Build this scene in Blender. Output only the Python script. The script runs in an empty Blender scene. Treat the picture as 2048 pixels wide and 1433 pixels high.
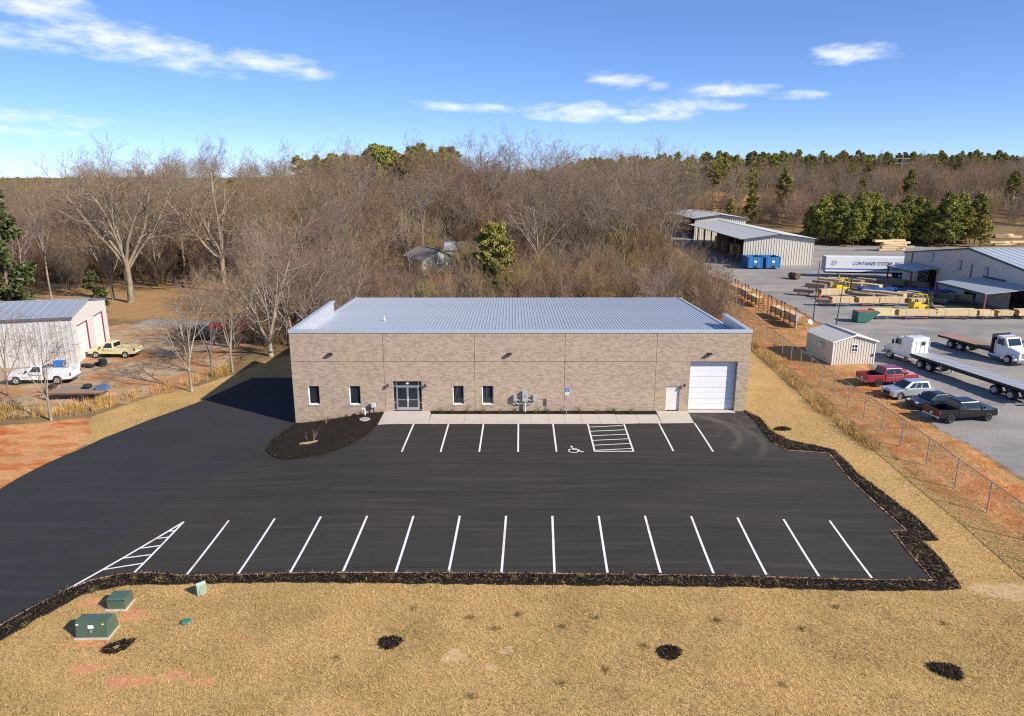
import bpy, math, random
import numpy as np
from mathutils import Vector, Matrix
from mathutils.geometry import delaunay_2d_cdt

random.seed(7)
RNG = np.random.default_rng(11)
SC = bpy.context.scene
COL = SC.collection

# ------------------------------------------------------------------ camera
cam_data = bpy.data.cameras.new('camera')
cam_data.sensor_width = 36.0
cam_data.lens = 24.96
cam_data.clip_start = 0.5
cam_data.clip_end = 9000.0
cam = bpy.data.objects.new('camera', cam_data)
COL.objects.link(cam)
cam.location = (0.0, 0.0, 18.9)
cam.rotation_euler = (math.radians(90.0) - math.atan(366.0 / 1420.0), 0.0, 0.0)
SC.camera = cam

# ------------------------------------------------------------------ sky and sun
TO_SUN = Vector((0.72, -0.45, 0.53)).normalized()
SUN_EL = math.asin(TO_SUN.z)
SUN_AZ = math.atan2(TO_SUN.x, TO_SUN.y)
world = bpy.data.worlds.new('World')
SC.world = world
world.use_nodes = True
wn, wl = world.node_tree.nodes, world.node_tree.links
wn.clear()
w_out = wn.new('ShaderNodeOutputWorld')
w_bg = wn.new('ShaderNodeBackground')
w_bg.inputs['Strength'].default_value = 0.15
sky = wn.new('ShaderNodeTexSky')
sky.sky_type = 'NISHITA'
sky.sun_disc = False
sky.sun_elevation = SUN_EL
sky.sun_rotation = SUN_AZ
sky.altitude = 1500.0
sky.air_density = 0.62
sky.dust_density = 0.0
sky.ozone_density = 6.0

def wmath(op, a, b=None, c=None, clamp=False):
    n = wn.new('ShaderNodeMath'); n.operation = op; n.use_clamp = clamp
    for i, s in enumerate((a, b, c)):
        if s is None: continue
        if isinstance(s, (int, float)): n.inputs[i].default_value = s
        else: wl.new(s, n.inputs[i])
    return n.outputs[0]

w_tc = wn.new('ShaderNodeTexCoord')
w_sep = wn.new('ShaderNodeSeparateXYZ')
wl.new(w_tc.outputs['Generated'], w_sep.inputs[0])
AZ = wmath('ARCTAN2', w_sep.outputs['X'], w_sep.outputs['Y'])
EL = wmath('ARCSINE', w_sep.outputs['Z'])
w_cmb = wn.new('ShaderNodeCombineXYZ')
wl.new(AZ, w_cmb.inputs[0]); wl.new(wmath('MULTIPLY', EL, 3.2), w_cmb.inputs[1])
def wnoise(scale, detail, rough=0.55, off=0.0):
    n = wn.new('ShaderNodeTexNoise'); n.inputs['Scale'].default_value = scale
    n.inputs['Detail'].default_value = detail; n.inputs['Roughness'].default_value = rough
    if off:
        m = wn.new('ShaderNodeVectorMath'); m.operation = 'ADD'; m.inputs[1].default_value = (off, off * .7, 0)
        wl.new(w_cmb.outputs[0], m.inputs[0]); wl.new(m.outputs[0], n.inputs['Vector'])
    else:
        wl.new(w_cmb.outputs[0], n.inputs['Vector'])
    return n.outputs['Fac']
# cumulus puffs and streaks: azimuth, elevation, half width, half height, slope, thickness
CLOUDS = [(-.555, .180, .085, .022, -.22, 1.0), (-.60, .150, .065, .014, -.12, .8), (-.47, .150, .12, .02, -.2, 1.0),
          (-.515, .136, .04, .007, -.1, .6), (-.417, .130, .032, .008, .0, .8), (-.305, .134, .065, .013, -.12, 1.0), (-.265, .128, .03, .010, -.25, .7),
          (-.60, .066, .10, .010, -.05, .55), (-.61, .047, .09, .006, .0, .45),
          (-.06, .087, .06, .0065, -.04, .85), (.09, .081, .072, .013, -.02, 1.05), (.153, .0732, .036, .0065, .0, .9),
          (.1418, .1190, .042, .010, -.06, 1.0), (.188, .1113, .019, .006, .03, .8), (.2, .084, .048, .013, -.02, 1.0), (.262, .087, .03, .007, -.06, .85),
          (.278, .1045, .058, .0095, .0, 1.0), (.36, .0955, .032, .006, .0, .7), (.4168, .1397, .042, .0115, .0, 1.05)]
w_ae = wn.new('ShaderNodeCombineXYZ'); wl.new(AZ, w_ae.inputs[0]); wl.new(EL, w_ae.inputs[1])
acc = None
for az0, el0, ra, re, sl, amp in CLOUDS:
    mp = wn.new('ShaderNodeMapping'); mp.vector_type = 'TEXTURE'
    mp.inputs['Location'].default_value = (az0, el0, 0); mp.inputs['Rotation'].default_value = (0, 0, math.atan(sl)); mp.inputs['Scale'].default_value = (ra, re, 1)
    wl.new(w_ae.outputs[0], mp.inputs[0])
    dp = wn.new('ShaderNodeVectorMath'); dp.operation = 'DOT_PRODUCT'; wl.new(mp.outputs[0], dp.inputs[0]); wl.new(mp.outputs[0], dp.inputs[1])
    m = wmath('MULTIPLY_ADD', dp.outputs['Value'], -amp, 1.25 * amp)
    acc = m if acc is None else wmath('MAXIMUM', acc, m)
# the same fair weather clouds go on over the rest of the sky
wide = wmath('MULTIPLY', wmath('SUBTRACT', wnoise(2.3, 5.0, .5, 4.0), .60), 9.0)
side = wmath('MULTIPLY', wmath('SUBTRACT', wmath('ABSOLUTE', AZ), .66), 12.0, clamp=True)
high = wmath('MULTIPLY', wmath('SUBTRACT', EL, .21), 12.0, clamp=True)
wide = wmath('SUBTRACT', wide, wmath('MULTIPLY', wmath('SUBTRACT', 1.0, wmath('MAXIMUM', side, high)), 9.0))
acc = wmath('MAXIMUM', acc, wide)
nz = wmath('MULTIPLY', wmath('SUBTRACT', wnoise(24.0, 9.0, .62), .5), 4.6)
nz2 = wmath('MULTIPLY', wmath('SUBTRACT', wnoise(9.0, 4.0, .5, 2.0), .5), 1.2)
dens = wmath('ADD', wmath('ADD', wmath('MAXIMUM', acc, -6.0), nz), nz2)
w_ramp = wn.new('ShaderNodeMapRange'); w_ramp.interpolation_type = 'SMOOTHSTEP'
w_ramp.inputs['From Min'].default_value = -0.35; w_ramp.inputs['From Max'].default_value = 2.6
w_ramp.inputs['To Max'].default_value = 0.88
wl.new(dens, w_ramp.inputs['Value'])
w_mix = wn.new('ShaderNodeMix'); w_mix.data_type = 'RGBA'
wl.new(w_ramp.outputs[0], w_mix.inputs['Factor'])
w_hs = wn.new('ShaderNodeHueSaturation')
w_hs.inputs['Saturation'].default_value = 1.1
w_hs.inputs['Value'].default_value = 1.25
w_ga = wn.new('ShaderNodeGamma'); w_ga.inputs['Gamma'].default_value = 0.75
wl.new(sky.outputs[0], w_ga.inputs['Color']); wl.new(w_ga.outputs[0], w_hs.inputs['Color'])
w_tint = wn.new('ShaderNodeMix'); w_tint.data_type = 'RGBA'; w_tint.blend_type = 'MULTIPLY'; w_tint.inputs[0].default_value = 1.0; w_tint.inputs[7].default_value = (.97, .965, 1.12, 1.0)
wl.new(w_hs.outputs[0], w_tint.inputs[6]); wl.new(w_tint.outputs[2], w_mix.inputs[6])
w_mix.inputs[7].default_value = (5.9, 6.0, 6.25, 1.0)
wl.new(w_mix.outputs[2], w_bg.inputs['Color'])
wl.new(w_bg.outputs[0], w_out.inputs['Surface'])

world.cycles.sampling_method = 'NONE'

sun_d = bpy.data.lights.new('sun', 'SUN')
sun_d.energy = 5.0
sun_d.angle = math.radians(0.53)
sun_d.color = (1.0, 0.925, 0.82)
sun = bpy.data.objects.new('sun', sun_d)
COL.objects.link(sun)
sun.location = (60, -40, 80)
sun.rotation_euler = TO_SUN.to_track_quat('Z', 'Y').to_euler()

SC.view_settings.view_transform = 'Standard'
SC.view_settings.look = 'None'
SC.view_settings.exposure = 0.4
SC.view_settings.gamma = 1.0
SC.view_settings.use_curve_mapping = False
SC.cycles.max_bounces = 4
SC.cycles.diffuse_bounces = 2
SC.cycles.glossy_bounces = 2
SC.cycles.transmission_bounces = 3
SC.cycles.transparent_max_bounces = 6
SC.cycles.use_denoising = False
SC.cycles.filter_width = 1.15
SC.cycles.use_adaptive_sampling = True
SC.cycles.adaptive_threshold = 0.008
SC.cycles.sample_clamp_indirect = 6.0

# ------------------------------------------------------------------ helpers
class MB:
    """collects shapes; build() links them as one mesh object"""
    def __init__(self): self.v = []; self.f = []
    def add(self, vs, fs):
        o = len(self.v); self.v += [tuple(map(float, p)) for p in vs]; self.f += [tuple(i + o for i in f) for f in fs]; return self
    def box(self, c, s, rz=0.0, top=(1.0, 1.0)):
        hx, hy, hz = s[0] / 2, s[1] / 2, s[2] / 2
        ca, sa = math.cos(rz), math.sin(rz); vs = []
        for z, (tx, ty) in ((-hz, (1, 1)), (hz, top)):
            for x, y in ((-hx, -hy), (hx, -hy), (hx, hy), (-hx, hy)):
                x *= tx; y *= ty
                vs.append((c[0] + x * ca - y * sa, c[1] + x * sa + y * ca, c[2] + z))
        return self.add(vs, [(3, 2, 1, 0), (4, 5, 6, 7), (0, 1, 5, 4), (1, 2, 6, 5), (2, 3, 7, 6), (3, 0, 4, 7)])
    def span(self, a, b):
        return self.box([(a[i] + b[i]) / 2 for i in range(3)], [abs(b[i] - a[i]) for i in range(3)])
    def tube(self, p0, p1, r0, r1=None, n=6, cap=True):
        r1 = r0 if r1 is None else r1
        p0, p1 = Vector(p0), Vector(p1); d = (p1 - p0)
        if d.length < 1e-6: return self
        d.normalize(); u = d.orthogonal().normalized(); w = d.cross(u); vs = []
        for p, r in ((p0, r0), (p1, r1)):
            for k in range(n):
                a = 2 * math.pi * k / n; vs.append(p + (u * math.cos(a) + w * math.sin(a)) * r)
        fs = [(k, (k + 1) % n, n + (k + 1) % n, n + k) for k in range(n)]
        if cap: fs += [tuple(range(n - 1, -1, -1)), tuple(range(n, 2 * n))]
        return self.add(vs, fs)
    def path(self, pts, r, n=5):
        for a, b in zip(pts[:-1], pts[1:]): self.tube(a, b, r, n=n)
        return self
    def prism(self, prof, y0, y1, chamfer=0.0, axis='y'):
        """profile of (x, z) pushed along y, edges taken in by chamfer at both ends"""
        n = len(prof); cx = sum(p[0] for p in prof) / n; cz = sum(p[1] for p in prof) / n
        ys = [(y0, 1), (y0 + chamfer, 0), (y1 - chamfer, 0), (y1, 1)] if chamfer else [(y0, 0), (y1, 0)]
        vs = []
        for y, t in ys:
            for x, z in prof:
                if t:
                    dx, dz = x - cx, z - cz; l = math.hypot(dx, dz) or 1
                    x -= dx / l * chamfer; z -= dz / l * chamfer
                vs.append((x, y, z) if axis == 'y' else (y, x, z))
        fs = []
        for r in range(len(ys) - 1):
            for k in range(n):
                fs.append((r * n + k, r * n + (k + 1) % n, (r + 1) * n + (k + 1) % n, (r + 1) * n + k))
        fs += [tuple(range(n - 1, -1, -1)), tuple((len(ys) - 1) * n + k for k in range(n))]
        return self.add(vs, fs)
    def loft(self, rings, cap=True):
        n = len(rings[0]); vs = [p for r in rings for p in r]; fs = []
        for r in range(len(rings) - 1):
            for k in range(n): fs.append((r * n + k, r * n + (k + 1) % n, (r + 1) * n + (k + 1) % n, (r + 1) * n + k))
        if cap: fs += [tuple(range(n - 1, -1, -1)), tuple((len(rings) - 1) * n + k for k in range(n))]
        return self.add(vs, fs)
    def lathe(self, prof, n=16, c=(0, 0, 0), axis='z', cap=True):
        rings = []
        for r, h in prof:
            ring = []
            for k in range(n):
                a = 2 * math.pi * k / n; x, y = r * math.cos(a), r * math.sin(a)
                ring.append((c[0] + x, c[1] + y, c[2] + h) if axis == 'z' else (c[0] + x, c[1] + h, c[2] + y))
            rings.append(ring)
        return self.loft(rings, cap)
    def quad(self, *p): return self.add(p, [tuple(range(len(p)))])
    def mesh(self, name, mat, smooth=False):
        me = bpy.data.meshes.new(name); me.from_pydata(self.v, [], self.f); me.update()
        if mat is not None: me.materials.append(mat)
        if smooth: me.polygons.foreach_set('use_smooth', [True] * len(me.polygons))
        return me
    def build(self, name, mat, parent=None, loc=None, smooth=False, bevel=0.0, rz=0.0):
        o = bpy.data.objects.new(name, self.mesh(name, mat, smooth)); COL.objects.link(o)
        if parent is not None: o.parent = parent
        if loc is not None: o.location = loc
        if rz: o.rotation_euler = (0, 0, rz)
        if bevel:
            b = o.modifiers.new('bevel', 'BEVEL'); b.width = bevel; b.segments = 2; b.limit_method = 'ANGLE'; b.angle_limit = math.radians(40)
        return o

def np_mesh(name, V, Fq, mat, attrs=None):
    """fast mesh from numpy arrays; Fq has 3 or 4 columns"""
    me = bpy.data.meshes.new(name); n, k = Fq.shape
    me.vertices.add(len(V)); me.vertices.foreach_set('co', np.ascontiguousarray(V, dtype=np.float32).ravel())
    me.loops.add(n * k); me.loops.foreach_set('vertex_index', np.ascontiguousarray(Fq, dtype=np.int32).ravel())
    me.polygons.add(n); me.polygons.foreach_set('loop_start', np.arange(0, n * k, k, dtype=np.int32))
    try: me.polygons.foreach_set('loop_total', np.full(n, k, dtype=np.int32))
    except Exception: pass
    for a, val in (attrs or {}).items():
        at = me.attributes.new(a, 'FLOAT', 'POINT'); at.data.foreach_set('value', np.ascontiguousarray(val, dtype=np.float32).ravel())
    me.update(calc_edges=True); me.validate()
    if mat is not None: me.materials.append(mat)
    return me

def np_obj(name, V, Fq, mat, parent=None, loc=None, attrs=None):
    o = bpy.data.objects.new(name, np_mesh(name, V, Fq, mat, attrs)); COL.objects.link(o)
    if parent is not None: o.parent = parent
    if loc is not None: o.location = loc
    return o

def link(name, data, parent=None, loc=None, rz=0.0):
    o = bpy.data.objects.new(name, data); COL.objects.link(o)
    if parent is not None: o.parent = parent
    if loc is not None: o.location = loc
    if rz: o.rotation_euler = (0, 0, rz)
    return o

def tag(o, label, cat, group=None):
    o['label'] = label; o['category'] = cat
    if group: o['group'] = group
    return o

def thing(name, label, cat, loc=(0, 0, 0), rz=0.0, group=None):
    o = bpy.data.objects.new(name, None); COL.objects.link(o); o.empty_display_size = 0.3
    o.location = loc; o.rotation_euler = (0, 0, rz)
    return tag(o, label, cat, group)

def kind(o, k, label=None):
    o['kind'] = k
    if label: o['label'] = label
    return o

def dup(root, loc, rz=0.0, label=None, group=None, scale=None, parent=None):
    r = root.copy(); COL.objects.link(r); r.location = loc; r.rotation_euler = (0, 0, rz)
    if scale: r.scale = scale if isinstance(scale, tuple) else (scale,) * 3
    if label: r['label'] = label
    if group: r['group'] = group
    for ch in list(root.children):
        c = ch.copy(); COL.objects.link(c); c.parent = r
        for gch in list(ch.children):
            d = gch.copy(); COL.objects.link(d); d.parent = c
    return r

# ------------------------------------------------------------------ materials
def nodes_of(name):
    m = bpy.data.materials.new(name); m.use_nodes = True; nt = m.node_tree
    return m, nt, nt.nodes['Principled BSDF']

def N(nt, typ, **kw):
    n = nt.nodes.new(typ)
    for k, v in kw.items():
        if k.startswith('i_'): n.inputs[k[2:].replace('_', ' ')].default_value = v
        else: setattr(n, k, v)
    return n

def ramp(nt, src, stops):
    r = nt.nodes.new('ShaderNodeValToRGB'); e = r.color_ramp.elements
    while len(e) < len(stops): e.new(0.5)
    for el, (p, c) in zip(e, stops):
        el.position = p; el.color = (*c, 1.0) if len(c) == 3 else c
    nt.links.new(src, r.inputs[0]); return r.outputs[0]

def noise(nt, vec, scale, detail=4.0, rough=0.55, dist=0.0):
    n = nt.nodes.new('ShaderNodeTexNoise'); n.inputs['Scale'].default_value = scale; n.inputs['Detail'].default_value = min(detail, 3.5)
    n.inputs['Roughness'].default_value = rough; n.inputs['Distortion'].default_value = dist
    nt.links.new(vec, n.inputs['Vector']); return n.outputs['Fac']

def mix(nt, f, a, b, blend='MIX'):
    m = nt.nodes.new('ShaderNodeMix'); m.data_type = 'RGBA'; m.blend_type = blend
    for s, i in ((f, 0), (a, 6), (b, 7)):
        if isinstance(s, (int, float)): m.inputs[i].default_value = s
        elif isinstance(s, tuple): m.inputs[i].default_value = (*s, 1.0)
        else: nt.links.new(s, m.inputs[i])
    return m.outputs[2]

def mth(nt, op, a, b=None, clamp=False):
    n = nt.nodes.new('ShaderNodeMath'); n.operation = op; n.use_clamp = clamp
    for i, s in enumerate((a, b)):
        if s is None: continue
        if isinstance(s, (int, float)): n.inputs[i].default_value = s
        else: nt.links.new(s, n.inputs[i])
    return n.outputs[0]

def coord(nt, which='Object', scale=None, rot=None):
    t = nt.nodes.new('ShaderNodeTexCoord'); o = t.outputs[which]
    if scale or rot:
        m = nt.nodes.new('ShaderNodeMapping'); nt.links.new(o, m.inputs[0])
        if scale: m.inputs['Scale'].default_value = scale
        if rot: m.inputs['Rotation'].default_value = rot
        o = m.outputs[0]
    return o

def bump(nt, bsdf, h, strength=0.3, dist=0.02):
    b = nt.nodes.new('ShaderNodeBump'); b.inputs['Strength'].default_value = strength; b.inputs['Distance'].default_value = dist
    nt.links.new(h, b.inputs['Height']); nt.links.new(b.outputs[0], bsdf.inputs['Normal'])

def pm(name, c, rough=0.6, metal=0.0, var=0.12, scale=3.0, bmp=0.0, coat=0.0, spec=0.5, objvar=0.0, stretch=None):
    """plain procedural material: base colour with uneven wear"""
    m, nt, b = nodes_of(name)
    v = coord(nt, 'Object', stretch)
    f = noise(nt, v, scale, 5.0)
    lo = tuple(max(0, x * (1 - var)) for x in c); hi = tuple(min(1, x * (1 + var)) for x in c)
    col = ramp(nt, f, [(0.25, lo), (0.75, hi)])
    if objvar:
        oi = nt.nodes.new('ShaderNodeObjectInfo')
        hs = nt.nodes.new('ShaderNodeHueSaturation'); nt.links.new(col, hs.inputs['Color'])
        nt.links.new(mth(nt, 'ADD', mth(nt, 'MULTIPLY', oi.outputs['Random'], 2 * objvar), 1 - objvar), hs.inputs['Value'])
        nt.links.new(mth(nt, 'ADD', mth(nt, 'MULTIPLY', mth(nt, 'FRACT', mth(nt, 'MULTIPLY', oi.outputs['Random'], 7.3)), .03), .485), hs.inputs['Hue'])
        col = hs.outputs[0]
    nt.links.new(col, b.inputs['Base Color'])
    b.inputs['Roughness'].default_value = rough; b.inputs['Metallic'].default_value = metal
    b.inputs['Coat Weight'].default_value = coat; b.inputs['Specular IOR Level'].default_value = spec
    if bmp: bump(nt, b, noise(nt, v, scale * 6, 4.0), bmp)
    return m

MAT = {}
def M(name, *a, **k):
    if name not in MAT: MAT[name] = pm(name, *a, **k)
    return MAT[name]

# ------------------------------------------------------------------ terrain
def S(t):
    t = np.clip(t, 0, 1); return t * t * (3 - 2 * t)
def terrain(x, y):
    x = np.asarray(x, float); y = np.asarray(y, float)
    z = -1.0 * S((48 - y) / 18) - 0.3 * S((30 - y) / 12)
    z = z - (0.35 + 0.75 * S((y - 40) / 12)) * S((-9 - x) / 10)
    z = z - 0.35 * S((x - 8) / 14) * S((50 - y) / 8)
    r = np.interp(y, [195, 215, 270, 350, 600, 900, 2500], [0, .8, 7, 12, 17, 18, 14])
    c = np.interp(y, [150, 260, 400, 900], [0, 3.5, 7, 6])
    w = S((x - 10) / 90); l = S((x + 160) / 120)
    return z + r * w + c * (1 - w) * l
def tz(x, y): return float(terrain(x, y))

def axis(lo, a, b, hi, h, grow=1.12):
    core = list(np.arange(a, b + h * .5, h)); s = h; p = b; right = []
    while p < hi: s *= grow; p += s; right.append(p)
    s = h; p = a; left = []
    while p > lo: s *= grow; p -= s; left.append(p)
    return np.array(left[::-1] + core + right)

def inside(px, py, poly):
    px = np.asarray(px, float); py = np.asarray(py, float); r = np.zeros(px.shape, bool); n = len(poly); j = n - 1
    for i in range(n):
        xi, yi = poly[i]; xj, yj = poly[j]
        if yi != yj:
            c = ((yi > py) != (yj > py)) & (px < (xj - xi) * (py - yi) / (yj - yi) + xi); r ^= c
        j = i
    return r
def edge_dist(px, py, poly):
    d = np.full(np.shape(px), 1e9); n = len(poly)
    for i in range(n):
        x0, y0 = poly[i]; x1, y1 = poly[(i + 1) % n]; dx, dy = x1 - x0, y1 - y0; L = dx * dx + dy * dy or 1
        t = np.clip(((px - x0) * dx + (py - y0) * dy) / L, 0, 1)
        d = np.minimum(d, np.hypot(px - x0 - t * dx, py - y0 - t * dy))
    return d
def weight(px, py, polys, soft=1.2):
    w = np.zeros(px.shape)
    for p in polys:
        d = edge_dist(px, py, p) * np.where(inside(px, py, p), 1, -1)
        w = np.maximum(w, np.clip(.5 + d / (2 * soft), 0, 1))
    return w

SEAM = [(-18.3, 55.56), (-18.6, 53.6), (-19.08, 46.36), (-20.18, 42.39), (-21.37, 40.08), (-22.0, 36.5), (-22.3, 34.38), (-22.5, 31.6)]
LOT = SEAM + [(-21.62, 32.45), (-20.38, 32.93), (-18.93, 33.1), (-16.96, 32.75), (-14.2, 32.6), (-8.3, 32.52), (0, 32.48), (9.6, 32.28), (17.3, 32.32), (21.6, 32.4),
              (21.9, 37.1), (22.8, 37.2), (22.45, 40.2), (22.2, 43.2), (22.35, 46.8), (21.0, 47.0), (19.6, 47.2), (18.9, 48.7), (19.15, 52.0), (19.25, 55.56)]
DRIVE = [(-18.0, 55.7), (-18.0, 69.4), (-26.4, 69.4), (-27.1, 66.7), (-28.4, 61.5), (-30.5, 56.7), (-32.1, 52.0), (-32.75, 46.9), (-32.9, 42.0), (-33.1, 30), (-33.3, 12),
         (-25.0, 12), (-24.2, 22), (-23.95, 26.0), (-23.6, 28.6), (-23.13, 30.0), (-22.5, 31.4), (-21.6, 32.4), (-21.4, 34.38), (-20.9, 37.5), (-20.3, 40.3), (-19.3, 42.6), (-18.3, 46.4), (-17.9, 53.6)]
STRAW = [[(-23.5, 12), (-23.5, 28.6), (-22.5, 31), (-20, 32.6), (-15, 32.4), (22, 32.4), (22, 47), (19.4, 48), (19.4, 56), (19.6, 118), (28.8, 118), (28.2, 80), (27.6, 66), (26.8, 55), (26.6, 48), (26.6, 43), (27.2, 38.5), (28.6, 34), (36, 22), (40, 12)],
         [(-33, 50.5), (-33.6, 53.5), (-36.0, 57.0), (-34.0, 62.6), (-31.2, 65.6), (-28.4, 71.5), (-27.2, 77), (-18, 84), (-18, 69), (-26, 69), (-27.5, 65), (-30, 57), (-32, 51.5)]]
CLAY = [[(-80, 36), (-55, 48), (-42.5, 55), (-36.2, 57.2), (-32.9, 52.6), (-32.4, 46), (-32.6, 36)], [(26.9, 30), (26.6, 47), (27.2, 58), (27.9, 70), (28.4, 90), (31, 120), (34, 142), (38, 142), (41.5, 124), (41, 101), (39.2, 82), (36, 68.5), (33.6, 59), (32.7, 51), (33.2, 47), (33.8, 42), (36, 30), (36, 20)],
        [(52, 262), (48, 285), (62, 330), (95, 345), (110, 322), (96, 285), (75, 262)], [(150, 330), (135, 350), (165, 372), (230, 366), (250, 345), (200, 328)]]
GRAVEL = [[(36, 18), (33.9, 42), (33.2, 47), (32.8, 51.3), (33.8, 59), (36.4, 68.6), (39.5, 82), (41.5, 101), (41.6, 118), (39.7, 142), (40, 170), (43, 205), (46, 240), (75, 245), (80, 196), (140, 190), (200, 225), (260, 240), (300, 120), (220, 18)],
          [(-52, 95.5), (-30, 93), (-28, 97), (-52, 100)]]
DIRT = [[(-90, 58), (-52, 58.5), (-41, 58), (-36, 60.5), (-31.8, 66), (-31, 74), (-33, 88), (-36, 97), (-52, 96), (-90, 98)]]
LEAF = [[(-75, 100), (-40, 99), (-38, 125), (-60, 142), (-95, 130)]]

xs = axis(-3600, -62, 62, 3600, .62); ys = axis(-90, 14, 135, 5200, .62)
GX, GY = np.meshgrid(xs, ys); GZ = terrain(GX, GY)
wild = 1 - np.clip(weight(GX, GY, STRAW[:1] + [LOT, DRIVE], 3.0) * 2, 0, 1)
GZ = GZ - .03 * (inside(GX, GY, LOT) | inside(GX, GY, DRIVE))
GZ = GZ + wild * .05 * (np.sin(GX * 1.1 + np.sin(GY * .7)) * np.sin(GY * .9 + 1.3 * np.sin(GX * .5)))
nx, ny = len(xs), len(ys)
idx = np.arange(nx * ny).reshape(ny, nx)
GF = np.stack([idx[:-1, :-1], idx[:-1, 1:], idx[1:, 1:], idx[1:, :-1]], -1).reshape(-1, 4)
def far_cap(a, polys, soft): return weight(a[0], a[1], polys, soft)
gat = {'straw': weight(GX, GY, STRAW, .8).ravel(), 'clay': np.maximum(weight(GX, GY, CLAY[:2], 1.6), weight(GX, GY, CLAY[2:], 9)).ravel(),
       'gravel': weight(GX, GY, GRAVEL, 1.5).ravel(), 'dirt': weight(GX, GY, DIRT, 3.0).ravel(), 'leaf': weight(GX, GY, LEAF, 6.0).ravel()}

def straw_colour(nt, v):
    f1 = noise(nt, v, 9.0, 6.0, .7); f2 = noise(nt, v, .35, 4.0, .6); f3 = noise(nt, v, 1.6, 5.0, .65, .4)
    c = ramp(nt, f1, [(.28, (.30, .18, .065)), (.5, (.54, .34, .13)), (.72, (.70, .48, .22))])
    c = mix(nt, mth(nt, 'MULTIPLY', ramp(nt, f2, [(.42, (0, 0, 0)), (.66, (1, 1, 1))]), .5), c, (.38, .265, .075))
    c = mix(nt, ramp(nt, f3, [(.66, (0, 0, 0)), (.76, (.75, .75, .75))]), c, (.52, .25, .11))
    return c, f1

def ground_material():
    m, nt, b = nodes_of('ground_soil')
    v = coord(nt, 'Object')
    def att(n):
        a = nt.nodes.new('ShaderNodeAttribute'); a.attribute_name = n; return a.outputs['Fac']
    e1 = noise(nt, v, .9, 5.0, .65); e2 = noise(nt, v, .16, 4.0, .6); e3 = noise(nt, v, 4.5, 5.0, .7)
    def zone(n, w=.55):
        s = mth(nt, 'ADD', att(n), mth(nt, 'MULTIPLY', mth(nt, 'SUBTRACT', e1, .5), w))
        return mth(nt, 'MULTIPLY', mth(nt, 'SUBTRACT', s, .42), 6.0, clamp=True)
    base = ramp(nt, e1, [(.3, (.12, .07, .035)), (.5, (.20, .125, .06)), (.72, (.32, .215, .10))])
    base = mix(nt, ramp(nt, e2, [(.45, (0, 0, 0)), (.62, (.7, .7, .7))]), base, (.25, .19, .085))
    leaf = ramp(nt, e3, [(.3, (.24, .125, .05)), (.55, (.42, .245, .105)), (.75, (.56, .37, .18))])
    base = mix(nt, zone('leaf'), base, leaf)
    dirt = ramp(nt, e1, [(.3, (.23, .12, .055)), (.46, (.40, .27, .155)), (.6, (.47, .36, .24)), (.78, (.36, .20, .09))])
    dirt = mix(nt, ramp(nt, e2, [(.5, (0, 0, 0)), (.6, (.8, .8, .8))]), dirt, (.45, .21, .08))
    base = mix(nt, zone('dirt', .9), base, dirt)
    vs = coord(nt, 'Object', (.8, 1.25, 1))
    k1 = noise(nt, vs, .5, 6.0, .65, .5)
    clay = ramp(nt, k1, [(.30, (.44, .12, .03)), (.45, (.56, .21, .065)), (.56, (.62, .33, .15)), (.68, (.58, .25, .085)), (.8, (.46, .30, .13))])
    clay = mix(nt, ramp(nt, e1, [(.55, (0, 0, 0)), (.7, (.8, .8, .8))]), clay, (.37, .25, .10))
    clay = mix(nt, 1.0, clay, ramp(nt, e3, [(.3, (.72, .70, .68)), (.5, (1, 1, 1)), (.72, (1.2, 1.16, 1.1))]), 'MULTIPLY')
    # mown dry grass grows over the clay east of the wire fence
    sx = nt.nodes.new('ShaderNodeSeparateXYZ'); nt.links.new(v, sx.inputs[0])
    east = mth(nt, 'MULTIPLY', mth(nt, 'SUBTRACT', sx.outputs['X'], 20), .2, clamp=True)
    gfac = mth(nt, 'MULTIPLY', ramp(nt, noise(nt, coord(nt, 'Object', (1.3, .25, 1)), .55, 6.0, .7, .6), [(.40, (1, 1, 1)), (.62, (0, 0, 0))]), mth(nt, 'MULTIPLY', east, .62))
    clay = mix(nt, gfac, clay, ramp(nt, e3, [(.3, (.22, .14, .05)), (.7, (.42, .29, .115))]))
    base = mix(nt, zone('clay'), base, clay)
    gr = ramp(nt, noise(nt, v, 14.0, 6.0, .75), [(.3, (.20, .195, .19)), (.7, (.40, .385, .365))])
    gr2 = ramp(nt, noise(nt, coord(nt, 'Object', (.25, 1, 1)), .22, 6.0, .7, .4), [(.35, (.78, .77, .76)), (.5, (1.05, 1.0, .94)), (.68, (1.28, 1.17, 1.02))])
    gr = mix(nt, 1.0, gr, gr2, 'MULTIPLY')
    gr = mix(nt, ramp(nt, noise(nt, coord(nt, 'Object', (1, 1, 1)), .07, 5.0, .6, 1.2), [(.45, (0, 0, 0)), (.52, (.5, .5, .5)), (.6, (0, 0, 0))]), gr, (.24, .225, .21))
    base = mix(nt, zone('gravel', .5), base, gr)
    st, f1 = straw_colour(nt, v)
    base = mix(nt, zone('straw', .35), base, st)
    nt.links.new(base, b.inputs['Base Color']); b.inputs['Roughness'].default_value = .95; b.inputs['Specular IOR Level'].default_value = .15
    bump(nt, b, mth(nt, 'ADD', e3, f1), .5, .05)
    return m
ground = np_obj('ground', np.stack([GX.ravel(), GY.ravel(), GZ.ravel()], 1), GF, ground_material(), attrs=gat)
kind(ground, 'structure', 'open ground of straw lawn, red clay, gravel and leaf litter')

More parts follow.
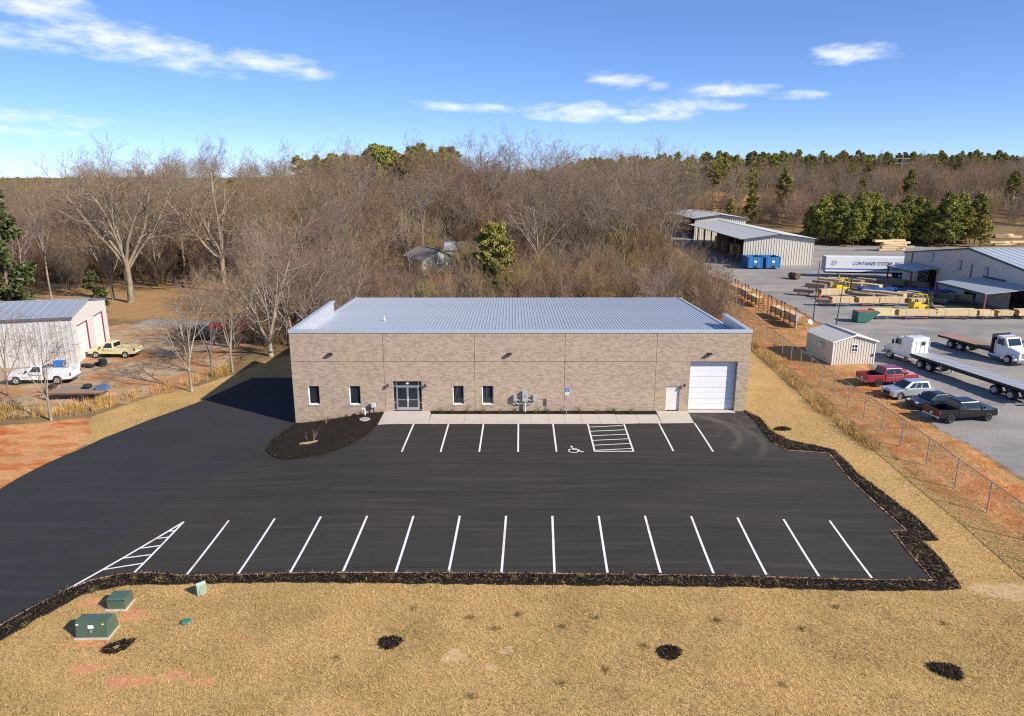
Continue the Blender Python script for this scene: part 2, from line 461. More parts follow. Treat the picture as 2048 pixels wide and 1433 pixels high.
def sheet(name, poly, off, mat, parent=None, step=.8, skirt=.25, mound=0.0, jitter=0.0, rough=0.0):
    """ground-following slab with a turned-down rim"""
    P = []
    n = len(poly)
    for i in range(n):
        a, b2 = poly[i], poly[(i + 1) % n]; L = math.hypot(b2[0] - a[0], b2[1] - a[1]); k = max(1, int(L / step))
        for j in range(k):
            t = j / k; x, y = a[0] + (b2[0] - a[0]) * t, a[1] + (b2[1] - a[1]) * t
            if jitter: x += random.uniform(-jitter, jitter); y += random.uniform(-jitter, jitter)
            P.append((x, y))
    nb = len(P); A = np.array(P)
    gx, gy = np.meshgrid(np.arange(A[:, 0].min(), A[:, 0].max(), step), np.arange(A[:, 1].min(), A[:, 1].max(), step))
    gx, gy = gx.ravel(), gy.ravel()
    if len(gx):
        ok = inside(gx, gy, P); gx, gy = gx[ok], gy[ok]
        if len(gx):
            ok = edge_dist(gx, gy, P) > step * .35; gx, gy = gx[ok], gy[ok]
    pts = [Vector(p) for p in P] + [Vector((x, y)) for x, y in zip(gx, gy)]
    co, _, fc, _, _, _ = delaunay_2d_cdt(pts, [], [list(range(nb))], 1, 1e-5)
    X = np.array([c[0] for c in co]); Y = np.array([c[1] for c in co]); Z = terrain(X, Y) + off
    if mound or rough:
        d = edge_dist(X, Y, P); Z += mound * S(d / 1.0) + rough * RNG.normal(size=len(X)) * S(d / .3)
    mb = MB(); mb.add(list(zip(X, Y, Z)), [tuple(f) for f in fc])
    if skirt:
        top = [(x, y, tz(x, y) + off) for x, y in P]; bot = [(x, y, z - skirt) for x, y, z in top]
        mb.add(top + bot, [(i, nb + i, nb + (i + 1) % nb, (i + 1) % nb) for i in range(nb)])
    return mb.build(name, mat, parent)

# ------------------------------------------------------------------ asphalt, paint, concrete
def asphalt(name, c, streak_rot, dust, marks=()):
    m, nt, b = nodes_of(name)
    v = coord(nt, 'Object'); fine = noise(nt, v, 13.0, 5.0, .8)
    vs = coord(nt, 'Object', (.16, 2.6, 1), (0, 0, streak_rot))
    st = noise(nt, vs, .9, 6.0, .65, .2); big = noise(nt, v, .11, 4.0, .55)
    col = ramp(nt, fine, [(.25, tuple(x * .55 for x in c)), (.75, tuple(x * 1.5 for x in c))])
    col = mix(nt, ramp(nt, st, [(.48, (0, 0, 0)), (.8, (dust, dust, dust))]), col, tuple(x * 2.3 for x in (c[0] * 1.06, c[1], c[2] * .92)))
    col = mix(nt, ramp(nt, big, [(.42, (0, 0, 0)), (.7, (.4, .4, .4))]), col, tuple(x * 1.7 for x in (c[0] * 1.04, c[1], c[2] * .94)))
    sx = nt.nodes.new('ShaderNodeSeparateXYZ'); nt.links.new(v, sx.inputs[0])
    for cx, cy, R, w, a0, amt in marks:      # dusty wheel tracks
        dx = mth(nt, 'SUBTRACT', sx.outputs['X'], cx); dy = mth(nt, 'SUBTRACT', sx.outputs['Y'], cy)
        d = mth(nt, 'SQRT', mth(nt, 'ADD', mth(nt, 'MULTIPLY', dx, dx), mth(nt, 'MULTIPLY', dy, dy)))
        half = mth(nt, 'MULTIPLY', dx, .5, clamp=True)
        band = mth(nt, 'SUBTRACT', 1.0, mth(nt, 'DIVIDE', mth(nt, 'ABSOLUTE', mth(nt, 'SUBTRACT', d, R)), w), clamp=True)
        arc = mth(nt, 'MULTIPLY', mth(nt, 'ADD', mth(nt, 'SUBTRACT', dy, a0), 1.0), .5, clamp=True)
        f = mth(nt, 'MULTIPLY', mth(nt, 'MULTIPLY', band, mth(nt, 'MULTIPLY', arc, half)), mth(nt, 'MULTIPLY', noise(nt, v, 2.2, 5.0, .7), amt))
        col = mix(nt, mth(nt, 'MULTIPLY', f, 1.0, clamp=True), col, (.16, .125, .095))
    if streak_rot == 0.0:      # joints between the paver passes
        ph = mth(nt, 'FRACT', mth(nt, 'DIVIDE', mth(nt, 'ADD', sx.outputs['Y'], mth(nt, 'MULTIPLY', big, .25)), 3.9))
        jl = mth(nt, 'SUBTRACT', 1.0, mth(nt, 'MULTIPLY', mth(nt, 'ABSOLUTE', mth(nt, 'SUBTRACT', ph, .5)), 45.0), clamp=True)
        col = mix(nt, mth(nt, 'MULTIPLY', jl, .55), col, tuple(x * .45 for x in c))
        spot = nt.nodes.new('ShaderNodeTexVoronoi'); spot.inputs['Scale'].default_value = .55; nt.links.new(v, spot.inputs['Vector'])
        col = mix(nt, ramp(nt, spot.outputs['Distance'], [(.0, (.5, .5, .5)), (.13, (0, 0, 0))]), col, tuple(x * .5 for x in c))
    if marks:
        blot = mth(nt, 'MULTIPLY', mth(nt, 'MULTIPLY', mth(nt, 'SUBTRACT', sx.outputs['X'], 12.5), .16, clamp=True), mth(nt, 'MULTIPLY', mth(nt, 'SUBTRACT', sx.outputs['Y'], 44.5), .12, clamp=True))
        col = mix(nt, mth(nt, 'MULTIPLY', blot, mth(nt, 'MULTIPLY', ramp(nt, noise(nt, v, .7, 6.0, .7, .8), [(.35, (0, 0, 0)), (.75, (1, 1, 1))]), .9)), col, (.13, .11, .09))
    nt.links.new(col, b.inputs['Base Color']); b.inputs['Roughness'].default_value = .88; b.inputs['Specular IOR Level'].default_value = .25
    bump(nt, b, fine, .35, .012)
    return m
m_lot = asphalt('asphalt_lot', (.035, .0312, .028), 0.0, .6, [(12.3, 50.6, 4.7, .4, -3.0, 1.0), (13.4, 49.2, 4.9, .42, -2.8, .9)])
m_drive = asphalt('asphalt_drive', (.031, .030, .0315), 1.2, .3)
driveway = kind(sheet('driveway', DRIVE, .045, m_drive), 'structure', 'curving dark asphalt driveway beside the brick building')
lot = kind(sheet('parking_lot', LOT, .06, m_lot, step=.8), 'structure', 'black asphalt parking lot in front of the brick building')

def paint_material():
    m, nt, b = nodes_of('road_paint')
    v = coord(nt, 'Object'); f = noise(nt, v, 9.0, 5.0, .75); g2 = noise(nt, v, .6, 3.0)
    c = ramp(nt, f, [(.3, (.42, .40, .39)), (.45, (.80, .79, .78))])
    c = mix(nt, ramp(nt, g2, [(.58, (0, 0, 0)), (.68, (.8, .8, .8))]), c, (.66, .48, .38))
    nt.links.new(c, b.inputs['Base Color']); b.inputs['Roughness'].default_value = .7
    return m
m_paint = paint_material()
def stripe(name, a, b2, w=.12, parent=lot, off=.074):
    dx, dy = b2[0] - a[0], b2[1] - a[1]; L = math.hypot(dx, dy); px, py = -dy / L * w / 2, dx / L * w / 2; n = max(2, int(L / .5))
    vs, fs = [], []
    for i in range(n + 1):
        t = i / n; x, y = a[0] + dx * t, a[1] + dy * t
        for s in (-1, 1): vs.append((x + s * px, y + s * py, tz(x + s * px, y + s * py) + off))
    for i in range(n): fs.append((2 * i, 2 * i + 1, 2 * i + 3, 2 * i + 2))
    return MB().add(vs, fs).build(name, m_paint, parent)
for x in (-7.75, -5.02, -2.3, .43, 3.13): stripe('stall_line', (x, 46.7), (x + .07, 52.4))
for x in (11.38, 14.18): stripe('stall_line', (x, 46.85), (x + .12, 52.55))
hatch = [((5.82, 46.75), (5.92, 52.4)), ((8.55, 46.75), (8.75, 52.4)), ((5.82, 46.78), (8.6, 46.78))]
for a, b2 in hatch: stripe('hatch_line', a, b2)
for k in range(6): stripe('hatch_line', (5.9, 46.95 + k * .95), (8.62, 47.3 + k * .95), .1, off=.077)
for k in range(-6, 8):
    x = -.45 + 2.722 * k; y0 = 32.55 + (.25 if k == -6 else .1 if k == -5 else 0)
    stripe('stall_line', (x - .09 + .0 * k, y0), (x + .1, 38.1), .125)
tip = (-19.3, 38.05)
stripe('hatch_line', (-22.4, 31.5), tip, .13); stripe('hatch_line', (-19.72, 33.05), (-19.32, 37.95), .12, off=.077)
for a, b2 in [((-21.5, 33.35), (-19.64, 33.95)), ((-21.0, 34.4), (-19.6, 34.75)), ((-20.55, 35.35), (-19.55, 35.6)), ((-20.1, 36.3), (-19.46, 36.45)), ((-19.75, 37.05), (-19.42, 37.1))]:
    stripe('hatch_line', a, b2, .1, off=.08)

def wheelchair_mark(cx, cy):
    """painted access symbol lying on the asphalt"""
    mb = MB()
    def dab(pts, w):
        for (x0, y0), (x1, y1) in zip(pts[:-1], pts[1:]):
            dx, dy = x1 - x0, y1 - y0; L = math.hypot(dx, dy) or 1; px, py = -dy / L * w / 2, dx / L * w / 2
            mb.add([(cx + a, cy + c2, tz(cx + a, cy + c2) + .078 + .0004 * len(mb.f)) for a, c2 in ((x0 - px, y0 - py), (x1 - px, y1 - py), (x1 + px, y1 + py), (x0 + px, y0 + py))], [(0, 1, 2, 3)])
    s = 1.0
    arc = [(-.12 + .34 * math.cos(a), .02 + .34 * math.sin(a)) for a in np.linspace(math.radians(115), math.radians(385), 18)]
    dab(arc, .085)
    dab([(-.17, .62), (-.12, .22), (.22, .2), (.42, -.22), (.6, -.15)], .1)
    dab([(-.15, .42), (.16, .40)], .08)
    ring = [(-.19 + .1 * math.cos(a), .78 + .1 * math.sin(a)) for a in np.linspace(0, 2 * math.pi, 12)]
    mb.add([(cx + a, cy + c2, tz(cx + a, cy + c2) + .09) for a, c2 in ring[:-1]], [tuple(range(11))])
    return mb.build('access_symbol', m_paint, lot)
wheelchair_mark(4.45, 46.85)

def concrete_material(name, c):
    m, nt, b = nodes_of(name); v = coord(nt, 'Object')
    f = noise(nt, v, 12.0, 5.0, .7); g2 = noise(nt, v, .8, 5.0, .6, .3)
    col = ramp(nt, f, [(.3, tuple(x * .88 for x in c)), (.7, tuple(x * 1.07 for x in c))])
    col = mix(nt, ramp(nt, g2, [(.45, (0, 0, 0)), (.72, (.55, .55, .55))]), col, (c[0] * .9, c[1] * .77, c[2] * .64))
    nt.links.new(col, b.inputs['Base Color']); b.inputs['Roughness'].default_value = .85; bump(nt, b, f, .2, .01)
    return m
m_conc = concrete_material('concrete', (.56, .50, .43))
walk = thing('sidewalk', 'pale concrete sidewalk along the front of the brick building', 'sidewalk', (0, 0, 0)); del walk['category']; walk['kind'] = 'structure'
def slab(poly, h=.085):
    if max(p[0] for p in poly) - min(p[0] for p in poly) > 3: return sheet('slab', poly, h, m_conc, walk, step=.6, skirt=.2)
    mb = MB(); n = len(poly); cx = sum(p[0] for p in poly) / n; cy = sum(p[1] for p in poly) / n
    poly = [(x + (cx - x) * .012 / max(.3, math.hypot(cx - x, cy - y)), y + (cy - y) * .012 / max(.3, math.hypot(cx - x, cy - y))) for x, y in poly]
    mb.add([(x, y, tz(x, y) + h - .3) for x, y in poly] + [(x, y, tz(x, y) + h) for x, y in poly],
           [tuple(range(n, 2 * n))] + [(i, (i + 1) % n, n + (i + 1) % n, n + i) for i in range(n)])
    return mb.build('slab', m_conc, walk, bevel=.01)
slab([(-10.5, 52.45), (-6.56, 52.45), (-6.62, 54.9), (-6.75, 55.55), (-10.5, 55.55)])
jx = [-6.56, -5.12, -3.79, -2.46, -1.13, .16, 1.48, 2.89, 4.18, 5.55, 6.95, 8.35, 10.0, 11.75]
for a, b2 in zip(jx[:-1], jx[1:]):
    yb = 54.75 - (.1 if a > 8 else 0); slab([(a, 52.45 + (.12 if a > 9 else 0)), (b2, 52.45 + (.12 if b2 > 9 else 0)), (b2, yb), (a, yb)])
slab([(11.75, 52.57), (14.3, 52.66), (14.45, 55.55), (11.85, 55.55)])
slab([(14.46, 55.15), (18.3, 55.15), (18.3, 55.9), (14.46, 55.9)], .072)

# ------------------------------------------------------------------ mulch
def mulch_material():
    m, nt, b = nodes_of('mulch'); v = coord(nt, 'Object')
    f = noise(nt, v, 16.0, 6.0, .8); g2 = noise(nt, v, 1.3, 5.0, .7)
    c = ramp(nt, f, [(.3, (.010, .008, .007)), (.6, (.036, .028, .023)), (.8, (.085, .062, .045))])
    c = mix(nt, ramp(nt, g2, [(.62, (0, 0, 0)), (.75, (.5, .5, .5))]), c, (.13, .09, .05))
    nt.links.new(c, b.inputs['Base Color']); b.inputs['Roughness'].default_value = .95; b.inputs['Specular IOR Level'].default_value = .1
    bump(nt, b, f, .9, .05); return m
m_mulch = mulch_material()
ISLAND = [(-10.55, 55.5), (-10.5, 52.6), (-10.87, 50.3), (-11.76, 48.4), (-12.6, 47.5), (-13.6, 47.0), (-15.28, 46.63), (-16.4, 46.95), (-17.28, 47.8), (-18.3, 49.4), (-18.6, 51.5), (-18.35, 53.6), (-17.95, 55.5)]
BED = [(-6.62, 54.8), (11.8, 54.72), (11.8, 55.55), (-6.7, 55.55)]
RIM = [(19.3, 55.6), (19.9, 54.0), (19.75, 51.3), (20.3, 49.0), (22.1, 47.9), (22.95, 47.2), (23.1, 43.9), (23.7, 40.7), (24.1, 38.4), (24.05, 36.25), (23.1, 36.2), (23.15, 34.4), (22.7, 31.7), (16.9, 31.45), (9.4, 31.45), (0, 31.6), (-8.1, 31.72), (-15.9, 32.1),
       (-19.5, 32.1), (-21.3, 31.35), (-22.35, 29.3), (-22.95, 27.8), (-23.4, 24.5), (-24.3, 24.5), (-23.75, 28.6), (-23.2, 30.0), (-22.45, 31.5), (-21.6, 32.4), (-20.38, 32.95), (-18.93, 33.12), (-16.96, 32.8), (-14.2, 32.64), (-8.3, 32.56), (0, 32.52), (9.6, 32.32), (17.3, 32.36), (21.6, 32.44),
       (21.86, 37.06), (22.75, 37.15), (22.42, 40.2), (22.18, 43.2), (22.3, 46.75), (21.0, 46.96), (19.55, 47.15), (18.86, 48.7), (19.1, 52.0), (19.2, 55.6)]
RIM = [(x, y) for x, y in RIM]
isl = kind(sheet('mulch_island', ISLAND, .09, m_mulch, step=.35, mound=.12, jitter=.04, rough=.012), 'structure', 'kidney-shaped bed of black mulch at the building corner')
bed = kind(sheet('mulch_bed', BED, .085, m_mulch, step=.3, rough=.012, jitter=.015), 'structure', 'narrow mulch bed between the sidewalk and the brick wall')
rim = kind(sheet('mulch_border', RIM, .075, m_mulch, step=.42, mound=.05, jitter=.07, rough=.015), 'structure', 'black mulch border round the parking lot edge')

def scatter(polys, holes, density, lo=None):
    X, Y = [], []
    for poly in polys:
        A = np.array(poly); x0, y0 = A.min(0); x1, y1 = A.max(0)
        if lo: x0, x1, y0, y1 = max(x0, lo[0]), min(x1, lo[1]), max(y0, lo[2]), min(y1, lo[3])
        n = int(max(0, (x1 - x0) * (y1 - y0)) * density); x = RNG.uniform(x0, x1, n); y = RNG.uniform(y0, y1, n)
        ok = inside(x, y, poly)
        for h in holes: ok &= ~inside(x, y, h)
        X.append(x[ok]); Y.append(y[ok])
    return np.concatenate(X), np.concatenate(Y)

def blades(x, y, z, length, width, tilt, az=None):
    """thin tapered strips: one quad each"""
    n = len(x); a = RNG.uniform(0, 2 * np.pi, n) if az is None else az
    L = length * RNG.uniform(.5, 1.4, n); w = width * RNG.uniform(.6, 1.4, n); t = np.clip(RNG.normal(tilt, .22, n), .03, 1.5)
    dx, dy, dz = np.cos(a) * np.cos(t) * L, np.sin(a) * np.cos(t) * L, np.sin(t) * L
    px, py = -np.sin(a) * w / 2, np.cos(a) * w / 2
    V = np.stack([np.stack([x - px, y - py, z], 1), np.stack([x + px, y + py, z], 1), np.stack([x + dx + px * .5, y + dy + py * .5, z + dz], 1), np.stack([x + dx - px * .5, y + dy - py * .5, z + dz], 1)], 1).reshape(-1, 3)
    return V, np.arange(4 * n).reshape(-1, 4)

def island_material(name, stops, rough=.8, spec=.2):
    m, nt, b = nodes_of(name); g2 = nt.nodes.new('ShaderNodeNewGeometry')
    c = ramp(nt, g2.outputs['Random Per Island'], stops)
    f = noise(nt, coord(nt, 'Object'), .5, 4.0, .6)
    c = mix(nt, 1.0, c, ramp(nt, f, [(.3, (.76, .77, .74)), (.7, (1.16, 1.13, 1.1))]), 'MULTIPLY')
    c = mix(nt, 1.0, c, ramp(nt, noise(nt, coord(nt, 'Object'), .13, 3.0, .6, .8), [(.36, (.80, .80, .74)), (.5, (1, 1, 1)), (.64, (1.07, 1.0, .95))]), 'MULTIPLY')
    nt.links.new(c, b.inputs['Base Color']); b.inputs['Roughness'].default_value = rough; b.inputs['Specular IOR Level'].default_value = spec
    return m
m_straw = island_material('straw_blades', [(0, (.29, .18, .062)), (.3, (.55, .36, .135)), (.6, (.71, .485, .20)), (.85, (.86, .635, .32)), (1, (.38, .285, .10))])
RINGS = [(-17.45, 27.25, .6, .36, .5), (-5.35, 27.1, .44, .36, .1), (6.8, 26.45, .48, .42, .4), (18.35, 25.7, .46, .6, 1.2), (20.75, 51.4, .6, .36, .2)]
def in_rings(x, y, k=1.0):
    r = np.zeros(x.shape, bool)
    for cx, cy, a, b2, rot in RINGS:
        u = (x - cx) * math.cos(rot) + (y - cy) * math.sin(rot); w = -(x - cx) * math.sin(rot) + (y - cy) * math.cos(rot)
        r |= (u / a) ** 2 + (w / b2) ** 2 < k
    return r
sx1, sy1 = scatter(STRAW[:1], [LOT, RIM], 360, (-24, 34, 19, 33)); sx2, sy2 = scatter(STRAW[:1], [LOT, RIM], 150, (18, 30, 33, 62)); sx3, sy3 = scatter(STRAW[1:], [DRIVE], 130); sx4, sy4 = scatter(STRAW[:1], [LOT, RIM], 70, (18, 30, 62, 92))
X = np.concatenate([sx1, sx2, sx3, sx4]); Y = np.concatenate([sy1, sy2, sy3, sy4])
PATCH = [(-18.1, 25.9, .95, .4), (-15.9, 25.1, 1.2, .5), (-14.0, 25.3, .7, .4), (-2.5, 26.3, .62, .5), (-.2, 26.6, .4, .35), (-.9, 25.6, .4, .3), (24.6, 31.6, 1.8, .9), (26.3, 30.7, 1.5, .8), (-18.0, 29.6, .8, .5), (-20.6, 30.6, .8, .5), (-18.9, 27.5, 1.3, .35), (-12.6, 24.9, .6, .3)]
def in_patch(x, y):
    r = np.zeros(x.shape)
    for cx, cy, a, b2 in PATCH: r = np.maximum(r, 1 - ((x - cx) / a) ** 2 - ((y - cy) / b2) ** 2)
    return r
keep = (RNG.uniform(size=len(X)) > np.clip(in_patch(X, Y) * 1.3, 0, .72)) & ~(in_rings(X, Y) & (RNG.uniform(size=len(X)) > .07))
X, Y = X[keep], Y[keep]
V, Fq = blades(X, Y, terrain(X, Y) + .005, .17, .0125, .2)
straw = kind(np_obj('straw_mulch_lawn', V, Fq, m_straw), 'stuff', 'dry golden straw and dormant grass covering the lawn')
# green-brown dormant tufts standing in the straw
X, Y = scatter(STRAW[:1], [LOT, RIM], 45, (-24, 34, 19, 33)); gn = np.sin(X * .9 + 2 * np.sin(Y * .8)) + np.sin(Y * 1.7 + X * .4); gn += .8 * np.sin(X * 5.3 + 3 * np.sin(Y * 3.1)) * np.sin(Y * 6.1 + X); k = gn + RNG.normal(0, .4, len(X)) > 1.0; X, Y = X[k], Y[k]
for cx, cy in ((-4.6, 29.6), (-1.9, 28.9), (.3, 29.1), (-.8, 28.1), (2.3, 28.2), (3.9, 28.9), (5.8, 26.9), (3.9, 25.4), (-7.5, 26.1), (9.5, 28.7), (13.2, 28.2), (2.0, 24.6), (-1.6, 23.9), (11.0, 24.6), (20.1, 28.9), (15.5, 30.0)):
    n = 70; X = np.concatenate([X, RNG.normal(cx, .11, n)]); Y = np.concatenate([Y, RNG.normal(cy, .09, n)])
V, Fq = blades(X, Y, terrain(X, Y), .13, .016, .8)
kind(np_obj('dormant_grass', V, Fq, island_material('dormant_blades', [(0, (.10, .08, .03)), (.5, (.22, .17, .065)), (1, (.11, .115, .035))])), 'stuff', 'short olive tufts of dormant grass in the straw')

# bare clay patches showing through the straw
m_clay_patch = pm('bare_clay', (.58, .27, .12), .95, 0, .3, 5.0, .5)
m_pale_patch = pm('bare_sand', (.55, .36, .18), .95, 0, .25, 5.0, .5)
for i, (cx, cy, a, b2) in enumerate(PATCH):
    n = 22; pts = []
    for k in range(n):
        t = 2 * math.pi * k / n; q = .8 + .22 * math.sin(3 * t + i) + .12 * math.sin(7 * t + 2 * i); pts.append((cx + a * q * math.cos(t), cy + b2 * q * math.sin(t)))
    kind(sheet('clay_patch', pts, .012, m_pale_patch if 3 <= i <= 7 else m_clay_patch, step=.2, skirt=.05), 'structure')

# mulch rings left where trees are to be planted
m_chip = island_material('mulch_chips', [(0, (.008, .007, .006)), (.5, (.025, .019, .015)), (.8, (.06, .043, .03)), (1, (.20, .14, .075))], .9, .1)
RLAB = ['ring of black mulch beside the big green transformer', 'small black mulch patch in the straw, leftmost of three on the open lawn', 'round black mulch patch in the middle of the straw lawn', 'oval black mulch patch at the right of the straw lawn', 'small mulch patch between the border and the fence']
for i, (cx, cy, a, b2, rot) in enumerate(RINGS):
    r = thing('mulch_ring', RLAB[i], 'mulch patch', (cx, cy, tz(cx, cy)), rot, 'mulch patches in the straw')
    n = 900; t = RNG.uniform(0, 2 * np.pi, n); q = np.sqrt(RNG.uniform(.22 if i == 0 else 0, 1, n)) * (1 + .12 * np.sin(3 * t + i)); x, y = a * q * np.cos(t), b2 * q * np.sin(t)
    wx = cx + x * math.cos(rot) - y * math.sin(rot); wy = cy + x * math.sin(rot) + y * math.cos(rot)
    V, Fq = blades(x, y, terrain(wx, wy) - tz(cx, cy) + .03 + RNG.uniform(0, .05, n), .13, .05, .15)
    kind(np_obj('mulch_chips', V, Fq, m_chip, r), 'stuff')
    ring_poly = [(a * .95 * (1 + .1 * math.sin(3 * t2 + i)) * math.cos(t2), b2 * .95 * (1 + .1 * math.sin(3 * t2 + i)) * math.sin(t2)) for t2 in np.linspace(0, 2 * math.pi, 25)[:-1]]
    if i == 0:
        mb = MB(); inner = [(x * .5, y * .5) for x, y in ring_poly]; n2 = len(ring_poly)
        zf = lambda x, y: tz(cx + x * math.cos(rot) - y * math.sin(rot), cy + x * math.sin(rot) + y * math.cos(rot)) - tz(cx, cy)
        mb.add([(x, y, zf(x, y) + .015) for x, y in ring_poly] + [(x * .87, y * .87, zf(x, y) + .05) for x, y in ring_poly] + [(x, y, zf(x, y) + .03) for x, y in inner],
               [(k + n2 * j, (k + 1) % n2 + n2 * j, (k + 1) % n2 + n2 * (j + 1), k + n2 * (j + 1)) for k in range(n2) for j in (0, 1)])
    else:
        mb = MB(); n2 = len(ring_poly)
        zf = lambda x, y: tz(cx + x * math.cos(rot) - y * math.sin(rot), cy + x * math.sin(rot) + y * math.cos(rot)) - tz(cx, cy)
        mb.add([(x, y, zf(x, y) + .012) for x, y in ring_poly] + [(x * .6, y * .6, zf(x, y) + .06) for x, y in ring_poly] + [(0, 0, .07)],
               [(k, (k + 1) % n2, n2 + (k + 1) % n2, n2 + k) for k in range(n2)] + [(n2 + k, n2 + (k + 1) % n2, 2 * n2) for k in range(n2)])
    mb.build('mulch_heap', m_mulch, r)
# thin line of washed clay where the paving meets the mulch
def edge_line(pts, w, off):
    vs, fs = [], []
    for a, b2 in zip(pts[:-1], pts[1:]):
        L = math.hypot(b2[0] - a[0], b2[1] - a[1]); n = max(1, int(L / .4))
        for j in range(n): vs.append((a[0] + (b2[0] - a[0]) * j / n, a[1] + (b2[1] - a[1]) * j / n))
    V = []
    for i, (x, y) in enumerate(vs):
        x1, y1 = vs[min(i + 1, len(vs) - 1)]; x0, y0 = vs[max(i - 1, 0)]; d = math.hypot(x1 - x0, y1 - y0) or 1; px, py = -(y1 - y0) / d, (x1 - x0) / d; ww = w * random.uniform(.2, 1.2)
        for s in (-ww, ww * .6): V.append((x + px * s, y + py * s, tz(x + px * s, y + py * s) + off))
    return MB().add(V, [(2 * i, 2 * i + 1, 2 * i + 3, 2 * i + 2) for i in range(len(vs) - 1)])
edge_line([(-24.2, 22), (-23.75, 28.6), (-23.2, 30.0), (-22.45, 31.5), (-21.6, 32.42), (-20.38, 32.96), (-18.93, 33.13), (-16.96, 32.8), (-14.2, 32.64), (-8.3, 32.56), (0, 32.52), (9.6, 32.32), (17.3, 32.36), (21.6, 32.44), (21.86, 37.06), (22.75, 37.15), (22.42, 40.2), (22.18, 43.2), (22.3, 46.75), (21.0, 46.96), (19.55, 47.15), (18.86, 48.7)], .07, .088).build('clay_edge', pm('washed_clay', (.50, .29, .16), .95, 0, .35, 3.0), rim)
# loose chips and straw on the borders
X, Y = scatter([RIM], [], 16); V, Fq = blades(X, Y, terrain(X, Y) + .135, .2, .012, .12)
kind(np_obj('straw_strands', V, Fq, m_straw), 'stuff', 'stray straw strands blown over the mulch border')
X, Y = scatter([RIM], [], 150); V, Fq = blades(X, Y, terrain(X, Y) + .11, .15, .04, .25)
kind(np_obj('mulch_chips', V, Fq, m_chip), 'stuff', 'loose dark wood chips on the mulch border')
X, Y = scatter([ISLAND], [], 130); V, Fq = blades(X, Y, terrain(X, Y) + .17, .09, .03, .15)
kind(np_obj('mulch_chips', V, Fq, m_chip), 'stuff', 'loose dark wood chips on the kidney-shaped bed')

# ------------------------------------------------------------------ the brick building
def brick_material(name, soldier=False):
    m, nt, b = nodes_of(name)
    t = nt.nodes.new('ShaderNodeTexCoord'); s = nt.nodes.new('ShaderNodeSeparateXYZ'); nt.links.new(t.outputs['Object'], s.inputs[0])
    c = nt.nodes.new('ShaderNodeCombineXYZ'); nt.links.new(mth(nt, 'ADD', s.outputs['X'], mth(nt, 'MULTIPLY', s.outputs['Y'], 1.0)), c.inputs[0]); nt.links.new(s.outputs['Z'], c.inputs[1])
    def bt(c1, c2, mo, off):
        br = nt.nodes.new('ShaderNodeTexBrick'); nt.links.new(c.outputs[0], br.inputs['Vector'])
        br.inputs['Color1'].default_value = (*c1, 1); br.inputs['Color2'].default_value = (*c2, 1); br.inputs['Mortar'].default_value = (*mo, 1)
        br.inputs['Scale'].default_value = 1.0; br.inputs['Mortar Size'].default_value = .006; br.inputs['Mortar Smooth'].default_value = .2
        br.inputs['Brick Width'].default_value = .102 if soldier else .302; br.inputs['Row Height'].default_value = .31 if soldier else .1016
        br.offset = 0.0 if soldier else 0.5; br.offset_frequency = 2; br.inputs['Bias'].default_value = off
        return br
    a = bt((.50, .385, .288), (.345, .28, .20), (.485, .41, .325), -.05)
    # odd dark bricks come in drifts
    dk = bt((.48, .38, .285), (.22, .17, .113), (.485, .41, .325), -.1)
    drift = noise(nt, coord(nt, 'Object', (1, 1, 1.8)), 1.5, 4.0, .65)
    col = mix(nt, ramp(nt, drift, [(.42, (0, 0, 0)), (.68, (.75, .75, .75))]), a.outputs[0], dk.outputs[0])
    pink = noise(nt, coord(nt, 'Object'), .35, 3.0, .5)
    col = mix(nt, 1.0, col, ramp(nt, pink, [(.35, (1.02, 1.0, .93)), (.65, (1.03, .97, 1.0))]), 'MULTIPLY')
    nt.links.new(col, b.inputs['Base Color']); b.inputs['Roughness'].default_value = .88; b.inputs['Specular IOR Level'].default_value = .2
    bump(nt, b, mth(nt, 'SUBTRACT', 1.0, a.outputs['Fac']), .5, .008)
    return m
m_brick = brick_material('tan_brick'); m_soldier = brick_material('tan_soldier_brick', True)
m_core = pm('joint_sealant', (.10, .085, .07), .9)
m_galv = pm('galvalume', (.52, .55, .58), .38, .55, .08, 1.3)
m_coping = pm('coping_metal', (.55, .59, .63), .42, .35, .06, .8)
m_white = pm('white_enamel', (.80, .80, .79), .4, 0, .04, 2.0)
m_frame = pm('white_window_frame', (.78, .78, .76), .45, 0, .05)
m_alum = pm('clear_aluminium', (.50, .52, .53), .35, .6, .08, 2.0)
m_black = pm('black_fixture', (.018, .018, .02), .45, 0, .2)
m_lens = pm('lamp_lens', (.62, .64, .64), .25, 0, .1)
def glass_material(name, tint=(.012, .016, .02), rough=.04):
    m, nt, b = nodes_of(name)
    f = noise(nt, coord(nt, 'Object', (1, 1, .35)), .9, 3.0, .5, .6)
    nt.links.new(ramp(nt, f, [(.35, tint), (.75, tuple(x * 2.6 for x in tint))]), b.inputs['Base Color'])
    b.inputs['Roughness'].default_value = rough; b.inputs['Specular IOR Level'].default_value = .6
    return m
m_glass = glass_material('dark_glass')

BX0, BX1, BY, BTOP = -17.9, 19.25, 55.6, 6.84
bld = thing('brick_building', 'long tan brick building with grey metal roof and white roll-up door', 'building', (0, BY, 0))

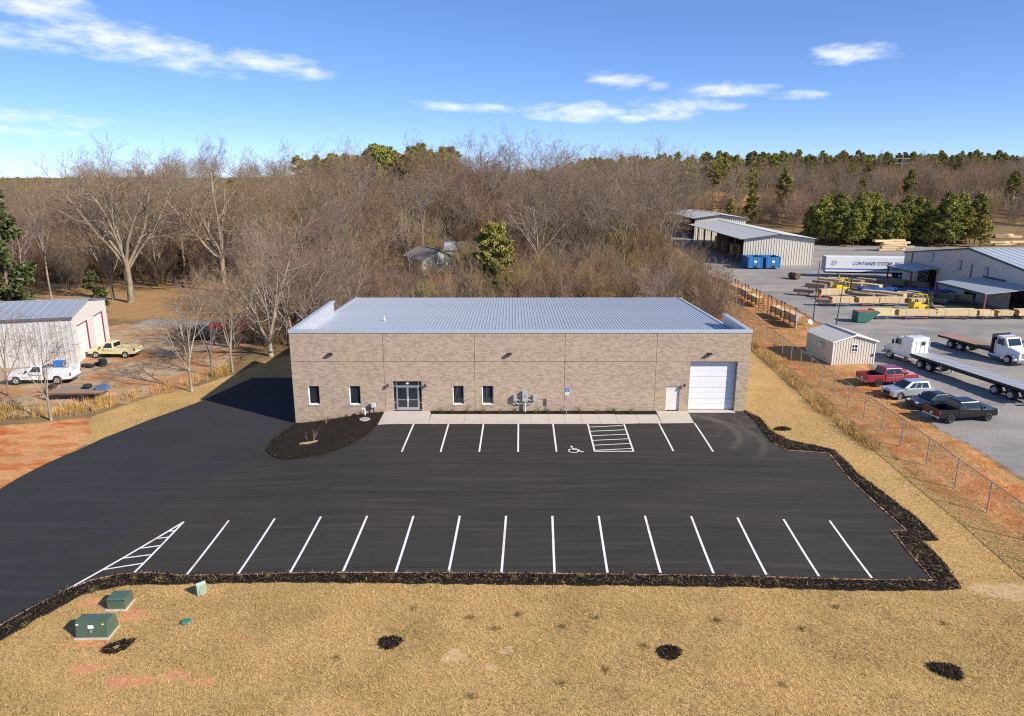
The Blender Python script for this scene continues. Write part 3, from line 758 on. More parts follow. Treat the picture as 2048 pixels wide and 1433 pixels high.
def holed_wall(x0, x1, z0, z1, holes, depth=.22):
    """outer face with real openings and their reveals; front at y = 0"""
    xs2 = sorted({x0, x1, *[h[0] for h in holes], *[h[1] for h in holes]}); zs2 = sorted({z0, z1, *[h[2] for h in holes], *[h[3] for h in holes]})
    mb = MB()
    for a, b2 in zip(xs2[:-1], xs2[1:]):
        for c, d in zip(zs2[:-1], zs2[1:]):
            mx, mz = (a + b2) / 2, (c + d) / 2
            if any(h[0] < mx < h[1] and h[2] < mz < h[3] for h in holes): continue
            mb.quad((a, 0, c), (b2, 0, c), (b2, 0, d), (a, 0, d))
    mb.quad((x0, 0, z0), (x0, 0, z1), (x0, depth, z1), (x0, depth, z0)); mb.quad((x1, 0, z1), (x1, 0, z0), (x1, depth, z0), (x1, depth, z1))
    mb.quad((x0, 0, z1), (x1, 0, z1), (x1, depth, z1), (x0, depth, z1))
    for a, b2, c, d in holes:
        mb.quad((a, 0, d), (a, 0, c), (a, depth, c), (a, depth, d)); mb.quad((b2, 0, c), (b2, 0, d), (b2, depth, d), (b2, depth, c)); mb.quad((a, 0, d), (a, depth, d), (b2, depth, d), (b2, 0, d))
        if c > z0 + .01: mb.quad((a, 0, c), (b2, 0, c), (b2, depth, c), (a, depth, c))
    return mb
WIN = [(-16.68, -15.78, .60, 2.2), (-13.33, -12.42, .60, 2.2), (-4.86, -3.94, .62, 2.22), (-2.45, -1.52, .62, 2.22)]
ENT = (-9.75, -7.38, -.2, 2.62); PDR = (12.64, 13.72, -.2, 2.2); GAR = (14.48, 18.28, -.2, 4.27)
joints = [BX0, -10.4, -3.03, 4.28, 11.68, BX1]
allh = WIN + [ENT, PDR, GAR]
for a, b2 in zip(joints[:-1], joints[1:]):
    hs = [h for h in allh if a < (h[0] + h[1]) / 2 < b2]
    l, r = a + (.0 if a == BX0 else .014), b2 - (.0 if b2 == BX1 else .014)
    holed_wall(l, r, -1.6 if a < -12 else -.4, 4.25, hs).build('wall_panel', m_brick, bld)
    holed_wall(l, r, 4.28, 6.66, []).build('wall_panel', m_brick, bld)
    for z in (4.285, 6.33):
        MB().span((l + .002, -.012, z), (r - .002, .05, z + .305)).build('soldier_course', m_soldier, bld)
for h in WIN + [ENT, PDR]:
    MB().span((h[0] - .1, -.01, h[3] + .002), (h[1] + .1, .05, h[3] + .27)).build('soldier_course', m_soldier, bld)
core = MB()
core.span((BX0 + .02, .20, 4.2), (BX1 - .02, .3, 6.6))
for a, b2 in zip([BX0 + .02] + [h[1] + .02 for h in sorted(allh)], [h[0] - .02 for h in sorted(allh)] + [BX1 - .02]):
    core.span((a, .20, -1.5 if a < -10 else -.4), (b2, .3, 4.195))
core.build('wall_core', m_core, bld)

for x0, x1, z0, z1 in WIN:
    w = MB()
    for a, b2 in (((x0 + .003, .14, z0 + .03), (x0 + .055, .21, z1 - .003)), ((x1 - .055, .14, z0 + .03), (x1 - .003, .21, z1 - .003)), ((x0 + .055, .14, z1 - .055), (x1 - .055, .21, z1 - .003)), ((x0 + .055, .14, z0 + .03), (x1 - .055, .21, z0 + .085))): w.span(a, b2)
    wo = w.build('window', m_frame, bld, bevel=.006)
    MB().span((x0 + .05, .175, z0 + .08), (x1 - .05, .185, z1 - .05)).build('pane', m_glass, wo)
    MB().span((x0 + .01, .0, z0 + .002), (x1 - .01, .16, z0 + .03)).build('sill_board', m_white, wo)
    MB().span((x0 - .06, -.04, z0 - .1), (x1 + .06, .04, z0)).build('sill', m_soldier, wo)
    MB().span((x0 + .0035, .004, z0 + .032), (x0 + .02, .14, z1 - .01)).build('jamb_liner', m_white, wo)

# glazed entrance: a pair of doors, side lights and a transom
x0, x1, zt = ENT[0], ENT[1], ENT[3]
ef = MB(); e0, e1 = .10, .19
for xa in (x0 + .003, x0 + .25, x1 - .30, x1 - .053): ef.span((xa, e0, .09), (xa + .05, e1, zt - .003))
for xa, xb in ((x0 + .053, x0 + .25), (x0 + .30, x1 - .30), (x1 - .25, x1 - .053)):
    ef.span((xa, e0, zt - .055), (xb, e1, zt - .003)); ef.span((xa, e0, 2.14), (xb, e1, 2.21))
for xa, xb in ((x0 + .053, x0 + .25), (x1 - .25, x1 - .053)): ef.span((xa, e0, .09), (xb, e1, .17)); ef.span((xa, e0, .74), (xb, e1, .79))
ent = ef.build('entrance_frame', m_alum, bld, bevel=.006)
for xa, xb, za, zb in ((x0 + .05, x0 + .252, .15, 2.15), (x1 - .252, x1 - .05, .15, 2.15), (x0 + .05, x0 + .26, 2.2, zt - .05), (x0 + .29, x1 - .29, 2.2, zt - .05), (x1 - .26, x1 - .05, 2.2, zt - .05)):
    MB().span((xa, .145, za), (xb, .153, zb)).build('pane', m_glass, ent)
mx = (x0 + x1) / 2
for s in (-1, 1):
    a, b2 = (x0 + .305, mx - .004) if s < 0 else (mx + .004, x1 - .305)
    d = MB(); d.span((a, .08, .1), (a + .07, .13, 2.13)); d.span((b2 - .07, .08, .1), (b2, .13, 2.13)); d.span((a + .07, .08, 2.05), (b2 - .07, .13, 2.13)); d.span((a + .07, .08, .1), (b2 - .07, .13, .36))
    do = d.build('door', m_alum, bld, bevel=.005)
    MB().span((a + .06, .10, .34), (b2 - .06, .108, 2.06)).build('pane', m_glass, do)
    hx = b2 - .035 if s < 0 else a + .035
    MB().path([(hx, .08, .85), (hx, .02, .85), (hx, .02, 1.2), (hx, .08, 1.2)], .016, 6).build('handle', m_white, do)
    MB().span((a + .07, .07, .98), (b2 - .07, .1, 1.03)).build('push_bar', m_alum, do)
MB().span((mx - .1, .125, 2.32), (mx + .1, .14, 2.46)).build('number_plate', m_white, bld)

# roll-up door of hinged sections
gx0, gx1 = GAR[0], GAR[1]; m_gap = m_core
gz = np.linspace(.06, 4.27, 10)
gd = MB().span((gx0 - .1, .47, -.1), (gx1 + .1, .52, 4.4)).build('overhead_door', pm('door_shadow_gap', (.35, .35, .35), .7), bld)
prof = []
for z0, z1 in zip(gz[:-1], gz[1:]):
    s = MB(); h = z1 - z0 - .012
    s.add([(gx0, .44, z0), (gx1, .44, z0), (gx1, .425, z0 + .03), (gx0, .425, z0 + .03), (gx1, .425, z0 + h - .03), (gx0, .425, z0 + h - .03), (gx1, .44, z0 + h), (gx0, .44, z0 + h)],
          [(0, 1, 2, 3), (3, 2, 4, 5), (5, 4, 6, 7)])
    s.build('door_section', m_white, gd)
rv = MB(); rv.span((gx0 - .012, .0, -.2), (gx0 - .002, .46, 4.268)); rv.span((gx1 + .002, .0, -.2), (gx1 + .012, .46, 4.268)); rv.span((gx0, .0, 4.272), (gx1, .46, 4.278))
rv.build('door_reveal', pm('reveal_trim', (.22, .21, .21), .6), bld)
pd = MB().span((PDR[0] + .05, .12, .1), (PDR[1] - .05, .17, 2.15)).build('door', pm('cream_door', (.70, .68, .63), .45), bld, bevel=.005)
pf = MB(); pf.span((PDR[0] + .002, .08, .0), (PDR[0] + .05, .2, 2.195)); pf.span((PDR[1] - .05, .08, .0), (PDR[1] - .002, .2, 2.195)); pf.span((PDR[0] + .05, .08, 2.15), (PDR[1] - .05, .2, 2.195))
pf.build('door_frame', pm('cream_frame', (.66, .64, .59), .5), bld)
MB().tube((PDR[1] - .14, .12, 1.05), (PDR[1] - .14, .05, 1.05), .03, n=8).build('handle', m_alum, pd)

for x in (-14.65, -.2, 15.95):     # flood lights high on the wall
    q = MB(); q.prism([(-.10, 0), (-.34, -.06), (-.36, -.12), (-.10, -.22), (0, -.22), (0, 0)], -.17, .17, .01, 'x')
    lo = q.build('wall_light', m_black, bld, (x, -.005, 5.02), bevel=.008)
    MB().quad((-.13, -.365, -.125), (.13, -.365, -.125), (.13, -.13, -.225), (-.13, -.13, -.225)).build('lens', m_lens, lo)
for x in (-10.13, -7.05, 14.06):   # small barn-type sconces
    q = MB(); q.lathe([(.02, .16), (.06, .14), (.09, .02), (.13, -.07), (.125, -.075), (.05, 0)], 12, (0, -.2, 0)); q.tube((0, 0, .08), (0, -.2, .13), .018)
    q.build('wall_sconce', m_black, bld, (x, 0, 2.28))

# coping, parapet returns and standing seam roof falling to the rear
cp = MB()
cp.span((BX0 - .05, -.06, 6.64), (BX1 + .05, .42, 6.86))
cp.build('coping', m_coping, bld, bevel=.012)
for sx, ln in ((-1, 13.9), (1, 7.1)):
    xa = BX0 if sx < 0 else BX1 - .3
    pc = MB().span((xa - .05 if sx < 0 else xa - .06, .425, 6.70), (xa + .36 if sx < 0 else xa + .35, ln, 6.86)).build('coping', m_coping, bld, bevel=.012)
    pw = MB(); xi = xa + (.28 if sx < 0 else .02); pw.span((xa + .03, .3, 4.8), (xa + .27, ln - .06, 6.69)); pwo = pw.build('parapet', m_galv, bld)
    rb = MB()
    for k in range(int((ln - .8) / .30)):
        y = .75 + k * .30; xx = xa + (.272 if sx < 0 else .028)
        rb.add([(xx, y - .05, 5.2), (xx - sx * .035, y - .02, 5.2), (xx - sx * .035, y + .02, 5.2), (xx, y + .05, 5.2), (xx, y - .05, 6.69), (xx - sx * .035, y - .02, 6.69), (xx - sx * .035, y + .02, 6.69), (xx, y + .05, 6.69)], [(0, 1, 5, 4), (1, 2, 6, 5), (2, 3, 7, 6)])
    rb.build('liner_ribs', m_galv, pwo)
def roof_z(y): return 6.05 - .031 * y
RY0, RY1 = .40, 24.7
def roof_sheet_mesh(w):
    mb = MB(); nr = 3; pitch = w / nr
    xsr = []
    for k in range(nr):
        c = pitch * (k + .5); xsr += [(pitch * k, 0), (c - .045, 0), (c - .022, .028), (c + .022, .028), (c + .045, 0)]
    xsr.append((w, 0))
    vs = []
    for y in (RY0, RY1):
        for x, z in xsr: vs.append((x, y, roof_z(y) + z))
    n = len(xsr); mb.add(vs, [(k, k + 1, n + k + 1, n + k) for k in range(n - 1)])
    return mb.mesh('roof_sheet', m_roof)
m_roof = pm('roof_galvalume', (.46, .495, .53), .5, .25, .05, .35)
roof = MB().span((BX0 + .05, RY1 - .02, roof_z(RY1) - .2), (BX1 - .05, RY1 + .08, roof_z(RY1) + .03)).build('roof', m_coping, bld)
ra, rb2 = BX0 + .30, BX1 - .28; ns = 41; sw = (rb2 - ra) / ns; rm = roof_sheet_mesh(sw - .004)
for k in range(ns): link('roof_sheet', rm, roof, (ra + k * sw, 0, 0))
for sx, y0 in ((-1, 13.9), (1, 7.1)):    # rake flashings beyond the parapet returns
    xa = BX0 + .02 if sx < 0 else BX1 - .27; mb = MB()
    mb.add([(xa, y0, roof_z(y0) - .2), (xa + .27, y0, roof_z(y0) - .2), (xa + .27, y0, roof_z(y0) + .075), (xa, y0, roof_z(y0) + .075), (xa, RY1, roof_z(RY1) - .2), (xa + .27, RY1, roof_z(RY1) - .2), (xa + .27, RY1, roof_z(RY1) + .075), (xa, RY1, roof_z(RY1) + .075)],
           [(0, 1, 2, 3), (7, 6, 5, 4), (0, 4, 5, 1), (1, 5, 6, 2), (2, 6, 7, 3), (3, 7, 4, 0)])
    mb.build('rake_trim', m_coping, roof)
vp = MB(); vp.tube((-11.9, 9.3, 5.7), (-11.9, 9.3, 6.2), .055, n=10); vp.lathe([(.16, 0), (.07, .08), (.07, .09)], 10, (-11.9, 9.3, roof_z(9.3) + .06)); vp.build('vent_pipe', m_white, roof)
sw2 = MB()
sw2.span((BX0 + .04, .3, -1.6), (BX0 + .2, RY1, 5.15)); sw2.span((BX1 - .2, .3, -.4), (BX1 - .04, RY1, 5.15)); sw2.span((BX0 + .2, RY1 - .2, -.6), (BX1 - .2, RY1 - .05, 5.1))
sw2.build('side_wall', pm('grey_wall_sheet', (.45, .45, .44), .6), bld)
# raised loading platform on the west side with its rail
dk = thing('loading_platform', 'shaded steel loading platform with railing behind the brick building corner', 'platform', (-18.9, BY + 15.5, tz(-18.9, 71)))
MB().span((-.9, -1.6, .95), (.85, 1.6, 1.1)).build('deck', M('platform_steel', (.25, .25, .26), .5, .3), dk)
for x, y in ((-.8, -1.5), (-.8, 1.5), (.7, -1.5), (.7, 1.5)): MB().span((x - .07, y - .07, 0), (x + .07, y + .07, .95)).build('leg', M('platform_steel', (.25, .25, .26), .5, .3), dk)
rl = MB()
for y in (-1.5, 0, 1.5): rl.tube((-.85, y, 1.1), (-.85, y, 2.2), .03)
for z in (1.65, 2.2): rl.tube((-.85, -1.5, z), (-.85, 1.5, z), .03)
rl.build('railing', M('platform_rail', (.42, .40, .33), .6), dk)

# ------------------------------------------------------------------ fittings by the front wall
def text_obj(curve, parent, loc):
    """lettering as plain mesh"""
    tmp = bpy.data.objects.new('lettering', curve); COL.objects.link(tmp); bpy.context.view_layer.update()
    me = bpy.data.meshes.new_from_object(tmp.evaluated_get(bpy.context.evaluated_depsgraph_get())); bpy.data.objects.remove(tmp)
    if not me.materials: me.materials.append(curve.materials[0])
    return kind(link('lettering', me, parent, loc), 'stuff')
NTH = ['first', 'second', 'third', 'fourth', 'fifth', 'sixth', 'seventh', 'eighth', 'ninth', 'tenth', 'eleventh', 'twelfth', 'thirteenth', 'fourteenth', 'fifteenth', 'sixteenth', 'seventeenth', 'eighteenth']
def at(x, y, dz=0.0): return (x, y, tz(x, y) + dz)
m_grey_box = M('grey_cabinet', (.42, .44, .45), .5, .2)
mc = thing('meter_cabinet', 'grey electric cabinet on a post with two side meter boxes at the brick wall', 'electric cabinet', (1.06, 55.3, 0))
MB().tube((0, .1, 0), (0, .1, 1.0), .09, n=10).build('conduit', M('pvc_grey', (.5, .5, .5), .5), mc)
cb = MB().span((-.22, -.08, .98), (.22, .22, 1.85)).build('cabinet', m_grey_box, mc, bevel=.015)
MB().span((-.03, -.1, 1.35), (.03, -.08, 1.5)).build('latch', m_black, cb)
for s in (-1, 1):
    MB().span((s * .8 - .14, -.02, 1.0), (s * .8 + .14, .22, 1.5)).build('meter_box', m_grey_box, mc, bevel=.012)
    MB().path([(s * .22, .1, 1.1), (s * .45, .1, 1.05), (s * .66, .1, 1.1)], .04, 6).build('conduit', M('pvc_grey', (.5, .5, .5), .5), mc)
    MB().path([(s * .8, .1, 1.0), (s * .72, .1, .82), (s * .5, .1, .72), (s * .2, .1, .8)], .035, 6).build('conduit', M('pvc_grey', (.5, .5, .5), .5), mc)
jb = thing('junction_box', 'small pale grey utility box on a short post left of the entrance', 'utility box', at(-11.35, 55.35))
MB().span((-.17, -.1, .62), (.17, .1, .98)).build('cabinet', M('pale_cabinet', (.55, .58, .60), .5), jb, bevel=.012)
MB().tube((0, 0, 0), (0, 0, .62), .045, n=8).build('post', m_black, jb)
cc = MB(); cc.tube((0, 0, 0), (0, 0, .5), .055, n=10)
for k in range(6):
    a0, a1 = math.pi * k / 6, math.pi * (k + 1) / 6; cc.tube((-.12 + .12 * math.cos(a0), 0, .5 + .12 * math.sin(a0)), (-.12 + .12 * math.cos(a1), 0, .5 + .12 * math.sin(a1)), .055, n=10)
tag(cc.build('vent_pipe', M('pvc_white', (.8, .8, .78), .4), None, at(-12.0, 55.0, .1)), 'white plastic gooseneck vent pipe in the mulch by the wall', 'pipe')
tag(MB().lathe([(.0, .0), (.42, .0), (.44, .05), (.40, .085), (0, .085)], 24).build('manhole_cover', M('lid_concrete', (.36, .33, .29), .85), None, at(-11.75, 53.6, .2)), 'round grey concrete lid lying in the kidney-shaped mulch bed', 'manhole cover')
sk = MB().tube((0, 0, 0), (0, 0, .95), .02, .015, 5)
tag(sk.build('marker_stake', M('stake_wood', (.62, .55, .42), .8), None, at(-15.0, 54.2, .1)), 'thin pale marker stake standing in the mulch bed', 'stake')
sg = thing('parking_sign', 'blue and white disabled parking sign on a thin post by the sidewalk', 'sign', (4.42, 54.55, .05))
MB().tube((0, 0, 0), (0, 0, 2.35), .025, n=6).build('post', M('galvanised_post', (.42, .43, .44), .5, .5), sg)
sp = MB().span((-.15, -.035, 1.72), (.15, -.027, 2.33)).build('sign_plate', m_white, sg)
MB().span((-.145, -.042, 1.98), (.145, -.036, 2.325)).build('blue_field', M('sign_blue', (.03, .17, .52), .5), sp)
wc = MB(); wc.lathe([(.0, -.045), (.02, -.045), (.02, -.047), (0, -.047)], 10, (0, 0, 2.28), 'y')
for a0, a1 in zip(np.linspace(2.0, 6.6, 10)[:-1], np.linspace(2.0, 6.6, 10)[1:]): wc.tube((.07 * math.cos(a0) - .01, -.046, 2.1 + .07 * math.sin(a0)), (.07 * math.cos(a1) - .01, -.046, 2.1 + .07 * math.sin(a1)), .008, n=4)
wc.path([(-.01, -.046, 2.25), (0, -.046, 2.14), (.06, -.046, 2.13), (.1, -.046, 2.04)], .01, 4)
wc.build('wheelchair_symbol', m_white, sp)
MB().span((-.145, -.033 - .006, 1.735), (.145, -.036, 1.75)).build('lower_line', M('sign_green', (.05, .30, .14), .5), sp)
tx = bpy.data.curves.new('sign_text', 'FONT'); tx.body = 'RESERVED\nPARKING'; tx.size = .055; tx.align_x = 'CENTER'; tx.materials.append(M('sign_green', (.05, .30, .14), .5))
to = text_obj(tx, sp, (0, -.038, 1.90)); to.rotation_euler = (math.pi / 2, 0, 0)

m_tuft = island_material('ornamental_grass_blades', [(0, (.15, .13, .045)), (.5, (.27, .225, .085)), (1, (.10, .12, .035))])
def tuft_mesh(n, h, w=.02, seed=0):
    q = np.random.default_rng(seed); x, y = q.normal(0, .05, n), q.normal(0, .05, n)
    V, Fq = blades(x, y, np.zeros(n), h, w, .95); return np_mesh('ornamental_grass', V, Fq, m_tuft)
tufts = [tuft_mesh(90, .38, .018, s) for s in range(3)]
for i, x in enumerate((-5.9, -4.9, -3.7, -2.4, -1.05, .2, 1.9, 2.9, 4.0, 5.5, 6.9, 8.3, 9.7)):
    tag(link('ornamental_grass', tufts[i % 3], None, at(x, 55.1 + .1 * math.sin(i * 3), .1), i), f'{NTH[i]} ornamental grass tuft from the entrance in the bed along the wall', 'grass tuft', 'grass tufts along the brick wall')
for i, (x, y) in enumerate(((-15.2, 55.0), (-13.6, 55.05), (-12.4, 55.1))):
    tag(link('ornamental_grass', tufts[i % 3], None, at(x, y, .15), i), f'{NTH[i]} small grass tuft from the corner in the kidney-shaped mulch bed', 'grass tuft', 'grass tufts in the mulch island')
rimt = [(-20.9, 31.4), (-18.9, 32.4), (-17.6, 32.45), (-12.6, 32.1), (-9.0, 32.1), (-6.3, 32.05), (-2.8, 32.0), (.6, 32.0), (3.6, 31.95), (7.6, 31.9), (11.0, 31.9), (13.6, 31.9), (16.9, 31.9), (22.5, 34.8), (22.6, 41.0), (-22.9, 28.6), (22.4, 33.1)]
for i, (x, y) in enumerate(rimt):
    bp = link('border_plant', tufts[i % 3], None, at(x + .5 * math.sin(i * 5.1), y + .12 * math.sin(i * 2.7), .08), i * 1.7); bp.scale = (.75, .75, .5 + .12 * math.sin(i * 3.3))
    tag(bp, ('low plant in the front mulch border, %s from the hatched corner' % NTH[i] if i < 13 else ('low plant in the side mulch border nearest the lot corner', 'low plant in the side mulch border near the middle', 'low plant in the mulch border at the left edge of the picture', 'low plant at the right-hand corner of the mulch border')[i - 13]), 'plant', 'plants in the mulch border')

# ------------------------------------------------------------------ utility boxes on the lawn
m_tgreen = M('transformer_green', (.075, .125, .085), .42, 0, .12, 3.0, coat=.15)
m_pad = M('pad_concrete', (.58, .48, .38), .9)
tb = thing('transformer_box', 'large green pad-mounted transformer with a white label on the lawn', 'transformer', at(-18.95, 28.3), .02); tb.scale = (.86, .86, .84)
MB().span((-.92, -.62, -.1), (.92, .62, .06)).build('pad', m_pad, tb, bevel=.01)
bd = MB()
bd.prism([(-.5, .06), (.52, .06), (.52, .8), (.30, .98), (-.40, .98), (-.46, .40)], -.84, .84, .02, 'x')
body = bd.build('cabinet', m_tgreen, tb, bevel=.012)
MB().span((-.82, -.515, .1), (.82, -.46, .40)).build('lower_panel', m_tgreen, tb, bevel=.01)
MB().quad((-.18, -.452, .58), (.12, -.452, .58), (.12, -.432, .77), (-.18, -.432, .77)).build('label_plate', m_white, body)
MB().quad((.52, -.43, .78), (.68, -.43, .78), (.68, -.421, .86), (.52, -.421, .86)).build('warning_sticker', M('sticker_yellow', (.75, .62, .05), .5), body)
MB().quad((-.8, -.43, .76), (-.66, -.43, .76), (-.66, -.421, .84), (-.8, -.421, .84)).build('reflective_sticker', m_white, body)
MB().span((-.06, -.56, .40), (.02, -.44, .5)).build('latch', m_alum, tb)
tb2 = thing('transformer_box', 'smaller plain green utility cabinet on a concrete pad behind the transformer', 'utility cabinet', at(-19.0, 30.4), .03); tb2.scale = (.86, .86, .86)
MB().span((-.62, -.6, -.1), (.58, .52, .07)).build('pad', m_pad, tb2, bevel=.01)
MB().prism([(-.46, .07), (.46, .07), (.46, .66), (.40, .70), (-.40, .70), (-.46, .64)], -.5, .5, .015, 'x').build('cabinet', m_tgreen, tb2, bevel=.012)
MB().span((-.51, -.474, .6), (.51, -.462, .615)).build('lid_seam', m_black, tb2)
m_ped = M('pedestal_green', (.27, .34, .27), .55)
pe = thing('utility_pedestal', 'pale green telephone pedestal leaning in the straw near the lot edge', 'pedestal', at(-15.4, 31.2), .75); pe.scale = (.85, .85, .9)
pb = MB(); pb.prism([(-.13, 0), (.13, 0), (.13, .6), (.0, .74), (-.13, .6)], -.27, .27, .012, 'x'); pb.build('cover', m_ped, pe, bevel=.01)
MB().span((-.29, -.15, -.05), (.29, .15, .05)).build('base', M('pedestal_base', (.28, .27, .25), .8), pe)
MB().tube((-.1, -.2, 0), (-.12, -.22, .35), .012, n=5).build('marker_rod', M('marker_yellow', (.6, .5, .08), .6), pe)
tag(MB().lathe([(0, 0), (.24, 0), (.24, .05), (.2, .08), (0, .085)], 20).build('valve_lid', M('lid_green', (.07, .20, .14), .5), None, at(-15.15, 28.9, .02)), 'small round green valve box lid lying in the straw', 'valve lid')
tag(MB().lathe([(.0, 0), (.12, 0), (.12, .82), (.11, .88), (.06, .93), (0, .94)], 20).build('bollard', M('bollard_black', (.03, .033, .045), .35), None, at(-19.75, 22.75)), 'dark bollard post cut off by the lower left corner', 'bollard')

# ------------------------------------------------------------------ chain link fence
m_wire = M('galvanised_wire', (.22, .215, .21), .5, .4); m_post = M('fence_post', (.36, .36, .35), .5, .4)
fence = thing('chain_link_fence', 'tall galvanised chain link fence between the straw lawn and the lumber yard', 'fence', (28.3, 20, 0))
def fx(y): return float(np.interp(y, [20, 36, 48, 60, 72, 84, 140], [29.3, 28.9, 28.05, 28.35, 29.1, 29.9, 33.5]))
fy = [21.5 + 2.95 * k for k in range(38)]
pm_post = MB().tube((0, 0, -.1), (0, 0, 2.0), .04, n=8).mesh('post', m_post)
for y in fy: link('post', pm_post, fence, (fx(y) - 28.3, y - 20, tz(fx(y), y)))
for a, b2 in zip(fy[:-1], fy[1:]):
    pa = Vector((fx(a) - 28.3, a - 20, tz(fx(a), a))); pb2 = Vector((fx(b2) - 28.3, b2 - 20, tz(fx(b2), b2))); up = Vector((0, 0, 1))
    MB().tube(pa + up * 1.98, pb2 + up * 1.98, .028, n=6).build('top_rail', m_post, fence)
    wv, wf = [], []; nd = 20; wd = .006
    for sgn in (1, -1):
        for k in range(-13, nd + 1):
            t0, t1 = k / nd, k / nd + 1.95 / 2.95; z0, z1 = .04, 1.96
            if t0 < 0: z0 += (z1 - z0) * (-t0) / (t1 - t0); t0 = 0
            if t1 > 1: z1 = z0 + (z1 - z0) * (1 - t0) / (t1 - t0); t1 = 1
            if t1 <= t0: continue
            if sgn < 0: z0, z1 = 2.0 - z0, 2.0 - z1
            p0 = pa.lerp(pb2, t0) + up * z0; p1 = pa.lerp(pb2, t1) + up * z1; n3 = (p1 - p0).cross(Vector((1, 0, 0))).normalized() * wd
            o = len(wv); wv += [p0 - n3, p0 + n3, p1 + n3, p1 - n3]; wf.append((o, o + 1, o + 2, o + 3))
    MB().add(wv, wf).build('wire_mesh', m_wire, fence)

# ------------------------------------------------------------------ vehicles
m_tyre = M('tyre_rubber', (.02, .02, .021), .85); m_rim = M('alloy_rim', (.45, .46, .47), .35, .6); m_rimdark = M('dark_rim', (.06, .06, .065), .4, .4)
m_wglass = glass_material('car_glass', (.012, .02, .025), .05); m_chrome = M('chrome', (.62, .63, .64), .18, .9)
m_trim = M('black_trim', (.016, .016, .017), .6); m_lamp = M('headlamp', (.6, .62, .64), .15); m_red = M('tail_lamp', (.45, .012, .012), .3)
m_underside = M('chassis_black', (.014, .014, .015), .7)
def paint(name, c, coat=.7, rough=.35, metal=.1): return M(name, c, rough, metal, .06, 2.0, coat=coat)
def arch(xc, r, z, n=9): return [(xc + r * math.cos(a), max(z, .36 + r * math.sin(a)) if a not in (0,) else z) for a in np.linspace(0, math.pi, n)]
_wheels = {}
def wheel(parent, x, y, r, w, rim, side, dual=False):
    key = (round(r, 2), round(w, 2), rim.name)
    if key not in _wheels:
        t = MB(); t.lathe([(r * .62, -w / 2), (r * .93, -w / 2), (r, -w / 2 + .04), (r, w / 2 - .04), (r * .93, w / 2), (r * .62, w / 2)], 22, (0, 0, 0), 'y', False)
        h = MB(); h.lathe([(0, -w * .36), (r * .2, -w * .40), (r * .24, -w * .3), (r * .55, -w * .36), (r * .64, -w * .48), (r * .64, w * .4), (0, w * .3)], 18, (0, 0, 0), 'y')
        for k in range(5):
            a = 2 * math.pi * k / 5; h.tube((0, -w * .44, 0), (r * .58 * math.cos(a), -w * .42, r * .58 * math.sin(a)), r * .07, n=4)
        _wheels[key] = (t.mesh('wheel', m_tyre, True), h.mesh('rim', rim))
    t, h = _wheels[key]; wo = link('wheel', t, parent, (x, y, r)); ro = link('rim', h, wo)
    if side > 0: ro.rotation_euler = (0, 0, math.pi)
    return wo
def face_quad(c, u0, u1, v0, v1, off=.008):
    A, B, C, D = map(Vector, c); n = (B - A).cross(D - A).normalized() * off
    def P(u, v): return A.lerp(B, u).lerp(D.lerp(C, u), v) + n
    return [P(u0, v0), P(u1, v0), P(u1, v1), P(u0, v1)]
def cabin(parent, mat, xb0, xb1, xt0, xt1, zb, zt, wb, wt, splits, crown=.04):
    """greenhouse on the belt line: glass set on every face"""
    b0 = [(xb0, -wb, zb), (xb1, -wb, zb), (xb1, wb, zb), (xb0, wb, zb)]; t0 = [(xt0, -wt, zt), (xt1, -wt, zt), (xt1, wt, zt), (xt0, wt, zt)]
    c0 = [(xt0 + .14, -wt + .14, zt + crown), (xt1 - .14, -wt + .14, zt + crown), (xt1 - .14, wt - .14, zt + crown), (xt0 + .14, wt - .14, zt + crown)]
    co = MB().loft([b0, t0, c0]).build('cabin', mat, parent, smooth=False, bevel=.06)
    L2 = [b0[1], b0[0], t0[0], t0[1]]; R2 = [b0[3], b0[2], t0[2], t0[3]]
    side_l = [b0[0], b0[1], t0[1], t0[0]]; side_r = [b0[2], b0[3], t0[3], t0[2]]
    for u0, u1 in splits:
        MB().quad(*face_quad(side_l, u0, u1, .06, .90, .012)).build('side_window', m_wglass, co)
        MB().quad(*face_quad(side_r, 1 - u1, 1 - u0, .06, .90, .012)).build('side_window', m_wglass, co)
    MB().quad(*face_quad([b0[1], b0[2], t0[2], t0[1]], .06, .94, .05, .93)).build('windshield', m_wglass, co)
    MB().quad(*face_quad([b0[3], b0[0], t0[0], t0[3]], .08, .92, .15, .88)).build('rear_window', m_wglass, co)
    return co
def low_profile(L, z0, nose, tail, wf, wr, ar, hood, bx, rear):
    """side outline of a body with both wheel arches, nose at +x"""
    p = [(-L / 2 + .08, z0)]
    p += [(wr - ar - .01, z0)] + [(wr - ar * math.cos(a), .34 + ar * math.sin(a)) for a in np.linspace(.12, math.pi - .12, 9)] + [(wr + ar + .01, z0)]
    p += [(wf - ar - .01, z0)] + [(wf - ar * math.cos(a), .34 + ar * math.sin(a)) for a in np.linspace(.12, math.pi - .12, 9)] + [(wf + ar + .01, z0)]
    p += [(L / 2 - .08, z0), (L / 2, z0 + .15), (L / 2 - .02, nose), (L / 2 - .16, nose + .12), (hood[0], hood[1]), (bx, hood[1] + .04), (rear[0], rear[1]), (-L / 2 + .1, tail + .05), (-L / 2, tail - .1), (-L / 2, z0 + .12)]
    return p
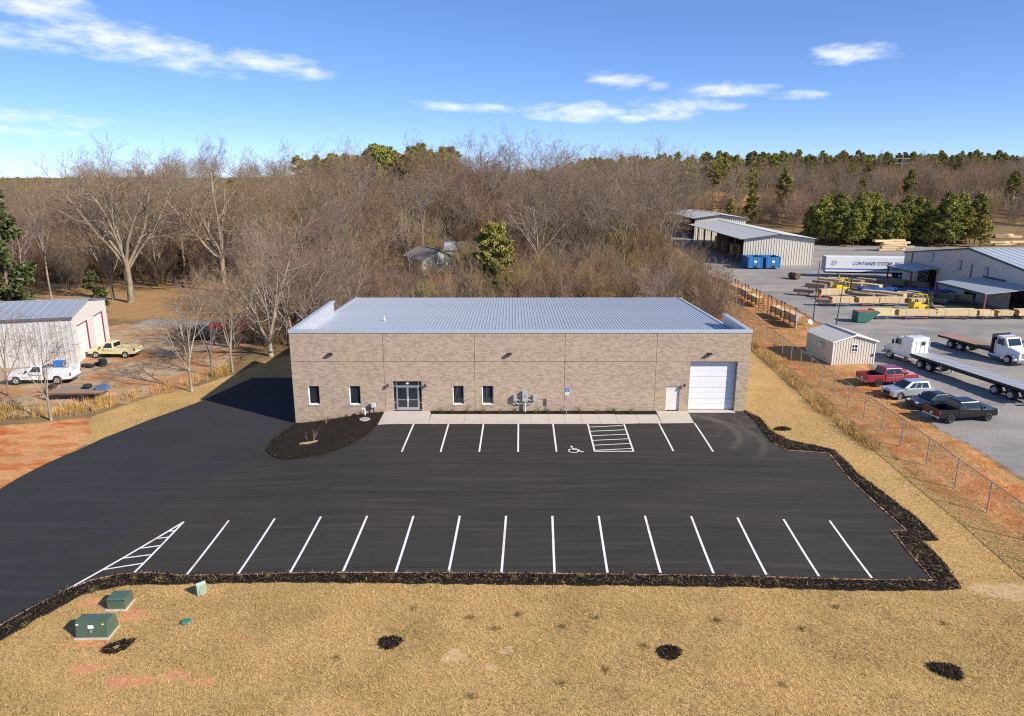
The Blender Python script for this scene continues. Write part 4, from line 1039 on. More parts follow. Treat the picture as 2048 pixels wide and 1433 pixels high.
def saloon(name, label, loc, rz, mat, L, W, H, wb, zbelt, cab, splits, rim, r=.34, suv=False):
    t = thing(name, label, 'car', loc, rz, 'cars parked on the gravel')
    wf, wr = wb / 2 + .08, -wb / 2 + .08
    prof = low_profile(L, .26, .62 if not suv else .78, zbelt, wf, wr, r + .06, (cab[1] + .05, zbelt - .06), cab[1] - .2, (cab[0], zbelt))
    b = MB().prism(prof, -W / 2, W / 2, .07).build('body', mat, t, bevel=.03)
    cabin(t, mat, cab[0], cab[1], cab[2], cab[3], zbelt - .03, H - .04, W / 2 - .1, W / 2 - .27, splits)
    MB().span((wr - .9, -W / 2 + .2, .2), (wf + .7, W / 2 - .2, .5)).build('underbody', m_underside, t)
    for s in (-1, 1):
        wheel(t, wf, s * (W / 2 - .11), r, .21, rim, s); wheel(t, wr, s * (W / 2 - .11), r, .21, rim, s)
        MB().box((L / 2 - .14, s * (W / 2 - .32), .70 if not suv else .84), (.2, .36, .12)).build('headlight', m_lamp, t, bevel=.02)
        MB().box((-L / 2 + .1, s * (W / 2 - .22), zbelt - .16), (.18, .3, .14)).build('tail_light', m_red, t, bevel=.02)
        MB().box((cab[1] - .28, s * (W / 2 + .06), zbelt + .06), (.12, .18, .13)).build('mirror', mat, t, bevel=.02)
        MB().span((wr + r, s * (W / 2 + .004) - .004, .30), (wf - r, s * (W / 2 + .004) + .004, .38)).build('sill_trim', m_trim, t)
    MB().span((L / 2 - .03, -W / 2 + .45, .38), (L / 2 + .01, W / 2 - .45, .58 if not suv else .72)).build('grille', m_trim, t)
    return t
def pickup(name, label, loc, rz, mat, L=5.85, W=2.0, H=1.88, wb=3.7, bed=1.85, crew=True, rim=None, r=.40, lift=0.0, group='pickups', bedmat=None, hood=1.18, flare=None, cabtop=None):
    t = thing(name, label, 'pickup truck', loc, rz, group)
    xc = -L / 2 + bed + .1; wf = wb * .52 + .08; wr = wf - wb; z0 = .48 + lift; ar = r + .08; zb = hood + .06 + lift
    cabl = 2.15 if crew else 1.25; wx = xc + cabl + .55
    front = [(xc, z0), (wf - ar - .01, z0)] + [(wf - ar * math.cos(a), r + ar * math.sin(a)) for a in np.linspace(.1, math.pi - .1, 9)] + [(wf + ar + .01, z0), (L / 2 - .06, z0), (L / 2, z0 + .1), (L / 2, hood - .22 + lift), (L / 2 - .1, hood - .06 + lift), (wx, zb - .02), (xc, zb)]
    MB().prism(front, -W / 2, W / 2, .07).build('body', mat, t, bevel=.06)
    side = [(-L / 2 + .05, z0 + .05), (wr - ar - .01, z0)] + [(wr - ar * math.cos(a), r + ar * math.sin(a)) for a in np.linspace(.1, math.pi - .1, 9)] + [(wr + ar + .01, z0), (xc - .03, z0), (xc - .03, zb), (-L / 2, zb), (-L / 2, z0 + .15)]
    MB().prism(side, -W / 2 + .01, -W / 2 + .13, .025).build('bed_side', mat, t, bevel=.015); MB().prism(side, W / 2 - .13, W / 2 - .01, .025).build('bed_side', mat, t, bevel=.015)
    MB().span((-L / 2 + .01, -W / 2 + .13, z0 + .08), (-L / 2 + .09, W / 2 - .13, zb - .01)).build('tailgate', mat, t, bevel=.012)
    MB().span((-L / 2 + .09, -W / 2 + .13, .74 + lift), (xc - .02, W / 2 - .13, .80 + lift)).build('bed_floor', bedmat or m_trim, t)
    MB().span((xc - .06, -W / 2 + .13, .80 + lift), (xc - .01, W / 2 - .13, zb - .02)).build('bed_front', bedmat or m_trim, t)
    ct = H + lift
    cabin(t, cabtop or mat, xc + .0, wx, xc + .16, wx - .72, zb - .03, ct - .05, W / 2 - .09, W / 2 - .26, [(.06, .42), (.46, .80)] if crew else [(.1, .72)])
    MB().span((wr - .7, -W / 2 + .25, .34 + lift), (wf + .5, W / 2 - .25, .62 + lift)).build('chassis', m_underside, t)
    MB().box((L / 2 + .02, 0, .58 + lift), (.16, W - .06, .2)).build('front_bumper', m_chrome, t, bevel=.03)
    MB().box((-L / 2 - .04, 0, .58 + lift), (.16, W - .1, .17)).build('rear_bumper', m_chrome, t, bevel=.03)
    MB().span((-L / 2 - .005, -.16, .72 + lift), (-L / 2 + .005, .16, .88 + lift)).build('number_plate', m_white, t)
    MB().span((L / 2 - .01, -.62, .72 + lift), (L / 2 + .025, .62, 1.0 + lift)).build('grille', m_trim, t)
    for s in (-1, 1):
        wheel(t, wf, s * (W / 2 - .12), r, .26, rim or m_rim, s); wheel(t, wr, s * (W / 2 - .12), r, .26, rim or m_rim, s)
        MB().box((L / 2 - .02, s * (W / 2 - .22), .9 + lift), (.12, .34, .2)).build('headlight', m_lamp, t, bevel=.02)
        MB().box((-L / 2 + .03, s * (W / 2 - .08), 1.0 + lift), (.09, .17, .36)).build('tail_light', m_red, t, bevel=.02)
        MB().box((wx - .35, s * (W / 2 + .1), zb + .1), (.1, .22, .2)).build('mirror', m_trim, t, bevel=.02)
        MB().span((xc + .1, s * (W / 2 + .004) - .004, zb - .32), (xc + cabl, s * (W / 2 + .004) + .004, zb - .27)).build('door_strip', m_trim if mat.name != 'maroon_paint' else m_chrome, t)
        for xd in ((xc + .06, xc + cabl * .52, xc + cabl + .05) if crew else (xc + .06, xc + cabl + .05)):
            MB().span((xd, s * (W / 2 + .003) - .003, z0 + .1), (xd + .015, s * (W / 2 + .003) + .003, zb - .04)).build('door_seam', m_trim, t)
            if xd > xc + .5: MB().box((xd - .16, s * (W / 2 + .02), zb - .16), (.2, .04, .05)).build('door_handle', m_chrome if mat.name == 'maroon_paint' else m_trim, t)
    return t
HD = math.radians(9)
p_black = paint('black_paint', (.005, .0055, .0075), .45, .3, 0); p_red = paint('maroon_paint', (.30, .028, .045)); p_silver = paint('silver_paint', (.52, .53, .56), metal=.5); p_navy = paint('navy_paint', (.009, .011, .026), .5); p_cream = paint('cream_paint', (.70, .62, .33), .2, .5, 0); p_white = paint('truck_white', (.74, .75, .76), .5, .35, 0)
VS = .89
pickup('pickup_truck', 'dark red crew cab pickup parked beside the tan shed', at(34.95, 63.55, .03), HD, p_red, 5.9, rim=m_rimdark, r=.42, lift=.06, group='vehicles parked along the fence').scale = (VS,) * 3
saloon('suv', 'silver compact SUV parked nose to the fence between red pickup and blue sedan', at(34.75, 59.75, .03), math.pi + HD, p_silver, 4.5, 1.86, 1.66, 2.67, 1.06, (-2.0, 1.02, -1.72, .15), [(.10, .36), (.39, .60), (.63, .84)], m_rim, .35, True).scale = (VS,) * 3
saloon('sedan', 'dark blue sedan parked between the silver SUV and the black pickup', at(35.3, 56.75, .03), math.pi + HD, p_navy, 4.6, 1.8, 1.44, 2.7, .92, (-1.65, 1.05, -.95, .25), [(.16, .48), (.51, .80)], m_rimdark, .32).scale = (VS,) * 3
pickup('pickup_truck', 'shiny black crew cab pickup, nearest of the parked vehicles', at(35.75, 53.75, .03), HD, p_black, 5.85, rim=m_rimdark, r=.41, group='vehicles parked along the fence').scale = (VS,) * 3
pickup('pickup_truck', 'old cream yellow pickup with junk in its bed by the grey metal building', at(-45.0, 78.4, .02), math.pi - .03, p_cream, 5.3, 1.95, 1.78, 3.35, 2.3, False, r=.37, group='vehicles by the metal building', hood=1.08, bedmat=M('rusty_bed', (.32, .27, .2), .9))
# ------------------------------------------------------------------ white service truck with its tanks and blue welder
stk = pickup('service_truck', 'white utility service truck carrying a blue welder and hoses', at(-46.6, 68.0, .02), math.pi + .06, p_white, 6.2, 2.05, 1.86, 3.9, 2.55, False, r=.42, group='vehicles by the metal building')
stk['category'] = 'service truck'
q = MB()
for s in (-1, 1): q.span((-3.1, s * .78 - .24, 1.0), (-.65, s * .78 + .24, 1.62))
q.build('tool_boxes', p_white, stk, bevel=.03)
MB().span((-2.0, -.5, 1.25), (-.75, .5, 1.72)).build('tool_tray', M('tray_grey', (.32, .33, .34), .5, .3), stk)
tag(MB().box((0, 0, .27), (.95, .62, .54)).build('welder', M('welder_blue', (.02, .17, .50), .4), None, at(-44.65, 67.75, 1.74), bevel=.05, rz=.06), 'blue welding machine sitting in the bed of the white service truck', 'welder')
hs = MB()
for k in range(10):
    a0, a1 = 2 * math.pi * k / 10, 2 * math.pi * (k + 1) / 10; hs.tube((.26 * math.cos(a0), 0, .3 + .26 * math.sin(a0)), (.26 * math.cos(a1), 0, .3 + .26 * math.sin(a1)), .06, n=6)
tag(hs.build('hose_reel', M('hose_orange', (.45, .22, .10), .7), None, at(-43.9, 67.5, 1.66)), 'coiled orange hose at the tail of the white service truck', 'hose')

# ------------------------------------------------------------------ heavy trucks
p_frame = M('truck_frame', (.018, .018, .02), .6); m_deck_al = M('deck_aluminium', (.50, .51, .52), .45, .3, .1, 1.5); m_deck_gr = M('deck_grey', (.33, .34, .35), .55, .2, .1, 1.5); m_rimal = M('polished_rim', (.62, .63, .64), .3, .5)
def nose_cab(t, mat, x0, sleeper, W=2.4):
    """conventional tractor cab: hood, cab, optional sleeper; x0 is the bumper"""
    z0 = .95
    hood = [[(x0, -W * .36, z0 - .35), (x0, W * .36, z0 - .35), (x0, W * .34, 1.55), (x0, -W * .34, 1.55)], [(x0 - 1.5, -W * .40, z0 - .2), (x0 - 1.5, W * .40, z0 - .2), (x0 - 1.5, W * .38, 2.0), (x0 - 1.5, -W * .38, 2.0)]]
    MB().loft(hood).build('hood', mat, t, bevel=.07)
    MB().span((x0 - .02, -.5, z0 - .1), (x0 + .03, .5, 1.45)).build('grille', m_chrome, t)
    MB().box((x0 + .1, 0, .62), (.25, W - .1, .32)).build('front_bumper', m_chrome, t, bevel=.05)
    cab = MB().prism([(x0 - 1.35, .75), (x0 - 1.35, 1.95), (x0 - 1.75, 2.85), (x0 - 2.1, 2.95), (x0 - 2.9, 2.98), (x0 - 2.9, .75)], -W / 2 + .12, W / 2 - .12, .07).build('cab', mat, t, bevel=.04)
    MB().quad((x0 - 1.372, -.9, 2.02), (x0 - 1.372, .9, 2.02), (x0 - 1.70, .86, 2.78), (x0 - 1.70, -.86, 2.78)).build('windshield', m_wglass, cab)
    for s in (-1, 1):
        y = s * (W / 2 - .112)
        MB().quad((x0 - 2.75, y, 2.02), (x0 - 1.75, y, 2.02), (x0 - 1.95, y, 2.72), (x0 - 2.75, y, 2.72)).build('side_window', m_wglass, cab)
        MB().box((x0 - 1.75, s * (W / 2 + .18), 2.25), (.12, .2, .5)).build('mirror', m_trim, t, bevel=.02)
        MB().tube((x0 - 3.0, s * (W / 2 - .18), 1.0), (x0 - 3.0, s * (W / 2 - .18), 3.45 if sleeper else 2.4), .075, n=10).build('exhaust_stack', m_chrome, t)
        MB().prism([(x0 - 1.65, .55), (x0 - 1.55, .95), (x0 - 1.15, 1.2), (x0 - .55, 1.2), (x0 - .2, .95), (x0 - .1, .55), (x0 - .18, .55), (x0 - .3, .9), (x0 - .6, 1.12), (x0 - 1.12, 1.12), (x0 - 1.45, .9), (x0 - 1.55, .55)], s * W / 2 - .42 if s > 0 else -W / 2, s * W / 2 if s > 0 else -W / 2 + .42).build('fender', mat, t)
        MB().box((x0 + .02, s * .86, 1.15), (.12, .3, .24)).build('headlight', m_lamp, t, bevel=.03)
        MB().tube((x0 - 3.6, s * (W / 2 - .32), .62), (x0 - 2.0, s * (W / 2 - .32), .62), .33, n=14).build('fuel_tank', m_chrome, t)
    if sleeper:
        MB().prism([(x0 - 2.9, .85), (x0 - 2.9, 2.98), (x0 - 3.2, 3.2), (x0 - 4.45, 3.2), (x0 - 4.5, 3.1), (x0 - 4.5, .85)], -W / 2 + .08, W / 2 - .08, .06).build('sleeper', mat, t, bevel=.05)
        MB().span((x0 - 4.52, -.55, 2.3), (x0 - 4.505, .0, 2.75)).build('rear_window', m_wglass, t)
    for k in range(5): MB().box((x0 - 1.95, -.8 + .4 * k, 3.0 if not sleeper else 3.0), (.1, .14, .07)).build('marker_lamp', M('amber_lamp', (.6, .16, .03), .4), t)
tr = thing('semi_tractor', 'white sleeper cab semi tractor hitched to the long flatbed trailer', 'truck', at(41.75, 70.3, .02), math.radians(90 + 11.9)); tr.scale = (.9, .88, .88)
nose_cab(tr, p_white, 4.7, True)
MB().span((-3.4, -.45, .72), (4.3, .45, .95)).build('frame', p_frame, tr)
MB().box((-1.9, 0, 1.08), (1.1, 1.0, .12)).build('fifth_wheel', p_frame, tr)
for s in (-1, 1):
    wheel(tr, 3.55, s * 1.02, .51, .32, m_rimal, s)
    for x in (-1.25, -2.6): wheel(tr, x, s * .93, .51, .56, m_rimal, s)
ft = thing('flatbed_trailer', 'long flatbed semi trailer with ribbed aluminium deck behind the white tractor', 'trailer', at(41.75, 70.3, .02), math.radians(90 + 11.9)); ft.scale = (.95, .88, .88)
dx0, dx1, dz = .2, -14.4, 1.42
MB().span((dx1, -1.28, dz - .22), (dx0, -1.2, dz + .01)).build('side_rail', p_frame, ft); MB().span((dx1, 1.2, dz - .22), (dx0, 1.28, dz + .01)).build('side_rail', p_frame, ft)
for s in (-1, 1): MB().span((dx1 + .2, s * .45 - .06, dz - .62), (dx0 - 2.2, s * .45 + .06, dz - .04)).build('beam', p_frame, ft)
npl = 30; pw = (dx0 - dx1) / npl; pmesh = [MB().span((.01, -1.195, -.04), (pw * .62, 1.195, .02)).mesh('deck_plate', m_deck_gr), MB().span((.01, -1.195, -.04), (pw * .36, 1.195, .035)).mesh('deck_rib', m_deck_al)]
for k in range(npl):
    link('deck_plate', pmesh[0], ft, (dx1 + k * pw, 0, dz)); link('deck_rib', pmesh[1], ft, (dx1 + k * pw + pw * .62, 0, dz))
MB().span((dx0 + .01, -1.2, dz), (dx0 + .06, 1.2, dz + 1.35)).build('headboard', M('headboard_alu', (.45, .45, .43), .5, .3), ft)
hb = MB()
for y in (-1.2, -.6, 0, .6, 1.2): hb.span((dx0 - .04, y - .04, dz), (dx0 + .005, y + .04, dz + 1.37))
hb.build('headboard_post', m_deck_al, ft)
for s in (-1, 1):
    MB().span((-3.7, s * .75 - .07, .1), (-3.55, s * .75 + .07, dz - .1)).build('landing_leg', M('leg_grey', (.4, .4, .4), .6), ft)
    for x in (-10.5, -12.2): wheel(ft, x, s * .93, .50, .56, m_rimal, s)
MB().span((-3.3, -1.22, .62), (-2.3, -1.12, 1.15)).build('tool_box', m_chrome, ft)
MB().span((dx1 - .02, -1.2, .55), (dx1 + .1, 1.2, .75)).build('rear_bumper', p_frame, ft)
for k in range(9): MB().span((-5 - k * 1.0, 1.285, dz - .16), (-4.55 - k * 1.0, 1.33, dz + .05)).build('strap_winch', p_frame, ft)
fl = thing('flatbed_truck', 'white straight truck with a rust brown plank flatbed facing the camera', 'truck', at(51.0, 75.0, .02), math.radians(-76)); fl.scale = (.92, .9, .9)
nose_cab(fl, p_white, 5.6, False)
MB().span((-4.3, -.45, .72), (5.2, .45, .98)).build('frame', p_frame, fl)
MB().span((2.25, -1.25, 1.05), (2.4, 1.25, 3.1)).build('headache_rack', p_frame, fl)
for s in (-1, 1): MB().span((-5.2, s * 1.22 - .05, 1.08), (2.2, s * 1.22 + .05, 1.28)).build('side_rail', p_frame, fl)
m_plank = M('rusty_plank', (.36, .20, .14), .85, 0, .25, 2.0, stretch=(.3, 4, 1)); plm = MB().span((-5.2, -.083, 1.2), (2.2, .083, 1.30)).mesh('deck_plank', m_plank)
for k in range(14): link('deck_plank', plm, fl, (0, -1.08 + k * .1665, 0))
for s in (-1, 1):
    wheel(fl, 4.4, s * 1.02, .51, .3, m_rimal, s)
    for x in (-1.9, -3.3): wheel(fl, x, s * .93, .51, .56, m_rimal, s)
vt = thing('box_trailer', 'white box semi trailer lettered with a company name behind the lumber stacks', 'trailer', at(67.6, 135.0), math.radians(-8))
MB().span((-8.0, -1.28, 1.15), (8.0, 1.28, 3.95)).build('box', M('trailer_white', (.80, .80, .80), .45, 0, .05, .5), vt, bevel=.04)
MB().span((-7.96, -1.295, 1.55), (7.96, -1.285, 1.78)).build('blue_stripe', M('stripe_blue', (.035, .13, .42), .5), vt)
MB().span((-8.03, -1.24, 1.18), (-8.005, 1.24, 3.9)).build('rear_door', M('trailer_door', (.35, .36, .38), .5), vt)
MB().span((-7.8, -.5, .8), (7.6, .5, 1.14)).build('frame', p_frame, vt)
tx = bpy.data.curves.new('trailer_text', 'FONT'); tx.body = 'CONTAINER SYSTEMS, INC.'; tx.size = 1.0; tx.shear = .22; tx.extrude = .004; tx.offset = .012; tx.materials.append(M('letter_navy', (.03, .055, .22), .5))
to = text_obj(tx, vt, (-3.2, -1.292, 2.45)); to.rotation_euler = (math.pi / 2, 0, 0); to.scale = (.72, .9, 1)
lg = MB()
for r_ in (.52, .40):
    for k in range(20):
        a0, a1 = 2 * math.pi * k / 20, 2 * math.pi * (k + 1) / 20
        if k in (3, 4, 9, 10) : continue
        lg.tube((r_ * math.cos(a0), 0, r_ * math.sin(a0)), (r_ * math.cos(a1), 0, r_ * math.sin(a1)), .018, n=4)
lg.path([(-.12, 0, .3), (-.22, 0, .05), (-.05, 0, -.02), (-.2, 0, -.3)], .03, 4); lg.path([(.2, 0, .3), (.06, 0, .15), (.2, 0, -.05), (.05, 0, -.3)], .03, 4)
lg.build('round_logo', M('letter_navy', (.03, .055, .22), .5), vt, (-6.6, -1.29, 2.85))
for s in (-1, 1):
    for x in (5.4, 6.7): wheel(vt, x, s * .93, .50, .56, m_rimal, s)
    MB().span((-5.2, s * .75 - .07, .05), (-5.05, s * .75 + .07, 1.1)).build('landing_leg', M('leg_grey', (.4, .4, .4), .6), vt)

# ------------------------------------------------------------------ ribbed metal sheds
def ribbed(name, c, rough=.5, metal=.1, pitch=.9, rib=.16, axis_xy=True):
    m, nt, b = nodes_of(name); v = coord(nt, 'Object'); f = noise(nt, v, .9, 4.0)
    col = ramp(nt, f, [(.3, tuple(x * .93 for x in c)), (.7, tuple(min(1, x * 1.05) for x in c))])
    nt.links.new(col, b.inputs['Base Color']); b.inputs['Roughness'].default_value = rough; b.inputs['Metallic'].default_value = metal
    return m
def rib_wall(p0, p1, z0, z1, mat, parent, name='wall', pitch=.45, depth=.06, holes=(), z1b=None):
    """upright sheet metal wall with folded ribs from p0 to p1 (outside on the right hand); z1 may rise to z1b at the far end"""
    a, b2 = Vector((p0[0], p0[1], 0)), Vector((p1[0], p1[1], 0)); d = b2 - a; L = d.length; d.normalize(); nrm = Vector((d.y, -d.x, 0))
    us = [0.0]; n = max(1, int(L / pitch)); pp = L / n; pts = []
    for k in range(n): pts += [(k * pp, 0), (k * pp + pp * .70, 0), (k * pp + pp * .78, depth), (k * pp + pp * .92, depth)]
    pts.append((L, 0))
    cuts = sorted({h for hh in holes for h in hh[:2]})
    mb = MB()
    def top(u): return z1 if z1b is None else (z1b(u) if callable(z1b) else z1 + (z1b - z1) * u / L)
    for (u0, o0), (u1, o1) in zip(pts[:-1], pts[1:]):
        um = (u0 + u1) / 2; segs = [(z0, None)]
        hh = [h for h in holes if h[0] < um < h[1]]
        spans = [(z0, None)] if not hh else ([(z0, hh[0][2])] if hh[0][2] > z0 + .05 else []) + [(hh[0][3], None)]
        for za, zb2 in spans:
            q0 = a + d * u0 + nrm * o0; q1 = a + d * u1 + nrm * o1; t0 = top(u0) if zb2 is None else zb2; t1 = top(u1) if zb2 is None else zb2
            mb.quad((q0.x, q0.y, za), (q1.x, q1.y, za), (q1.x, q1.y, t1), (q0.x, q0.y, t0))
    return mb.build(name, mat, parent)
def gable_roof(parent, x0, x1, y0, y1, ze, zr, along, mat, over=.4, xr=None, thick=.12, pitch=.9, rib=.045):
    """two ribbed slopes in separate sheets; ridge runs along the given axis"""
    ro = MB()
    lo, hi = (y0 - over, y1 + over) if along == 'y' else (x0 - over, x1 + over)
    a0, a1 = (x0 - over, x1 + over) if along == 'y' else (y0 - over, y1 + over); mid = xr if xr is not None else (a0 + a1) / 2
    def P(s, t, z): return (s, t, z) if along == 'y' else (t, s, z)
    sl = (zr - ze) / (mid - (a0 + over)); zl, zh = zr - sl * (mid - a0), zr - sl * (mid - a0) * (a1 - mid) / (mid - a0)
    sl2 = (zr - ze) / ((a1 - over) - mid); zh = zr - sl2 * (a1 - mid)
    ro.span(P(mid - .12, lo, zr + .02)[:2] + (zr + .06,), P(mid + .12, hi, zr + .1)[:2] + (zr + .1,))
    r = ro.build('roof', mat, parent); n = max(1, int((hi - lo) / pitch)); pw2 = (hi - lo) / n
    for s0, z0_, s1, z1_ in ((a0, zl, mid, zr), (mid, zr, a1, zh)):
        mb = MB(); prof = [(0, 0), (pw2 * .8, 0), (pw2 * .84, rib), (pw2 * .92, rib), (pw2 * .96, 0), (pw2 - .004, 0)]; vs = []
        for t, h in prof: vs.append(P(s0, t, z0_ + h)); vs.append(P(s1, t, z1_ + h))
        k = len(prof)
        for t, h in ((0, 0), (pw2 - .004, 0)): vs.append(P(s0, t, z0_ - thick)); vs.append(P(s1, t, z1_ - thick))
        mb.add(vs, [(2 * i, 2 * i + 1, 2 * i + 3, 2 * i + 2) for i in range(k - 1)] + [(2 * k, 2 * k + 2, 2 * k + 3, 2 * k + 1), (0, 2 * k - 2, 2 * k + 2, 2 * k), (1, 2 * k + 1, 2 * k + 3, 2 * k - 1)])
        me = mb.mesh('roof_sheet', mat)
        for q in range(n): link('roof_sheet', me, r, P(0, lo + q * pw2, 0))
    return r
m_tanwall = M('tan_sheet', (.62, .565, .47), .5, .05, .05, .6); m_greyroof = M('grey_sheet_roof', (.42, .43, .42), .5, .2, .08, .4); m_darkin = M('shed_dark', (.07, .06, .05), .9); m_postw = M('shed_post', (.16, .12, .09), .8)
m_lumber = pm('fresh_lumber', (.66, .50, .27), .75, 0, .22, 1.2, .2, objvar=.12, stretch=(.5, 6, 9)); m_lumber2 = pm('aged_lumber', (.34, .25, .155), .85, 0, .25, 1.2, .2, objvar=.15, stretch=(.5, 6, 9)); m_end = pm('lumber_ends', (.42, .23, .08), .85, 0, .35, 6.0)
def pole_shed(label, x0, x1, y0, y1, z, he, hr, nb):
    t = thing('storage_shed', label, 'shed', (0, 0, 0), 0, 'open sheds at the back of the yard')
    rib_wall((x0, y0), (x1, y0), z, z + he, m_tanwall, t, 'gable_wall', .55, .07, z1b=lambda u: z + he + (hr - he) * (1 - abs(u - (x1 - x0) / 2) / ((x1 - x0) / 2)))
    rib_wall((x1, y0 + .01), (x1, y1), z, z + he, m_tanwall, t, 'side_wall', .55, .07)
    MB().span((x0 + 7.0, y0 + .1, z), (x0 + 7.2, y1, z + he)).build('inner_wall', m_darkin, t)
    for k in range(nb + 1):
        y = y0 + .15 + (y1 - y0 - .3) * k / nb; MB().span((x0 + .02, y - .14, z - .1), (x0 + .3, y + .14, z + he - .05)).build('post', m_postw, t)
    gable_roof(t, x0, x1, y0, y1, z + he, z + hr, 'y', m_greyroof, .7, pitch=.9)
    return t
pole_shed('tan open-sided shed with grey roof beside the two blue dumpsters', 49.4, 64.4, 152.6, 198.0, .05, 5.75, 6.75, 7)
pole_shed('farther grey-roofed open shed, partly hidden behind the near one', 52.0, 66.5, 205.0, 240.0, tz(56, 206) - .3, 6.3, 7.3, 5)
for i, (x, y, h) in enumerate(((53.5, 157.5, 2.2), (52.8, 163.8, 3.2), (53.2, 170.5, 2.6), (53.0, 177.0, 2.7), (53.2, 184, 3.0))):
    b = MB()
    for k in range(5): b.span((-.9, -1.2 + .02 * (k % 2), h * k / 5 + .15), (.9, 1.2, h * (k + 1) / 5 + .10))
    tag(b.build('lumber_stack', m_lumber2 if i % 2 else m_lumber, None, at(x, y)), f'tall board stack in the tan open shed, {NTH[i]} bay from the front', 'lumber', 'stacks inside the tan open shed')

# warehouse at the right edge
WX0, WY0, WY1, WE, WR = 71.6, 94.0, 130.0, 5.4, 7.75
wh = thing('warehouse', 'big beige warehouse with green trim and pale grey roof at the right edge', 'warehouse', (0, 0, 0))
m_beige = M('beige_sheet', (.70, .62, .52), .55, .03, .04, .5); m_gtrim = M('green_trim', (.03, .085, .075), .5)
gab = lambda u: WE + (WR - WE) * (1 - abs(u - (WY1 - WY0) / 2) / ((WY1 - WY0) / 2))
hol = [(5.0, 10.5, 0, 3.3), (18.6, 21.5, 0, 3.2), (29.0, 34.5, 0, 3.4)]
rib_wall((WX0, WY1), (WX0, WY0), 0, WE, m_beige, wh, 'gable_wall', .3, .035, hol, gab)
rib_wall((WX0 + .02, WY0), (118, WY0), -.1, WE, m_beige, wh, 'side_wall', .3, .035)
rib_wall((118, WY1), (WX0 + .02, WY1), -.1, WE, m_beige, wh, 'side_wall', .3, .035)
gable_roof(wh, WX0 + .4, 118, WY0, WY1, WE + .05, WR + .05, 'x', M('pale_roof', (.56, .58, .60), .45, .25, .05, .4), .35, pitch=1.2)
for sgn, ya, yb in ((1, WY0 - .3, 112), (-1, WY1 + .3, 112)):
    mb = MB(); za, zb = WE - .02, WR + .12; x = WX0 - .1
    mb.add([(x, ya, za - .25), (x, yb, zb - .25), (x, yb, zb), (x, ya, za), (x + .25, ya, za - .25), (x + .25, yb, zb - .25), (x + .25, yb, zb), (x + .25, ya, za)], [(0, 1, 2, 3), (7, 6, 5, 4), (3, 2, 6, 7), (0, 4, 5, 1), (0, 3, 7, 4), (1, 5, 6, 2)])
    mb.build('rake_trim', m_gtrim, wh)
for u0, u1, z0, z1 in hol:
    MB().span((WX0 + 2.5, WY1 - u1 - 1, 0), (WX0 + 2.6, WY1 - u0 + 1, z1 + .5)).build('bay_interior', m_darkin, wh)
    MB().span((WX0 + .1, WY1 - u1 - .05, z1), (WX0 + .18, WY1 - u0 + .05, z1 + .1)).build('bay_lintel', m_gtrim, wh)
MB().span((WX0 - .09, WY1 - 27.5, 3.3), (WX0 - .06, WY1 - 22.5, 4.15)).build('louvre_panel', M('louvre_dark', (.06, .065, .07), .6), wh)
for y, z in ((121.5, 5.35), (113.6, 5.0), (107.0, 4.75)):
    w = MB().span((WX0 - .09, y - .45, z - .75), (WX0 - .04, y + .45, z + .75)).build('window', M('green_trim', (.03, .085, .075)), wh)
    MB().span((WX0 - .11, y - .38, z - .68), (WX0 - .1, y + .38, z + .68)).build('pane', M('pale_pane', (.42, .45, .47), .3), w)
for y in (127.3, 110.4): MB().tube((WX0 - .12, y, 3.2), (WX0 - .12, y, 5.5), .06, n=6).build('conduit', m_trim, wh)
def canopy(label, y0, y1, x0, zt, zl):
    t = thing('canopy', label, 'canopy', (0, 0, 0), 0, 'canopies on the warehouse wall')
    n = 9; w = (y1 - y0) / n
    me = MB().add([(WX0 - .08, 0, zt), (x0, 0, zl), (x0, w - .01, zl), (WX0 - .08, w - .01, zt), (WX0 - .08, 0, zt - .1), (x0, 0, zl - .1), (x0, w - .01, zl - .1), (WX0 - .08, w - .01, zt - .1)], [(0, 1, 2, 3), (7, 6, 5, 4), (1, 5, 6, 2), (0, 4, 5, 1), (3, 2, 6, 7)]).mesh('roof_sheet', M('canopy_roof', (.42, .45, .47), .45, .25))
    for k in range(n): link('roof_sheet', me, t, (0, y0 + k * w, 0))
    MB().span((x0 - .06, y0 - .05, zl - .3), (x0 - .005, y1 + .05, zl + .02)).build('fascia', m_gtrim, t)
    for y in (y0 + .1, y1 - .1): MB().span((x0 + .05, y - .1, 0), (x0 + .25, y + .1, zl - .1)).build('post', M('canopy_post', (.22, .05, .04), .6), t)
canopy('smaller green-edged canopy over the far bay of the warehouse', 118.6, 126.4, 66.8, 3.9, 3.3)
canopy('larger canopy with red post over the near bay of the warehouse', 96.0, 107.6, 64.6, 3.9, 3.2)
# shed with satellite dish
sh = thing('site_shed', 'small tan metal shed with white trim and a window beside the red pickup', 'shed', (32.75, 70.35, 0), math.radians(6))
SW, SL, SE, SR = 4.55, 5.3, 2.5, 3.15
rib_wall((0, 0), (SW, 0), .02, SE, m_tanwall, sh, 'gable_wall', .28, .04, [(1.95, 2.6, 1.35, 2.15)], lambda u: SE + (SR - SE) * (1 - abs(u - SW / 2) / (SW / 2)))
rib_wall((0, SL), (0, 0), .02, SE, m_tanwall, sh, 'side_wall', .28, .04); rib_wall((SW, 0), (SW, SL), .02, SE, m_tanwall, sh, 'side_wall', .28, .04)
rib_wall((SW, SL), (0, SL), .02, SE, m_tanwall, sh, 'gable_wall', .28, .04, (), lambda u: SE + (SR - SE) * (1 - abs(u - SW / 2) / (SW / 2)))
gable_roof(sh, 0, SW, 0, SL, SE + .03, SR + .03, 'y', M('shed_roof', (.60, .56, .50), .6, .05, .06, .8), .22, thick=.06, pitch=.6, rib=.012)
